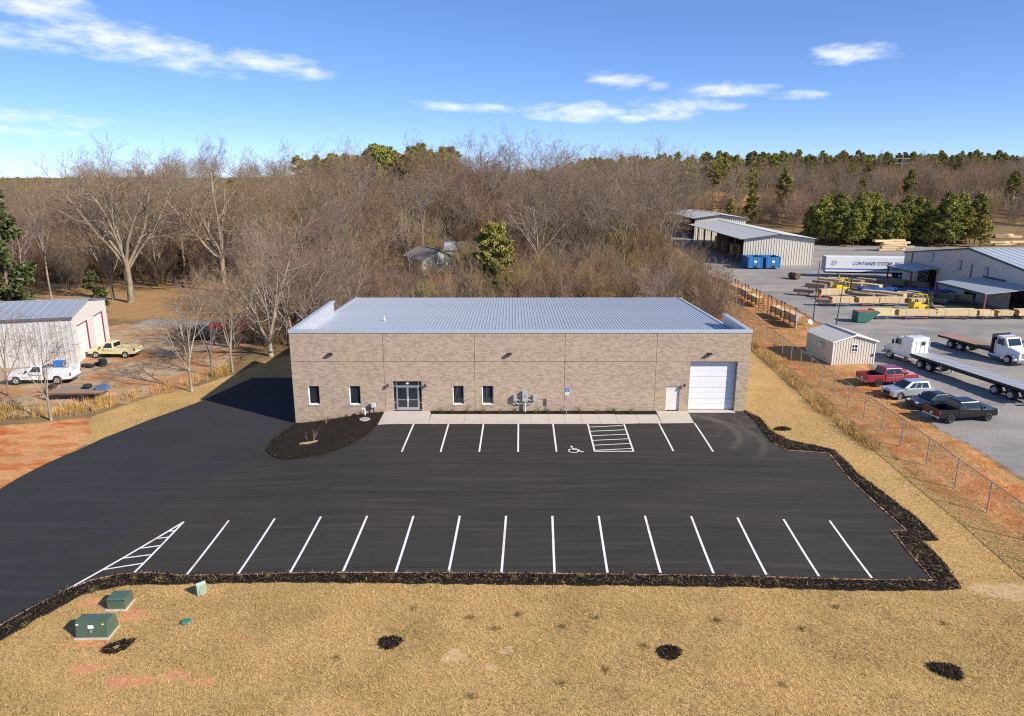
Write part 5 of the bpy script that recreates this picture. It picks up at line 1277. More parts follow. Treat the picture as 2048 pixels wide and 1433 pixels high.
for x in (-.03, SW - .07): MB().span((x, -.06, 0), (x + .1, .04, SE)).build('corner_trim', m_white, sh)
for s in (0, 1):
    mb = MB(); xa, xb = (-.22, SW / 2) if s == 0 else (SW / 2, SW + .22); za, zb = (SE - .04, SR + .02) if s == 0 else (SR + .02, SE - .04)
    mb.add([(xa, -.26, za - .1), (xb, -.26, zb - .1), (xb, -.26, zb + .04), (xa, -.26, za + .04), (xa, -.20, za - .1), (xb, -.20, zb - .1), (xb, -.20, zb + .04), (xa, -.20, za + .04)], [(0, 1, 2, 3), (7, 6, 5, 4), (3, 2, 6, 7), (0, 4, 5, 1)]); mb.build('rake_trim', m_white, sh)
wi = MB()
for a, b2 in (((1.93, -.08, 1.33), (1.99, .02, 2.17)), ((2.57, -.08, 1.33), (2.63, .02, 2.17)), ((1.99, -.08, 1.33), (2.57, .02, 1.40)), ((1.99, -.08, 2.1), (2.57, .02, 2.17)), ((1.99, -.06, 1.73), (2.57, .02, 1.78)), ((2.26, -.05, 1.4), (2.30, .015, 2.1))): wi.span(a, b2)
wi = wi.build('window', m_white, sh); MB().span((1.98, .0, 1.38), (2.58, .01, 2.12)).build('pane', m_glass, wi)
ac = MB().span((-.45, 1.55, 1.5), (-.02, 2.2, 1.95)).build('air_conditioner', M('ac_cream', (.6, .58, .52), .5), sh, bevel=.02)
MB().lathe([(0, 0), (.14, 0), (.15, .04), (0, .05)], 12, (4.3, -.06, .95), 'y').build('vent_cap', m_trim, sh)
dsh = thing('satellite_dish', 'pale satellite dish on the back corner of the tan shed', 'satellite dish', (32.3, 75.6, 0))
MB().tube((0, 0, 0), (0, 0, 3.25), .04, n=6).build('mast', m_post, dsh)
dd = MB().lathe([(0, .0), (.1, .012), (.2, .04), (.3, .09), (.3, .1), (.2, .055), (0, .02)], 18).build('dish', M('dish_grey', (.6, .6, .6), .4), dsh, (0, -.12, 3.45)); dd.rotation_euler = (math.radians(62), 0, math.radians(20))
MB().tube((0, 0, 0), (.1, -.35, .12), .015, n=4).build('feed_arm', m_post, dsh, (0, -.2, 3.3))
for x, y, h, lab in ((39.85, 92.3, 8.2, 'thin dark pole standing behind the tan shed, nearer the lumber racks'), (42.25, 90.7, 5.8, 'shorter leaning pole behind the tan shed')):
    tag(MB().tube((0, 0, 0), (.35 if h < 7 else .1, 0, h), .075, .05, 8).build('yard_pole', M('dark_pole', (.06, .05, .045), .8), None, at(x, y)), lab, 'pole')
um = thing('meter_post', 'white utility meter post at the end of the lumber racks', 'meter post', at(35.6, 87.2))
MB().tube((0, 0, 0), (0, 0, 2.3), .07, n=8).build('post', M('weathered_post', (.50, .48, .45), .8), um); MB().span((-.18, -.2, 1.2), (.18, -.06, 2.0)).build('meter_box', m_grey_box, um, bevel=.01)

# ------------------------------------------------------------------ lumber
_bund = {}
def bundle(label, x, y, L, rz, w=1.15, h=.62, z=.55, mat=None, group='lumber bundles on trestles', stand=None, parent=None):
    t = thing('lumber_bundle', label, 'lumber', at(x, y, z), rz, group); mat = mat or m_lumber
    key = (round(L, 1), round(w, 2), round(h, 2), mat.name, int(abs(x * 7)) % 3)
    if key not in _bund:
        q = random.Random(hash(key) % 9999); b = MB(); e = MB(); nl = max(3, int(h / .1)); bw = w / 5
        for k in range(nl):
            off = q.uniform(-.1, .1) * (1 if k == nl - 1 else .5); z0, z1 = h * k / nl, h * (k + 1) / nl - .008
            for j in range(5):
                o2 = off + q.uniform(-.04, .04); ya = -w / 2 + j * bw
                b.span((-L / 2 + o2, ya, z0), (L / 2 + o2, ya + bw - .008, z1))
                e.span((-L / 2 + o2 - .012, ya + .004, z0 + .004), (-L / 2 + o2 - .002, ya + bw - .012, z1 - .004))
        for xx in (-L * .3, L * .3): e.span((xx - .02, -w / 2 - .01, 0), (xx + .02, w / 2 + .01, -.06)); e.span((xx - .015, -w / 2 - .012, -.01), (xx + .015, w / 2 + .012, h + .006))
        _bund[key] = (b.mesh('boards', mat), e.mesh('board_ends', m_end))
    b, e = _bund[key]; link('boards', b, t)['kind'] = 'stuff'; link('board_ends', e, t)['kind'] = 'stuff'
    return t
m_st = {'red': M('stand_red', (.34, .05, .06), .6), 'pink': M('stand_pink', (.45, .13, .16), .6), 'blue': M('stand_blue', (.06, .18, .32), .6), 'dark': M('stand_dark', (.05, .06, .06), .6), 'green': M('stand_green', (.03, .14, .11), .6)}
_st = {}
def trestle(x, y, rz, colr, L=2.6, h=.55, label=None):
    if (colr, L, h) not in _st:
        b = MB()
        for sx in (-L / 2, L / 2):
            b.span((sx - .05, -.6, h - .1), (sx + .05, .6, h))
            for sy in (-.5, .5): b.tube((sx, sy, 0), (sx, sy, h - .05), .04, n=5)
            b.tube((sx, -.5, .15), (sx, .5, .15), .03, n=5)
        b.tube((-L / 2, -.5, .3), (L / 2, -.5, .3), .03, n=5); b.tube((-L / 2, .5, .3), (L / 2, .5, .3), .03, n=5)
        _st[(colr, L, h)] = b.mesh('trestle', m_st[colr])
    tag(link('trestle', _st[(colr, L, h)], None, at(x, y), rz), label or f'{colr} steel trestle under stacked lumber in the yard', 'trestle', f'{colr} trestles')
order = NTH
for i, (x, L, rz, colr, h) in enumerate(((50.0, 3.0, .05, 'blue', .9), (54.6, 5.0, -.02, 'pink', .75), (59.9, 5.2, -.03, 'red', .85), (63.9, 1.9, 0, 'dark', .7), (66.5, 2.0, .0, 'dark', .65), (69.2, 2.0, .05, 'dark', .8))):
    bundle(f'pale lumber bundle, {order[i]} from the green bin in the front row', x, 94.6, L, rz, 1.2, h); trestle(x, 94.6, rz, colr, L * .55, label=f'{colr} steel trestle, {order[i]} from the green bin in the front row')
for i, (x, L, rz, colr, h) in enumerate(((46.4, 2.2, -.5, 'dark', .5), (49.0, 3.2, .0, 'blue', .85), (52.8, 3.0, .02, 'pink', .8), (56.3, 3.6, -.02, 'green', .8), (60.6, 3.0, .0, 'dark', .6))):
    bundle(f'pale lumber bundle, {order[i]} from the left in the second row', x, 104.4, L, rz, 1.2, h, mat=m_lumber2 if i == 0 else None); trestle(x, 104.4, rz, colr, L * .55, label=f'{colr} steel trestle, {order[i]} from the left in the second row')
for i, (x, y, L, rz, colr, h, mm) in enumerate(((47.3, 114.0, 3.0, -.55, 'dark', .5, m_lumber2), (50.8, 112.0, 3.6, .0, 'red', .8, m_lumber))):
    bundle(('grey-brown', 'pale yellow')[i] + ' lumber bundle in the row nearest the first forklift', x, y, L, rz, 1.2, h, mat=mm); trestle(x, y, rz, colr, L * .55, label=f'{colr} steel trestle in the row nearest the first forklift')
ang = [(53.6, 121.8, 0), (56.2, 124.5, 1), (59.6, 124.0, 0), (62.5, 124.8, 0), (57.6, 120.2, 1), (60.0, 118.6, 1), (54.2, 108.6, 0), (56.6, 107.6, 0), (59.2, 109.6, 1), (61.6, 109.4, 1), (63.8, 109.8, 0), (66.3, 108.2, 0), (68.7, 107.6, 1), (66.2, 122.6, 0), (69.2, 121.0, 0), (51.2, 118.8, 0)]
for i, (x, y, br) in enumerate(ang):
    bundle(f'slanting lumber bundle in the middle of the yard, {order[i]} of the angled ones', x, y, 4.0 if i % 3 else 3.2, math.radians(-48 + 6 * math.sin(i * 2.2)), 1.15, .75, .5, m_lumber if br else m_lumber2); trestle(x, y, math.radians(-48 + 6 * math.sin(i * 2.2)), ('pink', 'dark', 'blue', 'dark')[i % 4], 2.0, .5, f'steel trestle under the {order[i]} of the angled lumber bundles')
extra = [(57.9, 126.6), (61.2, 127.0), (64.6, 126.4), (67.8, 124.6), (63.4, 120.6), (55.2, 113.0), (57.4, 112.2), (52.4, 109.2), (64.4, 106.2), (62.4, 106.6), (69.6, 110.2), (53.2, 115.6)]
for i, (x, y) in enumerate(extra):
    bundle(f'short stack of boards set on edge among the angled bundles, {order[i]} one', x, y, 2.6, math.radians(-35 + 9 * math.sin(i * 3.1)), 1.0, .5 + .3 * (i % 3 == 0), .35, (m_lumber, m_lumber2, m_lumber2)[i % 3]); trestle(x, y, math.radians(-35 + 9 * math.sin(i * 3.1)), ('dark', 'pink', 'red')[i % 3], 1.5, .35, f'low steel trestle under the {order[i]} short stack of boards')
m_tarp = M('blue_tarp', (.02, .075, .26), .5, 0, .25, 2.0, .5)
for i, (x, y, L, rz) in enumerate(((59.8, 115.8, 5.2, -.12), (65.3, 115.2, 5.6, -.08), (69.4, 113.8, 3.0, -.1))):
    n = 9; rings = []
    for k in range(n + 1):
        u = -L / 2 + L * k / n; hh = 1.0 + .1 * math.sin(k * 1.7 + i); ww = 1.1 + .08 * math.sin(k * 2.3)
        rings.append([(u, -ww, .05), (u, -ww * .9, hh * .8), (u, -ww * .4, hh), (u, ww * .4, hh + .03), (u, ww * .9, hh * .82), (u, ww, .05)])
    tag(MB().loft(rings).build('covered_stack', m_tarp, None, at(x, y), rz=rz), ('bright blue tarpaulin stack, the left one in the sun', 'long blue tarpaulin stack in the warehouse shadow', 'short blue tarpaulin stack next to the warehouse wall')[i], 'tarpaulin')
# racks along the fence side of the yard
m_rack = M('rack_rust', (.20, .075, .05), .8); rk = MB()
for y in (-1.9, 0, 1.9):
    rk.tube((-.62, y, 0), (-.62, y, 2.5), .05, n=6); rk.tube((.62, y, 0), (.62, y, 1.9), .045, n=6); rk.span((-.65, y - .06, .45), (.65, y + .06, .57))
rk.tube((-.62, -1.9, .3), (-.62, 1.9, .3), .035, n=5); rack_me = rk.mesh('lumber_rack', m_rack)
cap_me = MB().lathe([(0, 0), (.11, 0), (.11, .22), (0, .24)], 8).mesh('post_cap', m_trim)
for i, y in enumerate((90.2, 95.2, 100.0, 105.2, 110.2, 115.4, 121.0, 126.4, 131.5)):
    r = tag(link('lumber_rack', rack_me, None, at(36.5, y)), f'rusty post rack beside the fence strip, {order[i]} from the tan shed', 'rack', 'racks along the fence strip')
    link('post_cap', cap_me, r, (-.62, 1.9, 2.5)); link('post_cap', cap_me, r, (-.62, -1.9, 2.5))
    if i != 2: bundle(f'orange-tan lumber bundle in the {order[i]} rack from the tan shed', 36.5, y, 4.3, math.pi / 2, 1.05, .85 if i % 2 else 1.05, .6, m_lumber, 'bundles in the fence side racks')
for i, (x, y, n, lab) in enumerate(((97.5, 184, 5, 'untidy pile of pale lumber in front of the pine trees'), (146, 213.5, 2, 'low brown lumber pile far off at the right edge'), (135.5, 197.5, 2, 'pale lumber pile beside the last pine on the right'))):
    t = thing('lumber_pile', lab, 'lumber', at(x, y), .1); q = random.Random(i)
    for k in range(n):
        for j in range(3):
            b = MB(); b.span((-2.2, -.55, 0), (2.2, .55, .5)); o = b.build('board_pack', m_lumber if q.random() > .3 else m_lumber2, t, (q.uniform(-2.2, 2.2) + (j - 1) * 2.6, (j - 1) * .4, .12 + k * .56), rz=q.uniform(-.15, .15))

# ------------------------------------------------------------------ bins and machines
m_dblue = M('dumpster_blue', (.03, .18, .42), .5, 0, .2, 1.5)
def rolloff(label, x, y, w, l, h):
    t = thing('dumpster', label, 'dumpster', at(x, y), 0, 'blue dumpsters by the tan shed')
    b = MB(); th = .08
    b.span((-w / 2, -l / 2, .25), (w / 2, l / 2, .35)); b.span((-w / 2, -l / 2, .35), (-w / 2 + th, l / 2, h)); b.span((w / 2 - th, -l / 2, .35), (w / 2, l / 2, h)); b.span((-w / 2 + th, -l / 2, .35), (w / 2 - th, -l / 2 + th, h)); b.span((-w / 2 + th, l / 2 - th, .35), (w / 2 - th, l / 2, h))
    b.build('bin', m_dblue, t)
    r = MB(); r.span((-w / 2 - .06, -l / 2 - .06, h - .14), (w / 2 + .06, -l / 2 - .002, h + .03)); r.span((-w / 2 - .06, -l / 2, h - .14), (-w / 2 - .002, l / 2, h + .03)); r.span((w / 2 + .002, -l / 2, h - .14), (w / 2 + .06, l / 2, h + .03)); r.build('rim', m_dblue, t)
    for k in range(4):
        MB().span((-w / 2 + .2 + k * (w - .5) / 3, -l / 2 - .05, .3), (-w / 2 + .32 + k * (w - .5) / 3, -l / 2 - .002, h - .15)).build('rib', m_dblue, t)
    for k in range(6):
        for s in (-1, 1): MB().span((s * (w / 2 + .026) - .024, -l / 2 + .4 + k * (l - .8) / 5, .3), (s * (w / 2 + .026) + .024, -l / 2 + .52 + k * (l - .8) / 5, h - .15)).build('rib', m_dblue, t)
    MB().span((-.3, -l / 2 - .03, 1.35), (.3, -l / 2 - .01, 1.8)).build('label_plate', m_white, t); MB().span((-.3, -l / 2 - .04, .3), (.3, -l / 2 - .01, .75)).build('pocket', m_trim, t)
rolloff('open-topped blue dumpster, the left of two at the tan shed', 50.3, 149.2, 3.0, 4.6, 2.5); rolloff('open-topped blue dumpster, the right of two at the tan shed', 54.0, 149.2, 3.0, 4.6, 2.5)
gb = thing('hopper_bin', 'dark green tipping hopper with a red inside at the front lumber row', 'bin', at(46.9, 92.7), 0)
MB().prism([(-1.35, .1), (.1, .1), (1.55, 1.35), (1.55, 1.45), (-1.35, 1.45)], -.85, .85, .02).build('hopper', m_st['green'], gb); MB().span((-1.3, -.8, 1.452), (1.2, .8, 1.46)).build('contents', M('hopper_red', (.36, .08, .05), .8), gb)
sb = thing('loader_bucket', 'rusty loader bucket lying on the open gravel', 'bucket', at(52.9, 132.6), .2)
pts = [(.6 * math.cos(a), .62 + .6 * math.sin(a)) for a in np.linspace(.6, 2 * math.pi - .9, 12)]; inn = [(x * .9, .62 + (z - .62) * .9) for x, z in pts[::-1]]
MB().prism(pts + inn, -1.1, 1.1).build('shell', M('rust_steel', (.16, .08, .055), .85, .2, .35), sb); 
for s in (-1, 1): MB().prism(pts, s * 1.1 - .03, s * 1.1 + .03).build('cheek', M('rust_steel', (.16, .08, .055), .85), sb)
m_fy = M('forklift_yellow', (.72, .52, .02), .42, 0, .08)
def forklift(label, x, y, rz):
    t = thing('forklift', label, 'forklift', at(x, y, .02), rz, 'yellow forklifts in the lumber yard')
    MB().prism([(-1.5, .35), (1.0, .35), (1.0, .75), (.5, .95), (-.3, .95), (-.4, 1.25), (-1.35, 1.3), (-1.55, 1.0)], -.62, .62, .06).build('body', m_fy, t, bevel=.03)
    c = MB()
    for s in (-1, 1): c.path([(-1.2, s * .55, 1.25), (-.95, s * .52, 2.35), (.35, s * .52, 2.4), (.85, s * .56, .9)], .05, 6)
    for k in range(5): c.tube((-.95 + k * .32, -.52, 2.37), (-.95 + k * .32, .52, 2.37), .03, n=5)
    c.build('roll_cage', m_fy, t)
    MB().prism([(-.75, .95), (-.2, .95), (-.2, 1.1), (-.62, 1.15), (-.7, 1.65), (-.8, 1.65)], -.28, .28, .03).build('seat', m_trim, t)
    m2 = MB()
    for s in (-1, 1): m2.span((1.05, s * .42 - .06, .1), (1.2, s * .42 + .06, 2.9)); m2.span((1.2, s * .3 - .06, .12), (2.3, s * .3 + .06, .18))
    m2.span((1.06, -.42, 1.4), (1.18, .42, 1.5)); m2.span((1.06, -.42, 2.75), (1.18, .42, 2.88)); m2.span((1.2, -.55, .3), (1.27, .55, .8)); m2.build('mast', m_trim, t)
    for s in (-1, 1): wheel(t, .7, s * .58, .4, .3, m_fyr, s); wheel(t, -1.0, s * .56, .34, .26, m_fyr, s)
m_fyr = M('wheel_yellow', (.6, .45, .05), .5)
forklift('yellow forklift at the far left of the lumber stacks', 55.0, 117.2, .1); forklift('yellow forklift at the end of the second lumber row', 58.7, 100.6, .1)
wb = thing('cable_spool_rack', 'dark cluttered workbench with planks near the larger canopy', 'workbench', at(62.0, 99.5), -.3)
MB().span((-2.0, -.6, .75), (2.0, .6, .85)).build('bench_top', m_lumber2, wb)
for x in (-1.8, 0, 1.8):
    for y in (-.5, .5): MB().span((x - .05, y - .05, 0), (x + .05, y + .05, .75)).build('leg', m_st['dark'], wb)
tag(MB().lathe([(0, 0), (.5, .0), (.5, .5), (.42, .9), (.15, 1.15), (0, 1.2)], 12).build('dust_drum', m_st['dark'], None, at(60.6, 101.6)), 'dark round drum standing in the warehouse shadow', 'drum')
tag(MB().lathe([(.36, 0), (.3, .1), (.16, .75), (.12, .78), (0, .78)], 14).build('traffic_barrel', M('barrel_red', (.55, .04, .03), .6), None, at(48.3, 110.6)), 'small red barrel at the end of the pale lumber bundle', 'barrel')

# ------------------------------------------------------------------ left-hand property
mb_ = thing('metal_building', 'grey metal workshop with two white doors in dark red frames', 'building', (-47.5, 75.1, -1.15), math.radians(14))
GWL, GWW, GE, GR = 22.0, 12.1, 5.25, 6.15
m_gw = M('pale_grey_sheet', (.50, .485, .47), .55, .03, .05, .5); m_rtrim = M('dark_red_trim', (.16, .025, .03), .5)
dh = [(1.3, 4.6, 0, 4.0), (7.0, 10.3, 0, 4.0)]
rib_wall((0, 0), (0, GWW), 0, GE, M('pale_gable_sheet', (.54, .51, .485), .55), mb_, 'gable_wall', .3, .03, dh, lambda u: GE + (GR - GE) * (1 - abs(u - GWW / 2) / (GWW / 2)))
rib_wall((-GWL, 0), (0, 0), 0, GE, m_gw, mb_, 'side_wall', .5, .05); rib_wall((0, GWW), (-GWL, GWW), 0, GE, m_gw, mb_, 'side_wall', .5, .05)
gable_roof(mb_, -GWL, 0, 0, GWW, GE + .03, GR + .03, 'x', M('blue_grey_roof', (.40, .43, .47), .45, .3, .06, .4), .15, pitch=.9)
MB().span((-GWL, -.24, GE - .22), (.17, -.17, GE + .02)).build('gutter', M('gutter_dark', (.10, .105, .12), .5), mb_)
for u0, u1, z0, z1 in dh:
    d = MB().span((-.12, u0 + .08, 0), (-.06, u1 - .08, z1 - .06)).build('door', m_white, mb_)
    MB().span((-.05, u0 - .02, 0), (.045, u0 + .08, z1)).build('door_jamb', m_white, mb_); MB().span((-.05, u1 - .08, 0), (.06, u1 + .05, z1)).build('door_jamb', m_rtrim, mb_); MB().span((-.05, u0 - .02, z1 - .05), (.06, u1 + .05, z1 + .02)).build('door_head', m_rtrim, mb_)
    for k in range(1, 6): MB().span((-.058, u0 + .09, z1 * k / 6 - .012), (-.05, u1 - .09, z1 * k / 6 + .012)).build('panel_seam', m_grey_box, d)
tym = MB().lathe([(.2, 0), (.36, .0), (.4, .06), (.4, .19), (.36, .25), (.2, .25)], 16).mesh('old_tyre', m_tyre, True)
ty = [(-44.3, 74.2, 0), (-44.2, 74.25, .25), (-44.25, 74.2, .5), (-45.3, 73.7, 0), (-46.0, 73.9, 0), (-45.0, 74.6, 0), (-39.3, 63.0, .95), (-44.6, 66.0, 0)]
for i, (x, y, z) in enumerate(ty):
    tag(link('old_tyre', tym, None, at(x, y, z + .03)), 'old black tyre piled in front of the grey metal workshop' if i < 6 else ('black tyre lying on the low wooden trailer' if i == 6 else 'black tyre lying beside the white service truck'), 'tyre', 'scrap tyres' if i < 6 else None)
ut = thing('utility_trailer', 'low wooden deck trailer with rusty rails in the weeds', 'trailer', at(-39.6, 62.9), .04)
upl = MB().span((-2.6, -.12, .78), (2.2, .12, .84)).mesh('deck_plank', M('weathered_plank', (.30, .22, .16), .9, 0, .25, 2.0))
for k in range(8): link('deck_plank', upl, ut, (0, -.98 + k * .28, 0))
f2 = MB(); f2.span((-2.65, -1.15, .66), (2.25, -1.09, .8)); f2.span((-2.65, 1.09, .66), (2.25, 1.15, .8)); f2.tube((-2.6, -.9, .7), (-4.3, 0, .6), .05); f2.tube((-2.6, .9, .7), (-4.3, 0, .6), .05)
for y in (-1.1, 0, 1.1): f2.tube((-2.6, y, .8), (-2.6, y, 1.5), .04)
f2.tube((-2.6, -1.1, 1.5), (-2.6, 1.1, 1.5), .04); f2.build('frame', M('rusty_frame', (.24, .09, .055), .85), ut)
for s in (-1, 1): wheel(ut, .3, s * 1.3, .34, .2, m_rimdark, s)
tag(MB().loft([[(-.5, -.4, 0), (.5, -.4, 0), (.5, .4, 0), (-.5, .4, 0)], [(-.42, -.36, .4), (.4, -.32, .5), (.36, .3, .42), (-.4, .3, .36)], [(-.2, -.2, .5), (.2, -.18, .6), (.2, .15, .5), (-.2, .15, .45)]]).build('bundled_tarp', M('faded_blue_tarp', (.08, .13, .24), .7, 0, .2, 3.0), None, at(-37.8, 62.8, .84)), 'crumpled blue tarp on the end of the low wooden trailer', 'tarp')
pickup('farm_truck', 'bright red truck half hidden by bare trees beside the gravel lane', at(-36.4, 90.6, .02), .25, paint('bright_red', (.55, .02, .02), .4), 5.6, 2.0, 1.95, 3.6, 2.0, True, r=.42, lift=.15, group='vehicles under the trees')
pickup('farm_truck', 'dark pickup in the shade beside the bright red truck', at(-39.2, 86.9, .02), .2, paint('charcoal', (.03, .03, .035), .4), 5.4, 1.9, 1.8, 3.4, 2.0, False, group='vehicles under the trees')
saloon('parked_car', 'pale grey car glimpsed through branches behind the red truck', at(-33.2, 97.0, .02), .4, paint('pale_grey_car', (.5, .51, .52), .4), 4.5, 1.8, 1.45, 2.7, .92, (-1.6, 1.05, -.9, .25), [(.16, .48), (.51, .80)], m_rim, .32)['group'] = 'vehicles under the trees'
# houses among the trees
def house(name, label, x, y, rz, L, W, he, hr, wall, roofm, win=2):
    t = thing(name, label, 'house', at(x, y, -.1), rz)
    rib_wall((-L / 2, -W / 2), (L / 2, -W / 2), 0, he, wall, t, 'wall', 5, .0); rib_wall((L / 2, -W / 2), (L / 2, W / 2), 0, he, wall, t, 'gable_wall', W / 8, 0, (), lambda u: he + (hr - he) * (1 - abs(u - W / 2) / (W / 2)))
    rib_wall((L / 2, W / 2), (-L / 2, W / 2), 0, he, wall, t, 'wall', 5, .0); rib_wall((-L / 2, W / 2), (-L / 2, -W / 2), 0, he, wall, t, 'gable_wall', W / 8, 0, (), lambda u: he + (hr - he) * (1 - abs(u - W / 2) / (W / 2)))
    gable_roof(t, -L / 2, L / 2, -W / 2, W / 2, he, hr, 'x', roofm, .35, pitch=2.0)
    for k in range(win):
        xx = -L / 2 + L * (k + .7) / (win + .4); w = MB().span((xx - .55, -W / 2 - .06, 1.0), (xx + .55, -W / 2 - .01, 2.3)).build('window', m_frame, t); MB().span((xx - .46, -W / 2 - .075, 1.08), (xx + .46, -W / 2 - .065, 2.22)).build('pane', m_glass, w)
    w = MB().span((L / 2 + .01, -.55, 1.0), (L / 2 + .06, .55, 2.4)).build('window', m_frame, t); MB().span((L / 2 + .065, -.45, 1.1), (L / 2 + .075, .45, 2.3)).build('pane', m_glass, w)
    return t
m_shing = M('grey_shingle', (.30, .275, .25), .9, 0, .2, 3.0)
house('cottage', 'small pale green cottage with grey roof among the bare trees', -17.5, 151, math.radians(-62), 11, 7.5, 3.4, 5.2, M('pale_green_siding', (.52, .56, .47), .7), m_shing)
house('outbuilding', 'low grey-roofed outbuilding right of the pale green cottage', -8.6, 163, .1, 13, 6, 2.6, 3.9, M('grey_siding', (.40, .39, .37), .8), M('light_roof', (.42, .41, .40), .8))
house('mobile_home', 'long white home with a red roof behind the tree trunks', 3.5, 230, .05, 42, 8, 5.6, 7.2, M('white_siding', (.78, .78, .78), .7), M('red_roof', (.42, .09, .06), .7), 7)
house('far_house', 'grey house beyond the leafy clearing behind the giant tree', -82, 172, .15, 11, 7, 2.6, 4.2, M('dull_siding', (.26, .25, .24), .8), m_shing, 3)
for i, (x, y, lab) in enumerate(((206, 290, 'white storage trailer in the far right distance'), (222, 300, 'farther white storage trailer at the right edge of the picture'))):
    t = thing('storage_trailer', lab, 'trailer', at(x, y), .1); MB().span((-8, -1.5, .8), (8, 1.5, 4.2)).build('box', m_white, t); MB().span((-7.5, -.8, .1), (7.5, .8, .8)).build('chassis', p_frame, t)
pl = thing('power_pylon', 'slim steel power pylon on the far wooded ridge', 'pylon', at(212, 400, 5))
MB().tube((0, 0, -12), (0, 0, 12), .5, .25, 6).build('mast', m_post, pl)
for z in (7, 9.5): MB().span((-4, -.15, z), (4, .15, z + .3)).build('cross_arm', m_post, pl)

# ------------------------------------------------------------------ trees
def tubes(segs, n):
    """many tapered tubes in one go: rows of (p0, p1, r0, r1)"""
    A = np.array([s[0] for s in segs]); B = np.array([s[1] for s in segs]); r0 = np.array([s[2] for s in segs]); r1 = np.array([s[3] for s in segs])
    d = B - A; d /= np.maximum(np.linalg.norm(d, axis=1, keepdims=True), 1e-9)
    ref = np.where(np.abs(d[:, 2:3]) > .9, np.array([[1., 0, 0]]), np.array([[0, 0, 1.]])); u = np.cross(d, ref); u /= np.linalg.norm(u, axis=1, keepdims=True); w = np.cross(d, u)
    V = []
    for k in range(n):
        a = 2 * np.pi * k / n; V.append(A + (u * math.cos(a) + w * math.sin(a)) * r0[:, None])
    for k in range(n):
        a = 2 * np.pi * k / n; V.append(B + (u * math.cos(a) + w * math.sin(a)) * r1[:, None])
    V = np.stack(V, 1).reshape(-1, 3); base = np.arange(len(segs))[:, None] * 2 * n
    F = np.concatenate([np.concatenate([base + k, base + (k + 1) % n, base + n + (k + 1) % n, base + n + k], 1) for k in range(n)])
    return V, F
def ribbons(segs):
    A = np.array([s[0] for s in segs]); B = np.array([s[1] for s in segs]); r0 = np.array([s[2] for s in segs])[:, None]; r1 = np.array([s[3] for s in segs])[:, None]
    q = np.random.default_rng(len(segs)); u = np.cross(B - A, q.normal(0, 1, A.shape)); u /= np.maximum(np.linalg.norm(u, axis=1, keepdims=True), 1e-9)
    V = np.stack([A - u * r0, A + u * r0, B + u * r1, B - u * r1], 1).reshape(-1, 3); return V, np.arange(len(V)).reshape(-1, 4)
def bark_material(name, c1, c2):
    m, nt, b = nodes_of(name); v = coord(nt, 'Object', (1, 1, .4)); f = noise(nt, v, 2.2, 4.0, .7)
    oi = nt.nodes.new('ShaderNodeObjectInfo'); col = ramp(nt, f, [(.3, c1), (.7, c2)])
    hs = nt.nodes.new('ShaderNodeHueSaturation'); nt.links.new(col, hs.inputs['Color'])
    nt.links.new(mth(nt, 'ADD', mth(nt, 'MULTIPLY', oi.outputs['Random'], .5), .75), hs.inputs['Value'])
    nt.links.new(mth(nt, 'ADD', mth(nt, 'MULTIPLY', mth(nt, 'FRACT', mth(nt, 'MULTIPLY', oi.outputs['Random'], 5.7)), .03), .49), hs.inputs['Hue'])
    nt.links.new(mth(nt, 'ADD', mth(nt, 'MULTIPLY', mth(nt, 'FRACT', mth(nt, 'MULTIPLY', oi.outputs['Random'], 13.7)), .5), .75), hs.inputs['Saturation'])
    nt.links.new(hs.outputs[0], b.inputs['Base Color']); b.inputs['Roughness'].default_value = .9; b.inputs['Specular IOR Level'].default_value = .1
    return m
m_bark = bark_material('grey_bark', (.17, .135, .10), (.39, .325, .25)); m_twig = bark_material('brown_twig', (.175, .115, .075), (.36, .255, .17))
m_twig_red = bark_material('russet_twig', (.18, .11, .075), (.33, .225, .155)); m_twig_ol = bark_material('olive_twig', (.22, .16, .07), (.37, .275, .12)); m_bark_pine = bark_material('pine_bark', (.12, .075, .05), (.26, .18, .13))
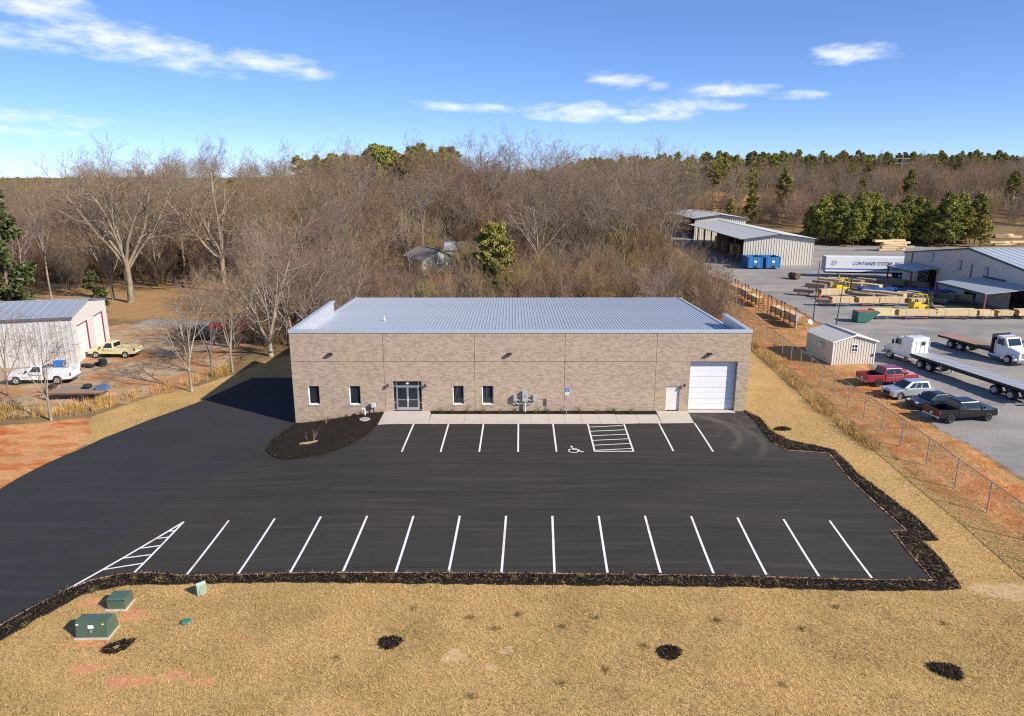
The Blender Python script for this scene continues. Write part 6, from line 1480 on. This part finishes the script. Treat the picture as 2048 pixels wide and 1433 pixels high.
def bare_tree(seed, H, R, fork, limbs, spread, levels, kids, twig_r, up=.35, lean=0.0):
    """segments of a leafless tree: (trunk and limbs), (branches and twigs)"""
    q = random.Random(seed); big, fine = [], []
    def rv(): return Vector((q.gauss(0, 1), q.gauss(0, 1), q.gauss(0, 1)))
    def grow(p, d, L, r, lev, rem):
        n = 4 if lev == 0 else (3 if lev < 3 else 2); pts = [p.copy()]; rs = [r]; dd = d.copy()
        for k in range(n):
            dd = (dd + rv() * (.10 if lev == 0 else .17) + Vector((0, 0, up * (.10 if lev < 2 else .06)))).normalized()
            pts.append(pts[-1] + dd * (L / n)); rs.append(r * (1 - .62 * (k + 1) / n) if rem else r * (1 - .8 * (k + 1) / n))
        for k in range(n): (big if lev < 2 else fine).append((tuple(pts[k]), tuple(pts[k + 1]), rs[k], rs[k + 1]))
        if rem == 0: return
        m = kids[lev]
        for j in range(m):
            t = .28 + .72 * (j + q.random()) / m; i = min(n - 1, int(t * n)); fpt = t * n - i
            pp = pts[i].lerp(pts[i + 1], min(1, fpt)); base = (pts[i + 1] - pts[i]).normalized()
            side = base.cross(rv()).normalized(); ang = q.uniform(.45, .95)
            nd = (base * math.cos(ang) + side * math.sin(ang)).normalized(); nl = L * q.uniform(.42, .66) * (1.05 - .35 * t); rr = (rs[i] + (rs[i + 1] - rs[i]) * fpt) * q.uniform(.42, .62)
            grow(pp, nd, nl, max(rr, twig_r * (1.6 if lev < 2 else 1.0)), lev + 1, rem - 1)
    p = Vector((0, 0, -.3)); top = Vector((lean * fork, q.uniform(-.3, .3), fork)); mid = p.lerp(top, .5) + Vector((q.uniform(-.1, .1), q.uniform(-.1, .1), 0))
    big.append((tuple(p), tuple(p + Vector((0, 0, .7))), R * 1.35, R * 1.02)); big.append((tuple(p + Vector((0, 0, .7))), tuple(mid), R * 1.02, R * .92)); big.append((tuple(mid), tuple(top), R * .92, R * .8))
    for k in range(limbs):
        a = 2 * math.pi * (k + q.uniform(-.25, .25)) / limbs; sp = spread * q.uniform(.55, 1.1) * (0.25 if k == 0 else 1)
        d = Vector((math.cos(a) * sp, math.sin(a) * sp, 1)).normalized(); st = top.lerp(mid, q.uniform(0, .5) if k > 1 else 0)
        grow(st, d, (H - fork) * q.uniform(.62, .8), R * q.uniform(.42, .62), 0, levels)
    return big, fine
PROTO = {}
def tree_proto(key, big, fine, bark, twig, nfine=3):
    Vb, Fb = tubes(big, 6); Vf, Ff = tubes(fine, nfine)
    PROTO[key] = (np_mesh('trunk', Vb, Fb, bark), np_mesh('crown', Vf, Ff, twig))
def plant(key, name, label, x, y, s=1.0, rz=0.0, group=None, dz=0.0, sx=1.0):
    t = thing(name, label, 'tree', at(x, y, dz), rz, group); t.scale = (s * sx, s * sx, s)
    link('trunk', PROTO[key][0], t); link('crown', PROTO[key][1], t); return t
for k in range(2): tree_proto(f'giant{k}', *bare_tree(40 + k, 26, .5, 6.5, 7, .8, 4, (8, 6, 6, 3), .012, .4), m_bark, m_twig)
for k in range(4): tree_proto(f'mid{k}', *bare_tree(60 + k, 18, .19, 3.6, 6, .5, 4, (7, 5, 5, 3), .011, .45), m_bark, m_twig if k < 3 else m_twig_red)
tree_proto('pole0', *bare_tree(71, 20, .17, 8.0, 5, .32, 4, (6, 5, 4, 3), .011, .6), m_bark, m_twig)
tree_proto('broad0', *bare_tree(72, 16, .24, 3.0, 7, .8, 4, (6, 5, 5, 2), .012, .3), m_bark, m_twig)
for k in range(2): tree_proto(f'slim{k}', *bare_tree(80 + k, 10, .11, 2.2, 5, .45, 4, (6, 4, 4, 3), .007, .5), m_bark, m_twig)
tree_proto('spread', *bare_tree(95, 13, .26, 1.6, 8, .95, 4, (6, 5, 5, 3), .009, .35), m_bark, m_twig)
def shrub_mesh(seed, H, mat, stems=16, kids=5, sr=.03, tr=.013):
    q = random.Random(seed); sg = []
    for k in range(stems):
        a = q.uniform(0, 2 * math.pi); sp = q.uniform(.1, .5); p = Vector((q.uniform(-.5, .5), q.uniform(-.5, .5), -.1)); d = Vector((math.cos(a) * sp, math.sin(a) * sp, 1)).normalized(); L = H * q.uniform(.6, 1.05); pts = [p]
        for j in range(4):
            d = (d + Vector((q.gauss(0, .12), q.gauss(0, .12), .04))).normalized(); pts.append(pts[-1] + d * L / 4); sg.append((tuple(pts[-2]), tuple(pts[-1]), sr * (1 - j * .2), sr * (1 - (j + 1) * .2)))
            if j:
                for m in range(kids):
                    d2 = (d + Vector((q.gauss(0, .5), q.gauss(0, .5), q.uniform(-.1, .3)))).normalized(); b0 = pts[-2].lerp(pts[-1], q.random()); e = b0 + d2 * L * .26; sg.append((tuple(b0), tuple(e), tr, tr * .55))
                    for m2 in range(3):
                        d3 = (d2 + Vector((q.gauss(0, .5), q.gauss(0, .5), .2))).normalized(); b1 = b0.lerp(e, q.uniform(.3, 1)); sg.append((tuple(b1), tuple(b1 + d3 * L * .15), tr * .7, tr * .4))
    return np_mesh('bare_shrub', *tubes(sg, 3), mat)
SHRUB = [shrub_mesh(5, 5.0, m_twig_red), shrub_mesh(6, 4.6, m_twig), shrub_mesh(7, 5.4, m_twig_ol), shrub_mesh(8, 5.8, m_twig), shrub_mesh(9, 5.0, m_twig_red)]
def needle_material(name, stops):
    m, nt, b = nodes_of(name); g2 = nt.nodes.new('ShaderNodeNewGeometry'); c = ramp(nt, g2.outputs['Random Per Island'], stops)
    oi = nt.nodes.new('ShaderNodeObjectInfo'); hs = nt.nodes.new('ShaderNodeHueSaturation'); nt.links.new(c, hs.inputs['Color'])
    nt.links.new(mth(nt, 'ADD', mth(nt, 'MULTIPLY', oi.outputs['Random'], .5), .75), hs.inputs['Value']); nt.links.new(mth(nt, 'ADD', mth(nt, 'MULTIPLY', mth(nt, 'FRACT', mth(nt, 'MULTIPLY', oi.outputs['Random'], 9.1)), .04), .47), hs.inputs['Hue'])
    nt.links.new(hs.outputs[0], b.inputs['Base Color']); b.inputs['Roughness'].default_value = .6; b.inputs['Specular IOR Level'].default_value = .3
    return m
m_pine = needle_material('pine_needles', [(0, (.14, .155, .03)), (.5, (.28, .285, .055)), (1, (.45, .40, .09))]); m_cedar = needle_material('cedar_needles', [(0, (.04, .055, .018)), (.6, (.08, .095, .028)), (1, (.15, .15, .045))])
def pine_mesh(seed, H, base, wid, clumps, per, mat, cone=.6, size=.55):
    """needle tufts hung on whorls of branches, open between the whorls"""
    q = np.random.default_rng(seed); tr = [((0, 0, -.2), (0, 0, H * .5), H * .014, H * .010), ((0, 0, H * .5), (.1, 0, H * .98), H * .010, H * .002)]
    C = []
    nb = max(6, clumps // 9)
    for k in range(nb):
        t = (k + q.uniform(0, 1)) / nb; z = base + (H * .97 - base) * t; rad = wid * ((1 - t) ** cone) * (.55 + .45 * min(1, t * 4)) * q.uniform(.6, 1.15); a = q.uniform(0, 6.283)
        e = np.array([math.cos(a) * rad, math.sin(a) * rad, z + rad * q.uniform(.05, .45)]); tr.append(((0, 0, z), tuple(e), .05 * (1.2 - t), .015))
        for j in range(9):
            u = q.uniform(.35, 1.08); C.append(np.array([0, 0, z]) * (1 - u) + e * u + q.normal(0, .32, 3) * wid * .13)
    C = np.array(C); n = len(C) * per; c = np.repeat(C, per, 0) + q.normal(0, .28, (n, 3)) * size; d = q.normal(0, 1, (n, 3)); d[:, 2] += .5; d /= np.linalg.norm(d, axis=1, keepdims=True)
    s = np.cross(d, q.normal(0, 1, (n, 3))); s /= np.linalg.norm(s, axis=1, keepdims=True); L = size * q.uniform(.5, 1.1, (n, 1)); w = size * .22
    V = np.stack([c - s * w, c + s * w, c + d * L + s * w * .3, c + d * L - s * w * .3], 1).reshape(-1, 3)
    return np_mesh('trunk', *tubes(tr, 5), m_bark_pine), np_mesh('crown', V, np.arange(4 * n).reshape(-1, 4), mat)
for k in range(3): PROTO[f'pine{k}'] = pine_mesh(k, 13, 1.6, 3.4, 560, 26, m_pine, .6, .5)
for k in range(2): PROTO[f'tallpine{k}'] = pine_mesh(20 + k, 20, 10, 3.6, 330, 26, m_pine, .4, .6)
for k in range(2): PROTO[f'cedar{k}'] = pine_mesh(30 + k, 9, .4, 2.0, 330, 22, m_cedar, .8, .42)

# single trees one can point to
plant('giant0', 'bare_tree', 'giant spreading bare oak with thick pale trunk behind the grey workshop', -61.8, 113.9, 1.0, 2.0)
plant('mid1', 'bare_tree', 'pale forked trunk standing just left of the giant oak', -66.0, 116.3, 1.15, 1.0)
plant('giant1', 'bare_tree', 'second big bare tree right of the giant oak', -50.5, 124, .98, .6)
plant('mid0', 'bare_tree', 'tall bare tree rising behind the lot-edge trees on the left', -45.0, 128, 1.25, 4.1)
plant('slim0', 'bare_tree', 'slender pale tree with low fork at the lawn edge near the building shadow', -30.6, 64.9, 1.12, .3)
plant('slim1', 'bare_tree', 'straight thin tree second along the lawn edge', -30.7, 70.0, 1.0, 2.2)
plant('slim0', 'bare_tree', 'thin twin-stemmed tree third along the lawn edge', -29.3, 71.8, 1.05, 3.9)
plant('spread', 'bare_tree', 'broad bare tree leaning over the far end of the driveway', -27.5, 78.5, 1.1, .4)
plant('slim1', 'bare_tree', 'lone thin sapling in front of the white service truck', -38.8, 56.6, .95, .8)
plant('slim0', 'bare_tree', 'small bare tree in front of the grey workshop wall at the left edge', -47.2, 63.6, .9, 2.9)
plant('giant1', 'bare_tree', 'tall dark-limbed bare tree standing highest in the middle of the wood', -9.4, 222, 1.12, 3.1)
plant('giant0', 'bare_tree', 'tall bare tree beside the open sheds, highest on the right of the wood', 36.0, 190, 1.08, 5.0)
plant('mid2', 'bare_tree', 'tall pale-limbed tree right behind the brick building', 13, 169, 1.35, .9)
plant('mid3', 'bare_tree', 'reddish bare tree just right of the pale-limbed one', 22, 170, 1.3, 1.9)
PROTO['roundpine'] = pine_mesh(51, 11.5, .8, 3.6, 900, 30, needle_material('bright_needles', [(0, (.16, .18, .03)), (.5, (.32, .32, .06)), (1, (.50, .45, .10))]), .34, .45)
plant('roundpine', 'pine_tree', 'bright green young pine behind the middle of the brick building', -2.8, 112, 1.0, .4)
plant('cedar0', 'cedar_tree', 'dark cedar in front of the bright green pine', -2.6, 99, .8, .4)
plant('cedar1', 'cedar_tree', 'small dark cedar right of the bright green pine', 8.5, 128, .8, 1.4)
for i, (x, y, s, k, lab) in enumerate(((-71.5, 100, 2.0, 0, 'big dark evergreen at the left edge of the picture'), (-66, 88.5, .8, 1, 'small cedar beside the workshop roof'), (-60, 101, .75, 0, 'small cedar under the giant oak'), (-77, 107, 1.3, 1, 'dark evergreen farther behind at the left edge'), (-39, 133, .8, 0, 'green cedar between the big bare trees'))):
    plant(f'cedar{k}', 'cedar_tree', lab, x, y, s, i, sx=1.5 if s < 1.5 else 1.2)

clump = [(-33.2, 82.5, 'broad0', .72), (-30.4, 86.5, 'mid1', .72), (-26.4, 83.8, 'spread', .95), (-23.6, 87.5, 'mid3', .68), (-29.4, 94.5, 'broad0', .85), (-34.6, 99.5, 'mid2', .8), (-22.3, 83.0, 'spread', .75), (-25.6, 99.5, 'broad0', .9), (-37.6, 105, 'mid0', .85), (-31.8, 108.5, 'mid3', .9), (-26.8, 110, 'mid2', .95), (-21.8, 95, 'mid1', .75)]
for i, (x, y, k, s) in enumerate(clump):
    plant(k, 'bare_tree', f'leafless tree in the dense clump at the end of the driveway, {NTH[i]} from the front', x, y, s, i * 1.3, 'clump at the end of the driveway')

# the leafless wood: each tree its own object
HOUSES = [(-17.5, 151, 9), (-8.6, 163, 9), (-82, 172, 7)]
def clear(x, y):
    if any(math.hypot(x - a, y - b2) < r for a, b2, r in HOUSES): return False
    if -75 < x < -39 and y < 122: return False
    if x > 34 + (y - 120) * .04 and y < 245: return False
    return True
wood = random.Random(3); n_w = 0; spots = []
def try_spot(x, y, dmin):
    if not clear(x, y) or any((x - a) ** 2 + (y - b2) ** 2 < dmin * dmin for a, b2 in spots): return False
    spots.append((x, y)); return True
while n_w < 202:
    y = wood.uniform(112, 262); x = wood.uniform(-.78 * y - 4, min(.24 * y, 50))
    if y < 136 and x > -34: continue
    if not try_spot(x, y, 3.8): continue
    k = wood.choice(('mid0', 'mid1', 'mid2', 'mid3', 'pole0', 'pole0', 'broad0')); s = wood.uniform(.85, 1.32) * (1.0 if y < 170 else 1.15)
    if -22 < x < 0 and y < 160: s *= .7
    if x / y < -.6: s *= .78
    zone = 'far back' if y > 205 else ('halfway back' if y > 160 else 'near the front'); side2 = 'left of the workshop yard' if x / y < -.5 else ('above the driveway end' if x / y < -.27 else ('left of the green cottage' if x / y < -.12 else ('above the middle of the roof' if x / y < .08 else 'near the open sheds')))
    hue = 'reddish' if k == 'mid3' else 'grey-brown'
    plant(k, 'bare_tree', f'{hue} leafless tree {zone} in the wood, {side2}', x, y, s, wood.uniform(0, 6.28), f'{hue} trees {zone}, {side2}'); n_w += 1
# trees lining the clearing and the open yard on the right
n_w = 0
while n_w < 62:
    y = wood.uniform(236, 310); x = wood.uniform(60, 240)
    if not try_spot(x, y, 5): continue
    plant(wood.choice(('mid0', 'mid1', 'mid2')), 'bare_tree', 'leafless tree at the foot of the red clay slope beyond the sheds', x, y, wood.uniform(.65, 1.05), wood.uniform(0, 6.28), 'leafless trees beyond the sheds'); n_w += 1
# planted pines right of the sheds
pr = random.Random(5); n_p = 0
while n_p < 44:
    x = pr.uniform(86, 131); y = pr.uniform(193, 214)
    if any((x - a) ** 2 + (y - b2) ** 2 < 8 for a, b2 in spots): continue
    spots.append((x, y)); front = y < 199
    plant(f'pine{n_p % 3}', 'pine_tree', 'green pine in the thick row behind the lumber yard', x, y, pr.uniform(.62, 1.08), pr.uniform(0, 6), 'pines behind the lumber yard', dz=0, sx=1.15); n_p += 1
for i, (x, y, s) in enumerate(((98, 262, 1.2), (146, 268, 1.1), (180, 262, 1.1), (70, 232, .7), (78, 236, .9))):
    plant(f'pine{i % 3}', 'pine_tree', f'single dark pine among the bare trees of the right-hand slope, {order[i]} such tree', x, y, s, i)
# brush close behind the roof
br = random.Random(9); n_b = 0; bsp = []
while n_b < 210:
    y = br.uniform(84, 140); x = br.uniform(-34, 27 + (y - 84) * .13)
    if (x + 2.5) ** 2 + (y - 112) ** 2 < 6 or (-22 < x < -10 and y > 122) or any((x - a) ** 2 + (y - b2) ** 2 < 3.0 for a, b2 in bsp): continue
    bsp.append((x, y)); k = br.randrange(5)
    if k == 2 and not -14 < x < 4 and br.random() < .7: k = 3
    o = link('bare_shrub', SHRUB[k], None, at(x, y), br.uniform(0, 6.28)); s = br.uniform(.7, 1.25); o.scale = (s * 1.1, s * 1.1, s)
    tag(o, ('russet', 'grey-brown', 'olive yellow', 'grey-brown', 'russet')[k] + ' leafless bush in the thicket behind the brick building', 'bush', ('russet', 'grey-brown', 'olive yellow', 'grey-brown', 'russet')[k] + ' bushes of the thicket'); n_b += 1
for i in range(34):
    x = br.uniform(-37, -27.5); y = br.uniform(74, 112)
    if (abs(x + 36.4) < 4 and abs(y - 90) < 4) or (abs(x + 39) < 4 and abs(y - 87) < 3): continue
    o = link('bare_shrub', SHRUB[i % 5], None, at(x, y), br.uniform(0, 6.28)); s = br.uniform(.5, 1.0); o.scale = (s, s, s)
    tag(o, ('russet', 'grey-brown', 'olive yellow', 'grey-brown', 'russet')[i % 5] + ' leafless bush between the driveway and the gravel lane', 'bush', ('russet', 'grey-brown', 'olive yellow', 'grey-brown', 'russet')[i % 5] + ' bushes by the lane')
o = link('bare_shrub', shrub_mesh(77, 1.3, m_twig, 4, 2, .012, .006), None, at(-15.2, 50.2, .15)); tag(o, 'little leafless sapling planted in the kidney-shaped mulch bed', 'sapling')
pit = kind(sheet('soil_patch', [(-15.9, 49.7), (-15.2, 49.5), (-14.6, 49.8), (-14.6, 50.1), (-15.3, 50.05), (-15.9, 50.0)], .245, m_pale_patch, step=.2, skirt=.05), 'structure')

pb3 = random.Random(21); n_p = 0
while n_p < 46:
    x = pb3.uniform(-84, -22); y = pb3.uniform(262, 300)
    if x < -64 and pb3.random() < .5 or any((x - a) ** 2 + (y - b2) ** 2 < 9 for a, b2 in spots): continue
    spots.append((x, y)); plant(f'tallpine{n_p % 2}', 'pine_tree', 'tall pine whose top shows above the leafless wood left of centre', x, y, pb3.uniform(1.15, 1.4) * (.9 if x < -55 else 1.0), pb3.uniform(0, 6), 'tall pines behind the wood'); n_p += 1
# distant woods that read as one mass: standing trees repeated over scattered points
def mass(name, label, pts, source, smin, smax, seed, sz=1.0):
    P = np.array(pts); V = np.stack([P[:, 0], P[:, 1], terrain(P[:, 0], P[:, 1])], 1)
    me = bpy.data.meshes.new(name); me.from_pydata([tuple(v) for v in V], [], []); o = link(name, me)
    ng = bpy.data.node_groups.new(name, 'GeometryNodeTree')
    ng.interface.new_socket('Geometry', in_out='INPUT', socket_type='NodeSocketGeometry'); ng.interface.new_socket('Geometry', in_out='OUTPUT', socket_type='NodeSocketGeometry')
    gi, go = ng.nodes.new('NodeGroupInput'), ng.nodes.new('NodeGroupOutput')
    rr = ng.nodes.new('FunctionNodeRandomValue'); rr.data_type = 'FLOAT_VECTOR'; rr.inputs[0].default_value = (-.06, -.06, 0); rr.inputs[1].default_value = (.06, .06, 6.283); rr.inputs['Seed'].default_value = seed
    rs = ng.nodes.new('FunctionNodeRandomValue'); rs.data_type = 'FLOAT'; rs.inputs[2].default_value = smin; rs.inputs[3].default_value = smax; rs.inputs['Seed'].default_value = seed + 1
    last = []
    for src in source:
        oi = ng.nodes.new('GeometryNodeObjectInfo'); oi.inputs['Object'].default_value = src; oi.inputs['As Instance'].default_value = True
        ip = ng.nodes.new('GeometryNodeInstanceOnPoints'); ng.links.new(gi.outputs[0], ip.inputs['Points']); ng.links.new(oi.outputs['Geometry'], ip.inputs['Instance']); ng.links.new(rr.outputs[0], ip.inputs['Rotation']); ng.links.new(rs.outputs[1], ip.inputs['Scale']); last.append(ip.outputs[0])
    j = ng.nodes.new('GeometryNodeJoinGeometry')
    for l in last: ng.links.new(l, j.inputs[0])
    ng.links.new(j.outputs[0], go.inputs[0])
    md = o.modifiers.new('scatter', 'NODES'); md.node_group = ng
    return kind(o, 'stuff', label)
fr = np.random.default_rng(8)
def field(n, x0, x1, y0, y1, test):
    out = []
    while len(out) < n:
        x, y = fr.uniform(x0, x1), fr.uniform(y0, y1)
        if test(x, y): out.append((x, y))
    return out
bpy.context.view_layer.update()
SRC = {}
for o in bpy.data.objects:
    if o.parent and o.name.startswith(('trunk', 'crown')):
        for k, v in PROTO.items():
            if o.data == v[0] or o.data == v[1]: SRC.setdefault(k, {}).setdefault(o.data.name, o)
    elif o.name.startswith('bare_shrub'): SRC.setdefault(o.data.name, {'m': o})
def src(k): return list(SRC[k].values())
und = lambda x, y: clear(x, y) and -.8 * y < x < .24 * y and not (x > -30 and y < 138) and not (-26 < x < -11 and y < 147) and not (-75 < x < -38 and y < 130)
for i, (sh, n) in enumerate(zip(SHRUB, (260, 300, 60, 300, 260))):
    mass('undergrowth', ('russet', 'grey-brown', 'olive', 'brown', 'dull red')[i] + ' leafless undergrowth filling the wood behind the building', field(n, -200, 48, 126, 264, und), src(sh.name), .8, 2.1, 40 + i)
    mass('undergrowth', ('russet', 'grey-brown', 'olive', 'brown', 'dull red')[i] + ' scrub on the slope beyond the open sheds', field(n * 2 // 3, 56, 360, 228, 440, lambda x, y: x < .86 * y and not (x > 83 and y < 216) and not (50 < x < 108 and 258 < y < 340)), src(sh.name), .8, 2.0, 60 + i)
slope = lambda x, y: abs(x) < y * .86 and not (x > 55 and y < 262) and not (x > .32 * y and y > 450 and fr.uniform() < .8) and not (45 < x < 112 and y < 345 and fr.uniform() < .88) and not (x > .12 * y and y > 470 and fr.uniform() < .6)
for i, k in enumerate(('mid0', 'mid2', 'mid3', 'broad0')):
    mass('far_wood', ('tall grey', 'pale', 'reddish', 'broad-crowned')[i] + ' leafless trees of the far woods behind and on the slope', field(260, -420, 640, 262, 700, slope), src(k), .6, 1.02, 80 + i)
    mass('far_wood', ('tall grey', 'pale', 'reddish', 'broad-crowned')[i] + ' leafless woods far away at the left horizon', field(70, -1500, -150, 380, 1700, lambda x, y: abs(x) < y * .85), src(k), .7, 1.1, 90 + i)
ridge = lambda x, y: abs(x) < y * .88 and (x > .32 * y or y > 470) and fr.uniform() < (1.0 if x > .32 * y else .5)
for i, k in enumerate(('tallpine0', 'pine0', 'tallpine1')):
    mass('far_pinewood', ('tall', 'bushy', 'slender')[i] + ' pines of the dark evergreen wood along the far right ridge', field(300, 40, 700, 400, 720, ridge), src(k), .6 if 'tall' in k else .8, 1.0 if 'tall' in k else 1.35, 100 + i)
    mass('far_pinewood', ('tall', 'bushy', 'slender')[i] + ' pines of the evergreen woods in the left distance', field(90, -900, -90, 300, 1000, lambda x, y: abs(x) < y * .85 and x < -.30 * y), src(k), .6, .95, 110 + i)
    mass('far_pinewood', ('tall', 'bushy', 'slender')[i] + ' pine tops scattered through the woods right of the middle', field(16, 4, 150, 262, 420, lambda x, y: True), src(k), .6, .95, 120 + i)

# tall weeds
m_weed = island_material('dry_weeds', [(0, (.34, .20, .065)), (.4, (.56, .34, .115)), (.75, (.74, .48, .19)), (1, (.30, .21, .07))])
WEED = [[(25.3, 47), (25.2, 56), (26.2, 66), (26.9, 80), (27.4, 100), (28.6, 100), (28.2, 84), (27.5, 70), (26.7, 58), (26.3, 47)]]
X, Y = scatter(WEED, [], 170); k = RNG.uniform(size=len(X)) < .35 + .65 * (np.sin(Y * .9 + np.sin(X * 2)) > -.4); X, Y = X[k], Y[k]; V, Fq = blades(X, Y, terrain(X, Y), .5, .02, 1.0)
kind(np_obj('tall_weeds', V, Fq, m_weed), 'stuff', 'tall dry golden weeds along the chain link fence')
WEED2 = [[(25.6, 33), (25.2, 44), (28.0, 46), (28.6, 33)], [(28.4, 36), (28.5, 110), (29.6, 110), (29.2, 70), (29.3, 36)]]
X, Y = scatter(WEED2, [], 40); V, Fq = blades(X, Y, terrain(X, Y), .18, .02, .7)
kind(np_obj('short_weeds', V, Fq, m_weed), 'stuff', 'short dry weeds at the foot of the chain link fence')
WEED3 = [[(-55, 52.5), (-43, 56), (-36.5, 58), (-34.6, 62.6), (-31.8, 66), (-29.2, 71), (-30.6, 74), (-32.5, 68), (-36, 64), (-41, 60.5), (-55, 59)]]
X, Y = scatter(WEED3, [], 110); k = RNG.uniform(size=len(X)) < .22 + .78 * (np.sin(X * .8 + np.sin(Y)) + np.sin(X * 2.3 + Y) > .2); X, Y = X[k], Y[k]; V, Fq = blades(X, Y, terrain(X, Y), .6, .026, 1.1)
kind(np_obj('tall_weeds', V, Fq, m_weed), 'stuff', 'tall dry weeds between the straw and the workshop yard')
X, Y = scatter([[(28.8, 30), (29, 110), (35.5, 125), (36, 88), (33, 60), (32.5, 48), (33, 30)]], [], 22); V, Fq = blades(X, Y, terrain(X, Y), .2, .03, .7)
kind(np_obj('verge_grass', V, Fq, m_weed), 'stuff', 'thin dry grass on the clay verge beside the gravel yard')
